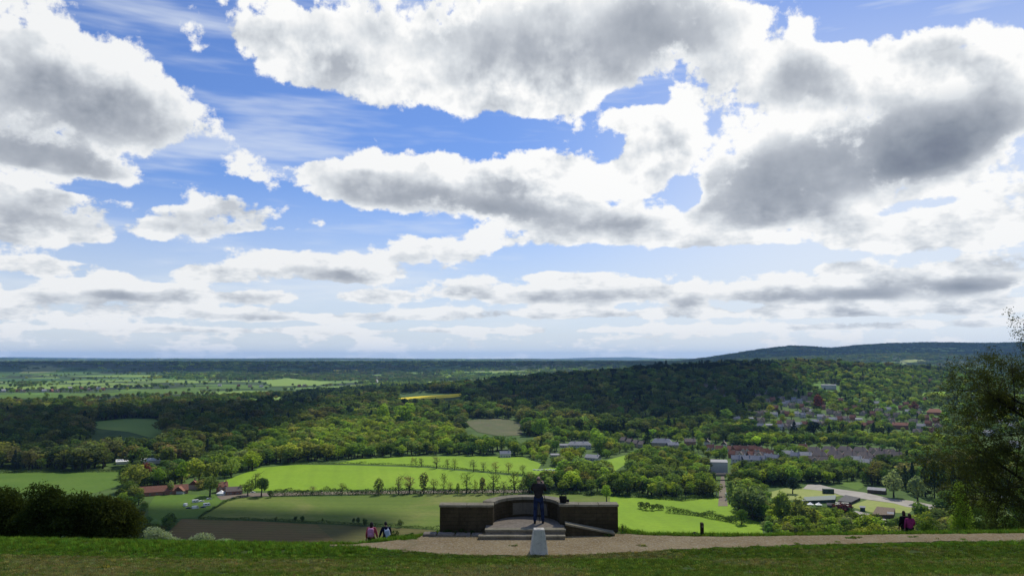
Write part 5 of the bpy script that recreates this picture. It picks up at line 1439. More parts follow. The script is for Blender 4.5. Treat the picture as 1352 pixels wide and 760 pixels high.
# -- nearest of every wood as single trees, the rest as woodland
SINGLE = dict(left=(48, 'dark leafed tree at the near edge of the shaded wood behind the grazed field', 'trees at the edge of the shaded wood'),
              middle=(46, 'spring green tree at the edge of the sunlit wood above the bright fields', 'trees at the edge of the sunlit wood'),
              band=(62, 'tree in the long mixed band right of the wall beyond the field', 'trees in the band beyond the right hand field'),
              riverside=(34, 'leafy tree or bush on the river bank in front of the nursery', 'trees on the river bank'),
              plantation=(26, 'slender tree in the plantation behind the nursery lawn', 'trees of the plantation'),
              farm=(8, 'green tree standing close behind the farm', 'trees behind the farm'),
              farmscrub=(14, 'dark rounded bush below the red farm range', 'bushes below the farm'),
              gardens=(16, 'garden tree around the white houses below the ridge', 'garden trees below the ridge'),
              belt=(16, 'pale green tree in the straight belt above the estate roofs', 'trees of the pale belt'))
by_region = {}
for w in WOODS: by_region.setdefault(w[0], []).append(w)
rest = {}
for reg, rows in by_region.items():
    n, lab, grp = SINGLE.get(reg, (0, '', ''))
    if n:
        vis = []
        bx, by, dep = project(np.array([r[3] for r in rows]), np.array([r[4] for r in rows]), np.array([r[5] for r in rows]))
        order = np.argsort(np.array([r[4] for r in rows]))
        picked = [i for i in order if -10 < bx[i] < 1362 and by[i] < 712][:n]
        for i in picked:
            _, kd, p, x, y, z, h, wd, t = rows[i]
            nm = 'bush' if kd == 'shrub' else 'conifer' if kd in ('conifer', 'pine') else 'broadleaf_tree'
            root = thing(nm, lab, 'bush' if kd == 'shrub' else 'tree', (x, y, z), RNG.uniform(0, 6.28), grp, (wd / 2 / p.rx, wd / 2 / p.rx, h / p.H))
            link('trunk', p.trunk, root)
            link('crown', p.crown, root)['tint'] = [float(v) for v in t]
        s = set(picked)
        rows = [r for i, r in enumerate(rows) if i not in s]
    rest.setdefault({'left': 'left', 'darkblock': 'left', 'middle': 'left', 'farm': 'left', 'farmscrub': 'left'}.get(reg, 'right'), []).extend(rows)

def emit(name, rows, label):
    used, pts = {}, []
    rng = np.random.default_rng(5)
    for _, kd, p, x, y, z, h, w, t in rows:
        used[p.i] = p.whole
        pts.append(row_of(x, y, z, p, h, w, rng, t))
    return scatter(name, pts, used, label)
emit('woodland', rest['left'], 'mixed wood rising behind the bright fields and the farm')
emit('woodland', rest['right'], 'wood and garden trees covering the ridge and the town')

# -- the plain: copses, hedgerow trees and woods out to the horizon
def plain_trees():
    rng = np.random.default_rng(41)
    pts, used = [], {}
    n = 60000
    D = np.exp(rng.uniform(math.log(1750), math.log(24000), n))
    col = rng.uniform(-80, 1430, n)
    X = (col - 676) / FPX * D
    k = free(X, D)
    z = ground_z(X, D)
    rh = ridge_height(X, D)
    k &= rh < 8
    big = fbm(X / 1500 + 3, D / 1300, 4, 51)
    lines = np.abs(fbm(X / 420, D / 420, 2, 52) - 0.5)
    near_ = D < 5200
    wood_ = big + sstep(D, 3800, 9000) * 0.10 - 0.11 * (1 - sstep(D, 3400, 4600))
    keep = np.where(wood_ > 0.535, rng.random(n) < 0.85, np.where(lines < 0.016, rng.random(n) < 0.85, rng.random(n) < 0.05))
    k &= keep
    hz = clear_of(X, D, z, np.full(n, 12.0))
    k &= hz
    idx = np.nonzero(k)[0]
    tint_patch = fbm(X / 900, D / 1600, 3, 61)  # broad patches of lighter and darker leaf tints
    for i in idx:
        d = D[i]
        if wood_[i] > 0.535 or d > 5200:
            p = PROTO['copse'][rng.integers(len(PROTO['copse']))]
            w = 34 * max(1.0, d / 4200) * rng.uniform(0.7, 1.3); h = rng.uniform(11, 17) * (1 + 0.25 * sstep(d, 5000, 14000))
        else:
            kd = ['round', 'round', 'oval', 'shrub'][rng.integers(4)]
            p = PROTO[kd][rng.integers(len(PROTO[kd]))]
            h = rng.uniform(9, 16); w = h * rng.uniform(0.8, 1.15)
        pal = (LIGHT[:4] + MID) if tint_patch[i] > 0.54 else (DARK + MID[:3])
        used[p.i] = p.whole
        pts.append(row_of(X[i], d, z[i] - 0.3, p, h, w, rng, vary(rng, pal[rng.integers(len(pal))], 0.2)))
    # hedgerow lines of the near plain
    for (a, b, sp) in [((-20, 529), (150, 527), 26), ((60, 519.5), (260, 516), 30), ((100, 526.5), (210, 523.5), 20), ((150, 532), (330, 536), 18), ((200, 536), (330, 533), 16), ((262, 521), (420, 522), 34), ((300, 524), (372, 527), 24), ((400, 512), (480, 507), 40), ((-20, 516), (260, 511.5), 20), ((-20, 538), (110, 538), 22),
                       ((560, 508), (690, 503), 30), ((230, 529), (340, 530), 24), ((180, 525), (270, 526), 26)]:
        A, B = np.array(at(*a)), np.array(at(*b))
        L = np.linalg.norm(B - A)
        for q in range(int(L / sp)):
            if vnoise(q / 3.0, a[0], 3) < 0.35: continue
            P = A + (B - A) * (q + rng.uniform(0, 0.8)) * sp / L
            x, y = P[0] + rng.normal() * 4, P[1] + rng.normal() * 10
            kd = ['round', 'oval', 'shrub'][rng.integers(3)]; p = PROTO[kd][rng.integers(len(PROTO[kd]))]; used[p.i] = p.whole
            h = rng.uniform(8, 15)
            pts.append(row_of(x, y, gz(x, y), p, h, h * rng.uniform(0.9, 1.3), rng, vary(rng, (DARK + MID[:2])[rng.integers(7)], 0.2)))
    # woods on the far hills
    m = 9000
    X = rng.uniform(900, 7000, m); D = rng.uniform(5000, 8300, m)
    z = ground_z(X, D)
    f = fbm(X / 500, D / 420, 4, 71)
    k = (z > 40) & (f > 0.30)
    for i in np.nonzero(k)[0]:
        p = PROTO['copse'][rng.integers(len(PROTO['copse']))]; used[p.i] = p.whole
        pts.append(row_of(X[i], D[i], z[i] - 0.5, p, rng.uniform(11, 16), rng.uniform(55, 85), rng, vary(rng, DARK[rng.integers(4)], 0.2)))
    return scatter('far_woodland', pts, used, 'hedgerow trees and woods of the plain out to the far hills')
plain_trees()
# ------------------------------------------------------------------ viewpoint: path, wall, pillar, post
def path_build(N):
    P = position(N)
    a = N.noise(P, 0.8, 5, 0.6, 0.4); b = N.noise(P, 9.0, 5, 0.65)
    v = N.node('ShaderNodeTexVoronoi', feature='F1'); N.put(v.inputs['Vector'], P); v.inputs['Scale'].default_value = 26.0
    c = N.ramp(a, [(0.28, (0.23, 0.163, 0.072)), (0.5, (0.30, 0.222, 0.104)), (0.75, (0.37, 0.285, 0.148))])
    c = N.mix(N.smooth(b, 0.4, 0.7, 0.0, 0.5), c, (0.18, 0.13, 0.08))
    sc = N.node('ShaderNodeSeparateColor'); N.put(sc.inputs[0], v.outputs['Color'])
    c = N.mix(N.smooth(sc.outputs[0], 0.66, 0.86, 0.0, 0.75), c, (0.40, 0.345, 0.235))
    c = N.mix(N.smooth(sc.outputs[1], 0.7, 0.9, 0.0, 0.4), c, (0.15, 0.11, 0.055))
    g = N.noise(P, 0.45, 4, 0.6)
    c = N.mix(N.smooth(g, 0.58, 0.72, 0.0, 0.5), c, (0.135, 0.125, 0.055))
    return pbsdf(N, c, 0.95, 0.1, bump=(N.mad(v.outputs['Distance'], -0.6, b), 0.5, 0.03))
M_PATH = material('stony_path', path_build)

def stone_build(dark, light, moss, joints=0.0):
    def f(N):
        t = N.node('ShaderNodeTexCoord'); O = t.outputs['Object']
        a = N.noise(O, 1.6, 6, 0.65, 0.6); b = N.noise(O, 11.0, 5, 0.65); c = N.noise(O, 45.0, 3, 0.6)
        col = N.mix(N.smooth(a, 0.3, 0.7), dark, light)
        col = N.mix(N.smooth(b, 0.48, 0.72, 0.0, 0.7), col, moss)
        col = N.mix(N.smooth(c, 0.62, 0.75, 0.0, 0.5), col, tuple(min(1, x * 1.7) for x in light))
        # rain streaks of lichen running down
        mp = N.node('ShaderNodeMapping'); N.put(mp.inputs['Vector'], O); mp.inputs['Scale'].default_value = (4.0, 4.0, 0.5)
        s = N.noise(mp.outputs[0], 1.3, 4, 0.6)
        col = N.mix(N.smooth(s, 0.5, 0.75, 0.0, 0.6), col, tuple(x * 0.55 for x in dark))
        h = N.mad(b, 0.6, N.mul(c, 0.5))
        if joints:
            br = N.node('ShaderNodeTexBrick'); 
            xz = N.node('ShaderNodeCombineXYZ'); sp = N.node('ShaderNodeSeparateXYZ'); N.put(sp.inputs[0], O)
            N.put(xz.inputs[0], N.add(sp.outputs[0], sp.outputs[1])); N.put(xz.inputs[1], sp.outputs[2])
            N.put(br.inputs['Vector'], xz.outputs[0]); br.inputs['Scale'].default_value = 1.0
            br.inputs['Brick Width'].default_value = 0.42; br.inputs['Row Height'].default_value = 0.14; br.inputs['Mortar Size'].default_value = 0.012; br.inputs['Mortar Smooth'].default_value = 0.3
            col = N.mix(N.mul(br.outputs['Fac'], joints), col, tuple(x * 0.6 for x in dark))
            h = N.mad(br.outputs['Fac'], -0.8, h)
        return pbsdf(N, col, 0.95, 0.12, bump=(h, 0.6, 0.02))
    return f
M_WALLSTONE = material('weathered_wall_stone', stone_build((0.058, 0.044, 0.024), (0.10, 0.078, 0.044), (0.04, 0.045, 0.016), 0.42))
M_COPING = material('pale_coping', stone_build((0.23, 0.20, 0.13), (0.35, 0.31, 0.215), (0.16, 0.15, 0.075)))
M_PAVING = material('worn_paving', stone_build((0.21, 0.175, 0.13), (0.30, 0.255, 0.195), (0.13, 0.11, 0.07)))
M_PILLAR = material('whitewashed_concrete', stone_build((0.62, 0.57, 0.45), (0.74, 0.69, 0.56), (0.42, 0.38, 0.28)))
M_POST = plain('old_post', (0.055, 0.042, 0.03), 0.95, 0.1, 0.3, 6.0)
M_PLAQUE = material('inscribed_stone', stone_build((0.16, 0.14, 0.10), (0.21, 0.185, 0.135), (0.12, 0.11, 0.07)))

def nearsheet(name, px, mat, off=0.012):
    return sheet(name, [near(*p) for p in px], off, 0.25, mat, ragged=0.13)
nearsheet('path', [(398, 716.5), (440, 716), (500, 714.4), (548, 712.3), (556, 704.5), (600, 702.5), (640, 702), (700, 698), (760, 698), (815, 704), (845, 706), (900, 707.6), (950, 707.4), (1000, 706.5), (1100, 705.2), (1200, 704), (1352, 702.8), (1460, 702),
                   (1460, 712.5), (1352, 713.2), (1280, 714), (1200, 716), (1100, 718), (1010, 720.5), (940, 723), (880, 726), (820, 729.5), (770, 732), (725, 733.8), (690, 734), (640, 733), (590, 731), (545, 728), (500, 724), (455, 720)], M_PATH)

Z = BENCH
WALL = thing('viewpoint_wall', 'curved stone viewpoint wall with pale coping, raised paved platform and steps', 'memorial wall', (0, 0.5, Z))
def wpx(px, D): return (px - 676) / FPX * D
LX0, LX1 = wpx(581, 29.9), wpx(651, 29.9)          # left block
RX0, RX1 = wpx(738.5, 30.1), wpx(815, 30.1)        # right block
YF, YB, TOP = 29.9, 30.42, 1.02
CXW = (LX1 + RX0) / 2; HW = (RX0 - LX1) / 2
PLAT = 0.28
def block(x0, x1, yf, yb, name):
    b = MB(); b.box(x0, x1, yf, yb, -0.3, TOP - 0.09, bevel=0.025)
    o = b.build(name, M_WALLSTONE, WALL)
    return o
block(LX0, LX1, YF, YB, 'wall_block')
block(RX0, RX1, YF + 0.1, YB + 0.1, 'wall_block')
# curved back: ring between two half ellipses
def arc(rx, ry, yc, n=28): return [(CXW - rx * math.cos(math.pi * i / n), yc + ry * math.sin(math.pi * i / n)) for i in range(n + 1)]
YC = YB - 0.25
inner, outer = arc(HW, 1.42, YC), arc(HW + 0.42, 1.86, YC)
def ring(a, b, z0, z1):
    m = MB(); n = len(a)
    vs = [(x, y, z0) for x, y in a] + [(x, y, z0) for x, y in b] + [(x, y, z1) for x, y in a] + [(x, y, z1) for x, y in b]
    fs = []
    for i in range(n - 1):
        fs += [(i, i + 1, n + i + 1, n + i), (2 * n + i, 3 * n + i, 3 * n + i + 1, 2 * n + i + 1), (i, 2 * n + i, 2 * n + i + 1, i + 1), (n + i, n + i + 1, 3 * n + i + 1, 3 * n + i)]
    fs += [(0, n, 3 * n, 2 * n), (n - 1, 3 * n - 1, 4 * n - 1, 2 * n - 1)]
    m.addv(vs, fs); return m
ring(inner, outer, -0.3, TOP - 0.092).build('curved_wall', M_WALLSTONE, WALL)
# coping: slabs on the blocks, bent slab on the curve
for (x0, x1, yf, yb) in ((LX0 - 0.03, LX1 + 0.03, YF - 0.03, YB + 0.03), (RX0 - 0.03, RX1 + 0.03, YF + 0.07, YB + 0.13)):
    b = MB(); n = max(2, int((x1 - x0) / 0.75))
    for k in range(n):
        b.box(x0 + (x1 - x0) * k / n + 0.004, x0 + (x1 - x0) * (k + 1) / n - 0.004, yf, yb, TOP - 0.087, TOP + random.uniform(-0.004, 0.006), bevel=0.015)
    b.build('coping', M_COPING, WALL)
i2, o2 = arc(HW - 0.03, 1.39, YC + 0.3, 28), arc(HW + 0.45, 1.60, YC + 0.3, 28)
i2 = [(x, y) for x, y in arc(HW - 0.03, 1.39, YC)]; o2 = [(x, y) for x, y in arc(HW + 0.45, 1.89, YC)]
i2, o2 = i2[2:-2], o2[2:-2]
ring(i2, o2, TOP - 0.095, TOP + 0.012).build('curved_coping', M_COPING, WALL)
# platform and steps
PX0, PX1 = wpx(641, 29.1), wpx(746, 29.1)
outl = [(PX0, 29.1), (PX1, 29.1), (PX1, YF + 0.02), (RX0 + 0.02, YF + 0.25)] + [(x, y) for x, y in reversed(arc(HW - 0.004, 1.416, YC))][1:-1] + [(LX1 - 0.02, YF + 0.25), (PX0, YF - 0.02)]
MB().prism(outl, -0.25, PLAT).build('platform', M_PAVING, WALL)
SX0, SX1 = wpx(632, 28.55), wpx(746, 28.55)
b = MB(); b.box(SX0, SX1, 28.75, 29.095, -0.25, 0.125, bevel=0.015); b.build('step', M_PAVING, WALL)
b = MB(); b.box(PX0 - 0.02, PX1 + 0.02, 29.06, 29.4, PLAT - 0.055, PLAT + 0.012, bevel=0.012); b.build('step_nosing', M_COPING, WALL)
b = MB(); b.box(SX0 - 0.02, SX1 + 0.02, 28.72, 29.0, 0.075, 0.137, bevel=0.012); b.build('step_nosing', M_COPING, WALL)
# sloping cheek on the right of the steps
cx0, cx1 = PX1 + 0.025, wpx(813, 28.9)
b = MB(); n = 10
vs, fs = [], []
for (y0, y1, dz, mi) in ((29.32, 29.75, 0.0, 0),):
    top = lambda t: 0.34 * (1 - t) + 0.05
    for k in range(n + 1):
        t = k / n; x = cx0 + (cx1 - cx0) * t
        vs += [(x, y0, -0.25), (x, y1, -0.25), (x, y1, top(t)), (x, y0, top(t))]
    for k in range(n):
        a = 4 * k
        fs += [(a, a + 4, a + 7, a + 3), (a + 3, a + 7, a + 6, a + 2), (a + 2, a + 6, a + 5, a + 1), (a + 1, a + 5, a + 4, a)]
    fs += [(0, 3, 2, 1), (4 * n, 4 * n + 1, 4 * n + 2, 4 * n + 3)]
b.addv(vs, fs); b.build('ramp_wall', M_WALLSTONE, WALL)
b = MB(); vs, fs = [], []
for k in range(n + 1):
    t = k / n; x = cx0 + (cx1 - cx0) * t
    vs += [(x, 29.30, top(t) + 0.003), (x, 29.77, top(t) + 0.003), (x, 29.77, top(t) + 0.06), (x, 29.30, top(t) + 0.06)]
for k in range(n):
    a = 4 * k
    fs += [(a, a + 4, a + 7, a + 3), (a + 3, a + 7, a + 6, a + 2), (a + 2, a + 6, a + 5, a + 1), (a + 1, a + 5, a + 4, a)]
fs += [(0, 3, 2, 1), (4 * n, 4 * n + 1, 4 * n + 2, 4 * n + 3)]
b.addv(vs, fs); b.build('ramp_coping', M_COPING, WALL)
# plaque on the inner curve: bent panel with a raised border
def bent(x0, x1, z0, z1, out, th, nseg=10):
    m = MB(); vs, fs = [], []
    for k in range(nseg + 1):
        x = x0 + (x1 - x0) * k / nseg
        c = max(-1, min(1, (CXW - x) / HW)); y = YC + 1.42 * math.sqrt(1 - c * c) - out
        vs += [(x, y, z0), (x, y, z1), (x, y - th, z1), (x, y - th, z0)]
    for k in range(nseg):
        a = 4 * k
        fs += [(a, a + 1, a + 5, a + 4), (a + 1, a + 2, a + 6, a + 5), (a + 2, a + 3, a + 7, a + 6), (a + 3, a, a + 4, a + 7)]
    fs += [(0, 3, 2, 1), (4 * nseg, 4 * nseg + 1, 4 * nseg + 2, 4 * nseg + 3)]
    return m.addv(vs, fs)
qx0, qx1 = wpx(677, 31.4), wpx(722, 31.4)
bent(qx0, qx1, PLAT + 0.09, TOP - 0.20, 0.003, 0.035).build('plaque', M_PLAQUE, WALL)
fr = MB()
for (x0, x1, z0, z1) in ((qx0 - 0.05, qx1 + 0.05, TOP - 0.195, TOP - 0.14), (qx0 - 0.05, qx1 + 0.05, PLAT + 0.03, PLAT + 0.085)):
    m = bent(x0, x1, z0, z1, 0.003, 0.06); fr.addv(m.v, m.f)
for (x0, x1) in ((qx0 - 0.055, qx0 - 0.004), (qx1 + 0.004, qx1 + 0.055)):
    m = bent(x0, x1, PLAT + 0.087, TOP - 0.197, 0.003, 0.06, 2); fr.addv(m.v, m.f)
fr.build('plaque_frame', M_WALLSTONE, WALL)
# pale kerb stones on the grass left of the wall
kp = thing('kerb_stone', 'row of pale worn kerb stones against the left end of the wall', 'kerb', (*near(598, 706), Z))
kx = [near(558, 706.5)[0], near(577, 706)[0], near(601, 706)[0], near(622, 706)[0], near(638, 706)[0]]
for k in range(4):
    b = MB(); b.box(kx[k] + 0.02 - kp.location.x, kx[k + 1] - 0.02 - kp.location.x, -0.22 + 0.03 * (k % 2), 0.22, -0.1, 0.09 - 0.012 * k, bevel=0.03)
    b.build('stone', M_PAVING, kp)

# survey pillar: tapered, square, a little chipped
px_, py_ = near(712, 732.5)
PIL = thing('survey_pillar', 'tapering whitewashed concrete survey pillar standing on the path edge', 'survey pillar', (px_, py_ + 0.3, Z), 0.03)
b = MB(); n = 7
rings = [(-0.2, 0.305), (0.0, 0.295), (0.16, 0.274), (0.45, 0.232), (0.74, 0.186), (0.785, 0.178), (0.80, 0.166)]
vs, fs = [], []
for z, r in rings:
    c = r * 0.10
    for (sx, sy, ox, oy) in ((-1, -1, c, 0), (1, -1, -c, 0), (1, -1, 0, c), (1, 1, 0, -c), (1, 1, -c, 0), (-1, 1, c, 0), (-1, 1, 0, -c), (-1, -1, 0, c)):
        vs.append((sx * r + ox + random.uniform(-.003, .003), sy * r + oy + random.uniform(-.003, .003), z))
for i in range(len(rings) - 1):
    for k in range(8): fs.append((i * 8 + k, i * 8 + (k + 1) % 8, (i + 1) * 8 + (k + 1) % 8, (i + 1) * 8 + k))
fs.append(tuple(8 * (len(rings) - 1) + k for k in range(8)))
b.addv(vs, fs); b.build('shaft', M_PILLAR, PIL)
b = MB(); b.tube([(0, 0, 0.797), (0, 0, 0.812)], 0.09, 16); b.build('top_plate', M_PILLAR, PIL)

# way post on the lip of the hill, and a stone beside it
x, y = near(927, 704)
wp = thing('way_post', 'square dark wooden way post standing on the grass lip', 'post', (x, y, gz(x, y)), 0.2)
b = MB(); b.box(-0.055, 0.055, -0.055, 0.055, -0.3, 0.44, bevel=0.01); b.addv([(-0.05, -0.05, 0.442), (0.05, -0.05, 0.442), (0.05, 0.05, 0.47), (-0.05, 0.05, 0.47), (-0.05, -0.05, 0.425), (0.05, -0.05, 0.425), (0.05, 0.05, 0.425), (-0.05, 0.05, 0.425)], [(0, 1, 2, 3), (4, 5, 1, 0), (5, 6, 2, 1), (6, 7, 3, 2), (7, 4, 0, 3)])
b.build('shaft', M_POST, wp)
b = MB(); b.box(-0.035, 0.035, -0.062, -0.057, 0.30, 0.37, bevel=0.001); b.build('arrow_disc', M_PLAQUE, wp)
bm = bmesh.new(); bmesh.ops.create_icosphere(bm, subdivisions=3, radius=0.10)
for v in bm.verts:
    f = 0.8 + 0.4 * float(vnoise(v.co.x * 14 + 3, v.co.y * 14 + v.co.z * 9, 4)); v.co = Vector((v.co.x * 1.2 * f, v.co.y * f, v.co.z * 0.8 * f))
b = MB(); b.bm(bm); x, y = near(917.5, 705.2)
tag(b.build('stone', M_POST, None, True, loc=(x, y, gz(x, y) + 0.05)), 'fist sized dark stone on the grass left of the way post', 'stone')

# bag left on the wall
M_BAG = plain('black_nylon', (0.012, 0.012, 0.013), 0.7, 0.25, 0.3, 9.0)
bx0 = wpx(744.5, 30.3)
BAG = thing('camera_bag', 'black padded camera bag left open on top of the wall', 'bag', (bx0, 30.83, Z + TOP + 0.009), -0.15)
b = MB(); b.box(-0.16, 0.11, -0.1, 0.1, 0.0, 0.24, bevel=0.05); b.build('bag_body', M_BAG, BAG, True)
b = MB(); b.box(-0.17, 0.07, -0.12, -0.101, 0.13, 0.27, bevel=0.009); b.build('lid', M_BAG, BAG, True)
b = MB(); b.box(0.112, 0.2, -0.07, 0.07, 0.02, 0.13, bevel=0.03); b.build('side_pocket', M_BAG, BAG, True)
b = MB(); b.tube([(-0.1, 0, 0.24), (-0.08, 0.01, 0.31), (0.0, 0.02, 0.33), (0.07, 0.01, 0.29), (0.08, 0, 0.23)], 0.014, 6); b.build('handle', M_BAG, BAG, True)

# ------------------------------------------------------------------ plants close by
def leafy(name, lab, cat, loc, lobes, leaf, n, tint, seed, stems=9, crown_mat=None, stem_h=None, jitter=0.9, hollow=0.55):
    """lobes: (x, y, z, radius, squash); twigs run from the foot into every lobe"""
    rng = np.random.default_rng(seed)
    t = thing(name, lab, cat, loc)
    L = np.array(lobes, float)
    w = L[:, 3] ** 2; w = w / w.sum()
    k = rng.choice(len(L), n, p=w)
    d = unit(rng, n); d[:, 2] = np.abs(d[:, 2]) * np.where(rng.random(n) < 0.75, 1, -1)
    rad = rng.uniform(hollow, 1.03, n) ** 0.7 * (1 + 0.10 * rng.normal(size=n))
    # ragged outline: shoots standing out
    sh = fbm(np.arctan2(d[:, 1], d[:, 0]) * 2.6 + L[k, 0] * 3, d[:, 2] * 3.2 + k, 3, seed)
    rad = rad * (0.78 + 0.46 * sh)
    P = L[k, :3] + d * (rad * L[k, 3])[:, None] * np.stack([np.ones(n), np.ones(n), L[k, 4]], 1)
    P = P[P[:, 2] > -0.6]
    d = d[:len(P)]
    nn = unit(rng, len(P)) * jitter + d * 0.7; nn[:, 2] += 0.25
    nn /= np.linalg.norm(nn, axis=1, keepdims=True)
    V, F = quads(P, nn, leaf * rng.uniform(0.55, 1.35, len(P)), rng, 0.6)
    c = link('foliage', mesh_np(name + '_foliage', V, F, [M_LEAF]), t); c['tint'] = [float(v) for v in tint]
    b = MB()
    for j in range(stems):
        l = L[rng.integers(len(L))]
        e = l[:3] + unit(rng, 1)[0] * l[3] * 0.8
        f = np.array([l[0] * 0.35 + rng.normal() * 0.1, l[1] * 0.35 + rng.normal() * 0.1, -0.4])
        m = (e + f) / 2 + rng.normal(size=3) * 0.15 * l[3]
        b.tube([f, m, e], [0.045, 0.03, 0.008], 5)
    b.build('stem', M_TWIG, t, True)
    return t

def spot(px, D):
    x = wpx(px, D); return x, D, gz(x, D)
def lobes_for(rng, w, h, d, n, r):
    out = []
    for i in range(n):
        a = rng.uniform(0, 6.28); q = math.sqrt(rng.uniform(0, 1))
        x = math.cos(a) * q * (w / 2 - r * 0.8); y = math.sin(a) * q * (d / 2 - r * 0.6)
        top = h * (1 - 0.35 * q * q) * rng.uniform(0.8, 1.05)
        z = rng.uniform(0.35, 1) * (top - r * 0.8)
        out.append((x, y, max(z, r * 0.4), r * rng.uniform(0.75, 1.2), 0.85))
    return out
rg = np.random.default_rng(91)
# the big hedge on the left: hawthorns grown into one another
for i, (px, D, w, h, n) in enumerate([(22, 43.5, 5.2, 3.75, 26000), (92, 42.5, 5.4, 4.15, 30000), (152, 43.0, 3.9, 3.85, 24000), (-42, 43.5, 4.6, 2.9, 16000)]):
    leafy('hawthorn_shrub', ['dark tall shrub at the left end of the big hedge on the lip', 'widest and tallest dark shrub in the middle of the big hedge', 'dark shrub with paler sprigs at the right end of the big hedge', 'dark shrub at the picture edge, beyond the left end of the big hedge'][i], 'shrub', spot(px, D), lobes_for(rg, w, h, 2.6, 30, 0.72), 0.115, n, [(0.025, 0.034, 0.008), (0.022, 0.032, 0.008), (0.036, 0.044, 0.011), (0.027, 0.037, 0.009)][i], 200 + i, 26)
# silver leaved shrubs
for i, (px, D, w, h, n) in enumerate([(214, 41, 1.7, 1.05, 2600), (234, 41.5, 1.2, 0.75, 1300), (277, 41.5, 1.45, 0.95, 2000), (306, 42, 1.1, 0.55, 1000)]):
    x, y, z = spot(px, D)
    leafy('whitebeam_shrub', f'{ORD[i]} from the left of the low silver leaved shrubs on the lip', 'shrub', (x, y, z + 0.35), lobes_for(rg, w, h, 1.0, 12, 0.3), 0.085, n, (0.20, 0.23, 0.15), 220 + i, 10)
for i, (px, D, w, h, n, lab, tint) in enumerate([
    (526, 31.0, 0.95, 0.42, 700, 'low dark green bush beside the walker with the pale bag', (0.03, 0.05, 0.014)),
    (545, 30.2, 0.8, 0.16, 350, 'flat spreading plant at the start of the path', (0.03, 0.06, 0.014)),
    (820, 30.4, 0.28, 0.42, 140, 'thin seedling growing by the right end of the wall', (0.08, 0.12, 0.03)),
    (606, 30.25, 1.3, 0.2, 700, 'dark weeds along the foot of the left wall block', (0.025, 0.04, 0.012)),
    (800, 29.75, 0.5, 0.13, 200, 'small weeds under the right wall block', (0.03, 0.05, 0.013)),
]):
    x, y = wpx(px, D), D
    leafy('weed' if h < 0.3 else 'bush', lab, 'plant', (x, y, gz(x, y)), lobes_for(rg, w, h, 0.4, 8, max(0.06, h * 0.35)), 0.055, n, tint, 240 + i, 5)

# undergrowth and young trees on the slope at the right
for i, (px, D, top, w, n, leaf, lab, tint, kind) in enumerate([
    (1257, 60, 637, 2.0, 7000, 0.12, 'bright yellow green sapling leaning on the darker shrubs', (0.14, 0.20, 0.03), 'sapling'),
    (1276, 64, 640, 2.4, 6000, 0.13, 'mid green shrub right of the yellow green sapling', (0.06, 0.095, 0.025), 'shrub'),
    (1300, 55, 676, 3.4, 6000, 0.12, 'low dark scrub under the tall tree', (0.035, 0.05, 0.015), 'shrub'),
    (1330, 60, 652, 2.6, 6000, 0.12, 'rounded mid green shrub near the picture edge under the tall tree', (0.05, 0.085, 0.02), 'shrub'),
    (1362, 58, 650, 3.4, 6000, 0.12, 'dark shrub under the tall tree, cut by the picture edge', (0.04, 0.06, 0.017), 'shrub'),
    (1243, 54, 684, 2.2, 3500, 0.11, 'low dark shrub at the foot of the yellow green sapling', (0.04, 0.06, 0.018), 'shrub'),
    (1316, 52, 690, 2.6, 3500, 0.10, 'leafy low scrub just behind the grass lip under the tall tree', (0.06, 0.095, 0.022), 'shrub'),
    (1298, 66, 620, 3.0, 7000, 0.13, 'yellowish shrub rising behind the scrub under the tall tree', (0.10, 0.125, 0.03), 'shrub'),
    (1212, 62, 664, 2.0, 3500, 0.12, 'soft green shrub left of the yellow green sapling', (0.08, 0.12, 0.03), 'shrub'),
]):
    x, y, z = spot(px, D)
    h = EYE.z - (top - 472) / FPX * D - z
    if kind == 'sapling':
        lb = [(rg.normal() * 0.15 * (1 - k / 14), rg.normal() * 0.2, h * (0.2 + 0.78 * k / 14), w * 0.42 * (1 - 0.55 * k / 14), 1.25) for k in range(15)]
    else:
        lb = lobes_for(rg, w, h, w * 0.8, 22, min(w, h) * 0.22)
    leafy('sapling' if kind == 'sapling' else 'shrub', lab, 'sapling' if kind == 'sapling' else 'shrub', (x, y, z), lb, leaf, n, tint, 260 + i, 12)

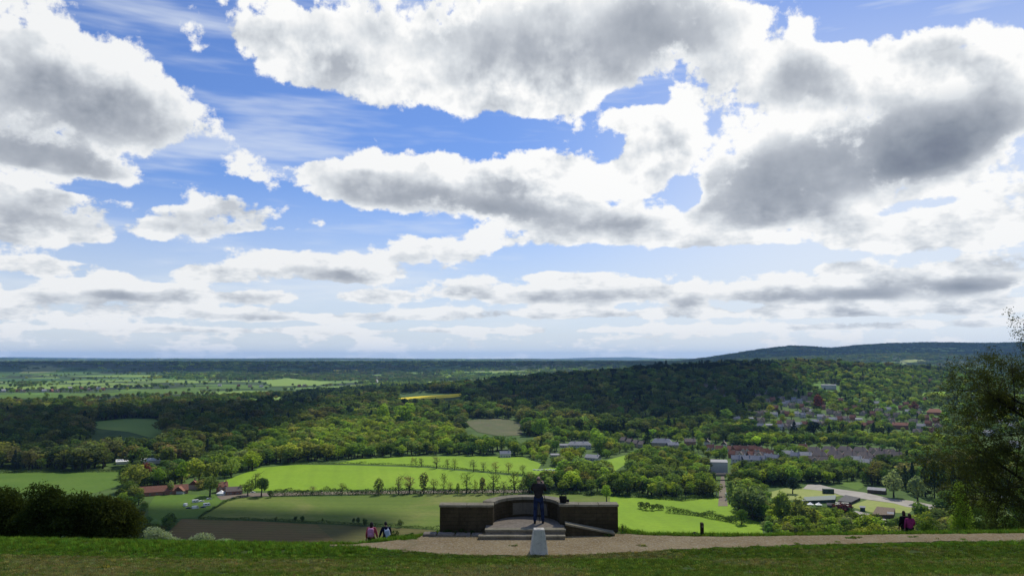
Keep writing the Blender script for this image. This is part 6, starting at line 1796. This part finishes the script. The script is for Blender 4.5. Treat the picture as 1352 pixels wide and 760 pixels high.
# tall twiggy tree at the right: spring leaves just opening
def big_tree():
    rng = np.random.default_rng(88)
    px, D = 1400, 47.0
    x, y, z = spot(px, D)
    t = thing('twiggy_tree', 'tall spreading tree with fine twigs and small opening leaves at the picture edge', 'tree', (x, y, z))
    H = 11.2
    trunk, twigs = MB(), MB()
    tips = []
    def grow(p, d, L, r, lev):
        d = d / np.linalg.norm(d)
        n = 4
        pts, rs = [p], [r]
        for i in range(n):
            d = d + rng.normal(size=3) * (0.10 + 0.05 * lev)
            d[2] += (0.07 if lev < 2 else 0.02) - (0.06 if lev >= 3 else 0)
            d /= np.linalg.norm(d)
            pts.append(pts[-1] + d * L / n); rs.append(r * (1 - 0.62 * (i + 1) / n))
        if lev <= 1: trunk.tube(pts, rs, 8 if lev == 0 else 6)
        else: twigs.tube(pts, rs, 4 if lev < 4 else 3, caps=False)
        if lev >= 3:
            for q in range(1, n + 1): tips.append((pts[q], d.copy(), lev))
        if lev >= 4 and rng.random() < 0.35: return
        if lev >= 5: return
        cnt = [17, 8, 6, 5, 4][lev]
        for k in range(cnt):
            f = rng.uniform(0.22 if lev else 0.10, 1.0)
            i = min(int(f * n), n - 1)
            q = pts[i] + (pts[i + 1] - pts[i]) * (f * n - i)
            side = np.cross(d, rng.normal(size=3)); side /= np.linalg.norm(side) + 1e-9
            nd = d * rng.uniform(0.35, 0.8) + side * rng.uniform(0.6, 1.0)
            if lev == 0: nd[2] = nd[2] * 0.55 + 0.12
            if lev >= 1: nd[2] *= 0.75
            grow(q, nd, L * (rng.uniform(0.44, 0.66) if lev else rng.uniform(0.5, 0.68) * (1.05 - 0.4 * f)), rs[i] * (0.5 if lev else 0.42), lev + 1)
    grow(np.array([0, 0, -0.5]), np.array([-0.05, 0, 1.0]), H * 0.86, 0.36, 0)
    trunk.build('trunk', M_TWIG, t, True)
    tw = twigs.build('branches', M_TWIG, t)
    tp = np.array([a for a, _, _ in tips])
    m = 185000
    k = rng.integers(len(tp), size=m)
    P = tp[k] + rng.normal(size=(m, 3)) * 0.12
    keep = fbm(P[:, 0] * 0.5 + 9, P[:, 2] * 0.6 + P[:, 1] * 0.3, 3, 9) > 0.24
    P = P[keep]
    V, F = quads(P, unit(rng, len(P)), 0.10 * rng.uniform(0.5, 1.35, len(P)), rng, 0.6)
    c = link('crown', mesh_np('twiggy_crown', V, F, [M_LEAF]), t); c['tint'] = [0.034, 0.040, 0.012]
    return len(tips)
big_tree()

# ------------------------------------------------------------------ turf
M_BLADE = material('grass_blade', lambda N: leaf_build(N, 0.3, 0.45))
def tuft(seed, n, h, lean, w=0.006):
    rng = np.random.default_rng(seed)
    vs, fs = [], []
    for i in range(n):
        a, r = rng.uniform(0, 6.28), 0.075 * math.sqrt(rng.uniform(0, 1))
        p = np.array([r * math.cos(a), r * math.sin(a), -0.01])
        b = rng.uniform(0, 6.28); hh = h * rng.uniform(0.5, 1.15); l = lean * rng.uniform(0.2, 1.2) * hh
        s = np.array([math.cos(b), math.sin(b), 0]); q = np.array([-s[1], s[0], 0]) * w * rng.uniform(0.7, 1.4)
        m = p + s * l * 0.35 + np.array([0, 0, hh * 0.62]); e = p + s * l + np.array([0, 0, hh])
        k = len(vs); vs += [p - q, p + q, m + q * 0.8, m - q * 0.8, e]
        fs += [(k, k + 1, k + 2, k + 3), (k + 3, k + 2, k + 4)]
    return bpy.data.objects.new('tuft_source', mesh_np('grass_tuft', np.array(vs), fs, [M_BLADE]))
TUFTS = {0: tuft(1, 26, 0.045, 0.8), 1: tuft(2, 22, 0.06, 0.7), 2: tuft(3, 18, 0.09, 0.6), 3: tuft(4, 16, 0.15, 0.5)}
def turf():
    rng = np.random.default_rng(17)
    pathpoly = [near(*p) for p in [(398, 716.5), (548, 712.3), (556, 704.5), (640, 702), (700, 698), (760, 698), (815, 704), (900, 707.6), (1000, 706.5), (1200, 704), (1460, 702), (1460, 712.5), (1352, 713.2), (1200, 716), (1010, 720.5), (880, 726), (770, 732), (690, 734), (590, 731), (500, 724)]]
    n = 95000
    u = rng.uniform(0, 1, n)
    y = 15.5 + 19.5 * u ** 0.9
    x = rng.uniform(-0.72, 0.72, n) * y
    edge = inside(pathpoly, x, y)
    ins = edge & (fbm(x * 1.3, y * 2.6, 3, 3) < 0.80)
    wx = (x > LX0 - 0.1) & (x < RX1 + 0.1) & (y > 29.1) & (y < 33.5)
    k = ~ins & ~wx
    k &= (fbm(x * 0.8, y * 0.8, 3, 6) > 0.22)
    x, y, edge = x[k], y[k], edge[k]
    z = ground_z(x, y)
    lipd = y - np.interp(x, LIP_X, LIP_Y)
    patch = fbm(x * 0.28, y * 0.5, 4, 8)
    pts = []
    G0 = [(0.066, 0.098, 0.016), (0.056, 0.086, 0.014), (0.095, 0.115, 0.026), (0.115, 0.110, 0.040)]
    for i in range(len(x)):
        tall = lipd[i] > -0.9
        s = 3 if tall and rng.random() < 0.30 else 2 if tall or rng.random() < 0.10 else int(rng.integers(2))
        if edge[i]: s = 0
        c = G0[int(np.clip((patch[i] - 0.3) * 2.4 + rng.normal() * 0.22, 0, 0.999) * 4)]
        if lipd[i] > -1.6: c = (0.066, 0.112, 0.015)
        pts.append((x[i], y[i], z[i] + (0.02 if edge[i] else 0), s, rng.uniform(0.8, 1.5), rng.uniform(0.7, 1.3), rng.uniform(0, 6.28), *vary(rng, c, 0.30, 0.16)))
    scatter('grass', pts, TUFTS, 'short downland turf growing on the bank and the lip of the hill')
    # daisies and dandelions dotted about
turf()
# ------------------------------------------------------------------ people
M_SKIN = plain('skin', (0.42, 0.26, 0.19), 0.6, 0.3, 0.05, 8.0)
M_HAIR = plain('dark_hair', (0.02, 0.014, 0.011), 0.7, 0.3, 0.2, 20.0)
M_HAIRB = plain('brown_hair', (0.06, 0.028, 0.018), 0.7, 0.3, 0.2, 20.0)
M_HAIRG = plain('greying_hair', (0.10, 0.085, 0.07), 0.7, 0.3, 0.2, 20.0)
M_JACKET = plain('dark_brown_jacket', (0.030, 0.027, 0.026), 0.85, 0.15, 0.2, 6.0)
M_JEANS = plain('blue_jeans', (0.020, 0.032, 0.075), 0.9, 0.1, 0.25, 9.0)
M_BLACK = plain('black_cloth', (0.014, 0.014, 0.016), 0.9, 0.1, 0.25, 6.0)
M_NAVY = plain('navy_coat', (0.012, 0.014, 0.035), 0.9, 0.1, 0.25, 6.0)
M_RED = plain('red_pink_jacket', (0.50, 0.09, 0.11), 0.8, 0.15, 0.15, 5.0)
M_PINK = plain('pink_nylon', (0.72, 0.30, 0.46), 0.7, 0.2, 0.08, 5.0)
M_MAGENTA = plain('magenta_coat', (0.34, 0.035, 0.13), 0.85, 0.15, 0.15, 5.0)
M_SHOE = plain('dark_shoe', (0.018, 0.016, 0.015), 0.7, 0.2, 0.2, 8.0)
M_WHITEBAG = plain('pale_blue_bag', (0.55, 0.62, 0.72), 0.7, 0.2, 0.05, 4.0)
M_BLUEBAG = plain('blue_carrier', (0.05, 0.09, 0.36), 0.6, 0.3, 0.12, 5.0)
M_CAMERA = plain('camera_black', (0.012, 0.012, 0.013), 0.45, 0.4, 0.2, 9.0)

def skin(name, nodes, edges, mat, sub=2):
    """grow one continuous surface round a skeleton: nodes {key: (x, y, z, radius[, radius2])}"""
    keys = list(nodes)
    me = bpy.data.meshes.new('skeleton')
    me.from_pydata([nodes[k][:3] for k in keys], [(keys.index(a), keys.index(b)) for a, b in edges], [])
    o = bpy.data.objects.new('skeleton', me)
    COL.objects.link(o)
    sm = o.modifiers.new('skin', 'SKIN'); sm.use_smooth_shade = True
    if not me.skin_vertices: 
        bpy.context.view_layer.objects.active = o
    for i, k in enumerate(keys):
        v = me.skin_vertices[0].data[i]
        r = nodes[k][3]; r2 = nodes[k][4] if len(nodes[k]) > 4 else r
        v.radius = (r, r2)
        v.use_root = (i == 0)
    ss = o.modifiers.new('subdivide', 'SUBSURF'); ss.levels = sub; ss.render_levels = sub
    dg = bpy.context.evaluated_depsgraph_get()
    out = bpy.data.meshes.new_from_object(o.evaluated_get(dg))
    bpy.data.objects.remove(o)
    bpy.data.meshes.remove(me)
    out.name = name
    out.materials.clear(); out.materials.append(mat)
    for p in out.polygons: p.use_smooth = True; p.material_index = 0
    return out

def merge(name, meshes, mats):
    bm = bmesh.new()
    for me, mi in meshes:
        n = len(bm.faces)
        bm.from_mesh(me)
        bm.faces.ensure_lookup_table()
        for f in bm.faces[n:]: f.material_index = mi; f.smooth = True
    out = bpy.data.meshes.new(name); bm.to_mesh(out); bm.free()
    for m in mats: out.materials.append(m)
    return out

def head_mesh(c, look=(0, 1, 0), s=1.0):
    """head with brow, nose, lips, chin, ears and eye sockets, looking along +Y before it is turned"""
    bm = bmesh.new()
    bmesh.ops.create_uvsphere(bm, u_segments=24, v_segments=18, radius=1.0)
    for v in bm.verts:
        x, y, z = v.co
        fx, fy, fz = 0.075, 0.095, 0.118
        if z < 0: fx *= 1 - 0.28 * (-z) ** 1.5; fy *= 1 - 0.10 * (-z)
        px, py, pz = x * fx, y * fy, z * fz
        if y > 0.5 and abs(x) < 0.22 and -0.35 < z < 0.12: py += 0.022 * (1 - abs(x) / 0.22) * (1 - abs((z + 0.2) / 0.25) * 0.6)   # nose
        if y > 0.4 and 0.02 < z < 0.22 and 0.2 < abs(x) < 0.6: py -= 0.010                                                           # eye sockets
        if y > 0.5 and abs(z + 0.55) < 0.09 and abs(x) < 0.3: py += 0.007                                                            # lips
        if y > 0.4 and z < -0.75: py += 0.010                                                                                          # chin
        v.co = (px, py, pz)
    for sx in (-1, 1):
        r = bmesh.ops.create_uvsphere(bm, u_segments=8, v_segments=6, radius=1.0)
        for v in r['verts']: v.co = Vector((v.co.x * 0.012 + sx * 0.076, v.co.y * 0.02 - 0.005, v.co.z * 0.032 - 0.005))
        r = bmesh.ops.create_uvsphere(bm, u_segments=8, v_segments=6, radius=0.012)
        for v in r['verts']: v.co = v.co + Vector((sx * 0.03, 0.078, 0.012))
    q = Vector(look).normalized().to_track_quat('Y', 'Z')
    for v in bm.verts: v.co = q @ (v.co * s) + Vector(c)
    me = bpy.data.meshes.new('head'); bm.to_mesh(me); bm.free()
    return me

def hair_mesh(c, look, style, mat, s=1.0):
    bm = bmesh.new()
    bmesh.ops.create_uvsphere(bm, u_segments=22, v_segments=16, radius=1.0)
    kill = []
    for v in bm.verts:
        x, y, z = v.co
        face = y > 0.35 and z < 0.62
        low = z < (-0.25 if style == 'short' else -0.8)
        crownbald = style == 'bald' and z > 0.55
        if face or low or crownbald or (style == 'bald' and z < -0.35): kill.append(v)
        k = 1.05 if style != 'long' else 1.10
        v.co = Vector((x * 0.078 * k, y * 0.098 * k - (0.01 if style == 'long' and z < 0 else 0), z * 0.121 * k - (0.05 if style == 'long' and z < -0.3 else 0)))
    bmesh.ops.delete(bm, geom=kill, context='VERTS')
    r = bmesh.ops.solidify(bm, geom=bm.faces[:], thickness=0.008)
    q = Vector(look).normalized().to_track_quat('Y', 'Z')
    for v in bm.verts: v.co = q @ (v.co * s) + Vector(c)
    me = bpy.data.meshes.new('hair'); bm.to_mesh(me); bm.free()
    for p in me.polygons: p.use_smooth = True
    me.materials.append(mat)
    return me

def hand_meshes(w, e, curl=0.6, side=1):
    """five separate fingers on a palm, curling; w wrist, e elbow"""
    w, e = Vector(w), Vector(e)
    f = (w - e).normalized()
    a = f.cross(Vector((0, 0, 1))); a = a.normalized() if a.length > 0.1 else Vector((1, 0, 0))
    n = a.cross(f).normalized()
    out = []
    palm_end = w + f * 0.085
    for k, (off, L) in enumerate([(-0.03, 0.072), (-0.01, 0.08), (0.011, 0.075), (0.03, 0.06)]):
        mb = MB(); p0 = w + f * 0.055 + a * off * 0.9; p1 = palm_end + a * off
        d1 = (f - n * curl * 0.6).normalized(); d2 = (f - n * curl * 1.6).normalized(); d3 = (f * 0.4 - n * curl * 2.2).normalized()
        p2 = p1 + d1 * L * 0.45; p3 = p2 + d2 * L * 0.32; p4 = p3 + d3 * L * 0.25
        mb.tube([p0, p1, p2, p3, p4], [0.0095, 0.0095, 0.0088, 0.008, 0.0055], 8); out.append(mb.mesh('finger', [], True))
    mb = MB(); p0 = w + f * 0.02 - a * 0.028 * side; p1 = w + f * 0.05 - a * 0.05 * side - n * 0.01; p2 = p1 + (f * 0.8 - a * 0.25 * side - n * curl * 0.5).normalized() * 0.034; p3 = p2 + (f - n * curl).normalized() * 0.026
    mb.tube([p0, p1, p2, p3], [0.012, 0.0115, 0.0095, 0.006], 8); out.append(mb.mesh('thumb', [], True))
    return out

def person(label, loc, rotz, P, top, legs, shoes, hair, hairstyle='short', skirt=False, coat=0.0, group=None):
    """P: joints. Body is one mesh; jacket, trousers, shoes and hair are its clothes"""
    t = thing('person', label, 'person', loc, rotz, group)
    g = P.get
    hipL, hipR, kneeL, kneeR, anL, anR = g('hipL'), g('hipR'), g('kneeL'), g('kneeR'), g('anL'), g('anR')
    pel, bel, che, nek, hd = g('pel'), g('bel'), g('che'), g('nek'), g('head')
    sL, sR, eL, eR, wL, wR = g('sL'), g('sR'), g('eL'), g('eR'), g('wL'), g('wR')
    def N(p, r, r2=None): return (*p, r) if r2 is None else (*p, r, r2)
    def along(a, b, f): return tuple(a[i] + (b[i] - a[i]) * f for i in range(3))
    E = [('pel', 'bel'), ('bel', 'che'), ('che', 'nek'), ('nek', 'skull'), ('che', 'sL'), ('che', 'sR'), ('sL', 'eL'), ('eL', 'wL'), ('sR', 'eR'), ('eR', 'wR'), ('wL', 'pL'), ('wR', 'pR'),
         ('pel', 'hipL'), ('pel', 'hipR'), ('hipL', 'kneeL'), ('kneeL', 'caL'), ('caL', 'anL'), ('hipR', 'kneeR'), ('kneeR', 'caR'), ('caR', 'anR'), ('anL', 'toL'), ('anR', 'toR')]
    fw = Vector((0, 0.13, -0.05))
    def ext(w, e, d): v = (Vector(w) - Vector(e)).normalized(); return tuple(Vector(w) + v * d)
    nodes = dict(pel=N(pel, 0.145, 0.105), bel=N(bel, 0.12, 0.09), che=N(che, 0.125, 0.09), nek=N(nek, 0.05), skull=N(along(nek, hd, 0.85), 0.06),
                 sL=N(sL, 0.055), sR=N(sR, 0.055), eL=N(eL, 0.042), eR=N(eR, 0.042), wL=N(wL, 0.028), wR=N(wR, 0.028), pL=N(ext(wL, eL, 0.075), 0.036, 0.018), pR=N(ext(wR, eR, 0.075), 0.036, 0.018),
                 hipL=N(hipL, 0.09), hipR=N(hipR, 0.09), kneeL=N(kneeL, 0.057), kneeR=N(kneeR, 0.057), caL=N(along(kneeL, anL, 0.35), 0.056), caR=N(along(kneeR, anR, 0.35), 0.056), anL=N(anL, 0.04), anR=N(anR, 0.04),
                 toL=N(tuple(Vector(anL) + fw), 0.032), toR=N(tuple(Vector(anR) + fw), 0.032))
    body = skin('person_body', nodes, E, M_SKIN)
    look = P.get('look', (0, 1, 0))
    parts = [(body, 0), (head_mesh(hd, look), 0)]
    for m in hand_meshes(wL, eL, P.get('curlL', 0.6), 1) + hand_meshes(wR, eR, P.get('curlR', 0.6), -1): parts.append((m, 0))
    link('body', merge('person_body', parts, [M_SKIN]), t)
    # jacket
    k = 1.0
    J = dict(bel=N(bel, 0.165, 0.135), che=N(che, 0.185, 0.145), col=N(along(che, nek, 0.86), 0.10), sL=N(sL, 0.09), sR=N(sR, 0.09), eL=N(eL, 0.061), eR=N(eR, 0.061), wL=N(along(eL, wL, 0.93), 0.045), wR=N(along(eR, wR, 0.93), 0.045), pel=N((pel[0], pel[1], pel[2] + 0.02), 0.168, 0.135))
    je = [('che', 'bel'), ('bel', 'pel'), ('che', 'col'), ('che', 'sL'), ('che', 'sR'), ('sL', 'eL'), ('eL', 'wL'), ('sR', 'eR'), ('eR', 'wR')]
    J = {'che': J.pop('che'), **J}
    J['hem'] = N((pel[0], pel[1], pel[2] - max(coat, 0.07)), 0.185, 0.152); je.append(('pel', 'hem'))
    link('jacket', skin('jacket', J, je, top), t)
    T = dict(pel=N(pel, 0.155, 0.118), hipL=N(hipL, 0.104), hipR=N(hipR, 0.104), kneeL=N(kneeL, 0.074), kneeR=N(kneeR, 0.074), caL=N(along(kneeL, anL, 0.5), 0.069), caR=N(along(kneeR, anR, 0.5), 0.069), anL=N(along(kneeL, anL, 1.1), 0.062), anR=N(along(kneeR, anR, 1.1), 0.062))
    link('trousers', skin('trousers', T, [('pel', 'hipL'), ('pel', 'hipR'), ('hipL', 'kneeL'), ('kneeL', 'caL'), ('caL', 'anL'), ('hipR', 'kneeR'), ('kneeR', 'caR'), ('caR', 'anR')], legs), t)
    for an in (anL, anR):
        b = MB()
        ax, ay, az = an
        sec = [(-0.07, 0.03, 0.05), (-0.04, 0.042, 0.09), (0.03, 0.045, 0.10), (0.10, 0.047, 0.065), (0.16, 0.042, 0.045), (0.20, 0.02, 0.03)]
        vs, fs = [], []
        for (yy, wd, hh) in sec:
            z0 = az - 0.082
            for q in range(8):
                th = 2 * math.pi * q / 8
                vs.append((ax + wd * math.cos(th), ay + yy, z0 + hh / 2 + hh / 2 * math.sin(th)))
        for i in range(len(sec) - 1):
            for q in range(8): fs.append((i * 8 + q, (i + 1) * 8 + q, (i + 1) * 8 + (q + 1) % 8, i * 8 + (q + 1) % 8))
        fs += [tuple(range(8)), tuple((len(sec) - 1) * 8 + q for q in range(7, -1, -1))]
        b.addv(vs, fs); b.build('shoe', shoes, t, True)
    link('hair', hair_mesh(hd, look, hairstyle, hair), t)
    return t

def pose(h=1.72, **kw):
    s = h / 1.75
    P = dict(pel=(0, 0, 0.95), bel=(0, 0, 1.10), che=(0, 0.0, 1.32), nek=(0, 0.015, 1.50), head=(0, 0.035, 1.635), sL=(-0.19, 0, 1.42), sR=(0.19, 0, 1.42), eL=(-0.25, -0.03, 1.14), eR=(0.25, -0.03, 1.14), wL=(-0.26, 0.06, 0.90), wR=(0.26, 0.06, 0.90),
             hipL=(-0.095, 0, 0.90), hipR=(0.095, 0, 0.90), kneeL=(-0.11, 0.02, 0.50), kneeR=(0.11, 0.02, 0.50), anL=(-0.12, -0.02, 0.085), anR=(0.12, -0.02, 0.085))
    P.update(kw)
    return {k: (tuple(c * s for c in v) if k not in ('look',) and hasattr(v, '__len__') else v) for k, v in P.items()}

# the photographer on the platform, bent a little towards his camera
MX, MY = wpx(710.5, 30.6), 30.75
MZ = Z + PLAT
person('balding man in dark jacket and blue jeans photographing the view from the platform', (MX, MY, MZ), -0.06,
       pose(1.72, anL=(-0.14, -0.05, 0.085), anR=(0.17, 0.0, 0.085), kneeL=(-0.125, 0.0, 0.5), kneeR=(0.145, 0.03, 0.5), che=(0, 0.03, 1.32), nek=(0.0, 0.06, 1.50), head=(0.0, 0.10, 1.625), sL=(-0.20, 0.02, 1.42), sR=(0.20, 0.03, 1.42),
            eL=(-0.23, 0.18, 1.22), wL=(-0.02, 0.36, 1.40), eR=(0.27, 0.14, 1.22), wR=(0.16, 0.36, 1.46), look=(0.18, 1, -0.08), curlL=0.9, curlR=0.9),
       M_JACKET, M_JEANS, M_SHOE, M_HAIRG, 'bald')
# camera on its tripod in front of him
CX, CY, CZ = MX + 0.14, MY + 0.45, MZ + 1.40
CAM = thing('tripod_camera', 'black camera on a slim tripod in front of the standing man', 'camera', (CX, CY, MZ + 0.003), -0.15)
b = MB(); b.box(-0.07, 0.07, -0.035, 0.03, 1.34, 1.44, bevel=0.012); b.box(-0.03, 0.03, -0.03, 0.02, 1.435, 1.475, bevel=0.01); b.build('camera_body', M_CAMERA, CAM, True)
b = MB(); b.tube([(0, 0.03, 1.39), (0, 0.06, 1.39), (0, 0.061, 1.39), (0, 0.17, 1.39)], [0.04, 0.04, 0.036, 0.04], 16); b.build('lens', M_CAMERA, CAM, True)
b = MB(); b.tube([(0, 0, 1.335), (0, 0, 1.26), (0, 0, 1.18)], [0.02, 0.028, 0.018], 10); b.build('tripod_head', M_CAMERA, CAM, True)
for a in (0.35, 2.45, 4.5):
    d = Vector((math.cos(a), math.sin(a), 0))
    b = MB(); b.tube([d * 0.02 + Vector((0, 0, 1.2)), d * 0.16 + Vector((0, 0, 0.68)), d * 0.30 + Vector((0, 0, 0.0))], [0.016, 0.013, 0.009], 8); b.build('leg', M_CAMERA, CAM, True)

def on_slope(px, D): 
    x = wpx(px, D); return (x, D, gz(x, D))
def walker_loc(px, D, head_row, h):
    """stand on the slope; the head shows at a row of the photograph"""
    return on_slope(px, D)
# two walkers going down the slope with a blue carrier between them
DW = 40.6
l1 = on_slope(494.5, DW)
person('walker in a red and pink jacket with a pink backpack going downhill', l1, 0.05, pose(1.62, eR=(0.27, 0.02, 1.16), wR=(0.33, 0.05, 0.93), anL=(-0.1, 0.22, 0.12), kneeL=(-0.1, 0.16, 0.52), anR=(0.1, -0.14, 0.10), curlR=1.2), M_RED, M_BLACK, M_SHOE, M_HAIR, 'long')
l2 = on_slope(513.5, DW - 0.1)
person('walker in navy clothes with a pale bag on the back going downhill', l2, 0.12, pose(1.64, eL=(-0.29, 0.0, 1.16), wL=(-0.36, 0.03, 0.94), head=(-0.03, 0.04, 1.63), anL=(-0.1, -0.12, 0.10), anR=(0.1, 0.2, 0.12), kneeR=(0.1, 0.15, 0.52), look=(-0.3, 1, 0), curlL=1.2), M_NAVY, M_NAVY, M_SHOE, M_HAIR, 'short', coat=0.1)
def backpack(label, loc, rot, mat, w=0.30, h=0.44, d=0.17, tilt=0.0):
    t = thing('backpack', label, 'backpack', loc, rot)
    t.rotation_euler = (0, tilt, rot)
    b = MB(); b.box(-w / 2, w / 2, -d, 0, 0, h, bevel=min(w, d) * 0.38); b.build('bag_body', mat, t, True)
    b = MB(); b.box(-w * 0.34, w * 0.34, -d - 0.055, -d + 0.02, 0.04, h * 0.48, bevel=0.03); b.build('pocket', mat, t, True)
    b = MB(); b.tube([(-0.03, -d * 0.3, h - 0.02), (-0.03, -d * 0.3, h + 0.04), (0.03, -d * 0.3, h + 0.04), (0.03, -d * 0.3, h - 0.02)], 0.01, 6); b.build('handle', M_BLACK, t, True)
    for s in (-1, 1):
        b = MB(); b.tube([(s * w * 0.3, -0.02, h - 0.04), (s * w * 0.34, 0.06, h + 0.03), (s * w * 0.36, 0.20, h - 0.03), (s * w * 0.38, 0.16, h * 0.3), (s * w * 0.36, 0.0, 0.06)], 0.018, 6); b.build('strap', mat, t, True)
    return t
s = 1.62 / 1.75
backpack('pink backpack worn over the red jacket', (l1[0], l1[1] - 0.14, l1[2] + 1.02 * s), 0.05, M_PINK)
backpack('pale blue bag slung on the back of the navy clothed walker', (l2[0] + 0.17, l2[1] - 0.13, l2[2] + 0.92 * s), 0.2, M_WHITEBAG, 0.26, 0.48, 0.16, -0.28)
t = thing('carrier_bag', 'blue carrier bag held between the two walkers', 'bag', ((l1[0] + l2[0]) / 2 + 0.02, DW, (l1[2] + l2[2]) / 2 + 0.42))
b = MB(); b.addv([(-0.20, -0.09, 0.02), (0.20, -0.09, 0), (0.20, 0.09, 0), (-0.20, 0.09, 0.02), (-0.23, -0.07, 0.36), (0.22, -0.07, 0.34), (0.22, 0.07, 0.34), (-0.23, 0.07, 0.36), (0, -0.12, 0.16), (0, 0.12, 0.16)],
                 [(3, 2, 1, 0), (0, 1, 8), (1, 5, 8), (5, 4, 8), (4, 0, 8), (2, 3, 9), (3, 7, 9), (7, 6, 9), (6, 2, 9), (1, 2, 6, 5), (3, 0, 4, 7)]); b.build('bag_body', M_BLUEBAG, t, True)
for sx in (-1, 1):
    b = MB(); b.tube([(sx * 0.10, 0, 0.33), (sx * 0.17, 0, 0.41), (sx * 0.23, 0, 0.40), (sx * 0.2, 0, 0.33)], 0.012, 6); b.build('handle', M_BLUEBAG, t, True)

# two people on the slope at the right, close together
DR = 42.0
person('tall person in black with brown hair standing close beside the magenta coat', on_slope(1183, DR + 0.2), 0.1, pose(1.74, wL=(-0.2, 0.14, 0.93), look=(0.3, 1, -0.1)), M_BLACK, M_BLACK, M_SHOE, M_HAIRB, 'long', coat=0.15)
person('shorter person in a magenta coat standing beside the black clothed one', on_slope(1190, DR - 0.2), -0.25, pose(1.56, eR=(0.26, 0.08, 1.15), wR=(0.12, 0.2, 1.05), look=(-0.4, 1, -0.1)), M_MAGENTA, M_BLACK, M_SHOE, M_HAIRB, 'long', coat=0.18)
# ------------------------------------------------------------------ cloud shapes added out of view to shade the land, and the haze
def shade_cloud_build(through):
    def f(N):
        d, t, m = N.node('ShaderNodeBsdfDiffuse'), N.node('ShaderNodeBsdfTranslucent'), N.node('ShaderNodeMixShader')
        N.put(d.inputs[0], (0.9, 0.9, 0.9, 1)); N.put(t.inputs[0], (0.9, 0.9, 0.9, 1))
        N.t.links.new(d.outputs[0], m.inputs[1]); N.t.links.new(t.outputs[0], m.inputs[2])
        if through <= 0: return m.outputs[0]
        tr, mm = N.node('ShaderNodeBsdfTransparent'), N.node('ShaderNodeMixShader')
        mm.inputs[0].default_value = through
        N.t.links.new(m.outputs[0], mm.inputs[1]); N.t.links.new(tr.outputs[0], mm.inputs[2])
        return mm.outputs[0]
    return f
# (ground x, ground y, half width, half depth) of each shade, and the height of the cloud shape added to cast it
SHADES = [(-235, 580, 165, 88, 3000), (420, 1190, 110, 50, 3500), (3300, 7400, 2700, 1500, 9000), (-1800, 6300, 3800, 1100, 8500)]
_r = np.random.default_rng(12)
for (gx, gy, rx, ry, cnt, alt) in [(-830, 1230, 470, 470, 9, 4200), (250, 1800, 440, 450, 10, 4200), (-560, 1420, 240, 260, 4, 4200)]:
    for k in range(cnt):
        a, q = 2.4 * k + 0.5, math.sqrt((k + 0.5) / cnt)
        s_ = _r.uniform(0.30, 0.44)
        SHADES.append((gx + math.cos(a) * q * rx * 0.85, gy + math.sin(a) * q * ry * 0.85, rx * s_, ry * s_, alt))
THIN_SHADES = [(0, 60, 560, 290, 2600)]  # thin blocker added above the frame to dim the foreground sun
def shade_clouds(shades, name, through, label, seed):
    mb = MB()
    for i, (gx, gy, rx, ry, alt) in enumerate(shades):
        bm = bmesh.new(); bmesh.ops.create_icosphere(bm, subdivisions=4, radius=1.0)
        cx, cy = gx + SUN_DIR.x / SUN_DIR.z * alt, gy + SUN_DIR.y / SUN_DIR.z * alt
        co = np.array([v.co[:] for v in bm.verts])
        n1 = fbm(co[:, 0] * 1.7 + 9 * i, co[:, 1] * 1.7 + co[:, 2] * 1.3, 5, seed + i)
        f = 0.62 + 0.76 * n1
        th = 0.16 * (rx + ry) / 2
        for v, k in zip(bm.verts, f):
            zz = v.co.z * th * (1.6 if v.co.z > 0 else 0.4)
            v.co = Vector((cx + v.co.x * rx * k, cy + v.co.y * ry * k, alt + zz * k))
        mb.bm(bm)
    o = mb.build(name, material(name, shade_cloud_build(through)), None, True)
    o['kind'] = 'stuff'; o['label'] = label
shade_clouds(SHADES, 'shade_clouds', 0.26, 'cloud shapes added out of view to shade the fields and the woods', 11)  # unseen blockers, each shaped to throw one patch of shade
shade_clouds(THIN_SHADES, 'thin_shade_clouds', 0.64, 'thin cloud shape added out of view to weaken the sun on the viewpoint', 40)
def haze():
    m = bpy.data.materials.new('haze'); m.use_nodes = True
    m.node_tree.nodes.clear()
    N = NT(m.node_tree); out = N.node('ShaderNodeOutputMaterial')
    v = N.node('ShaderNodeVolumePrincipled')
    v.inputs['Color'].default_value = (0.30, 0.57, 1.0, 1)
    v.inputs['Density'].default_value = HAZE_D
    v.inputs['Anisotropy'].default_value = 0.2
    N.t.links.new(v.outputs[0], out.inputs['Volume'])
    b = MB(); b.box(-36000, 36000, -36000, 36000, -12, 345)
    o = b.build('haze', m)
    o['kind'] = 'stuff'; o['label'] = 'thin blue summer haze over the plain'
HAZE_D = 2.7e-5
haze()
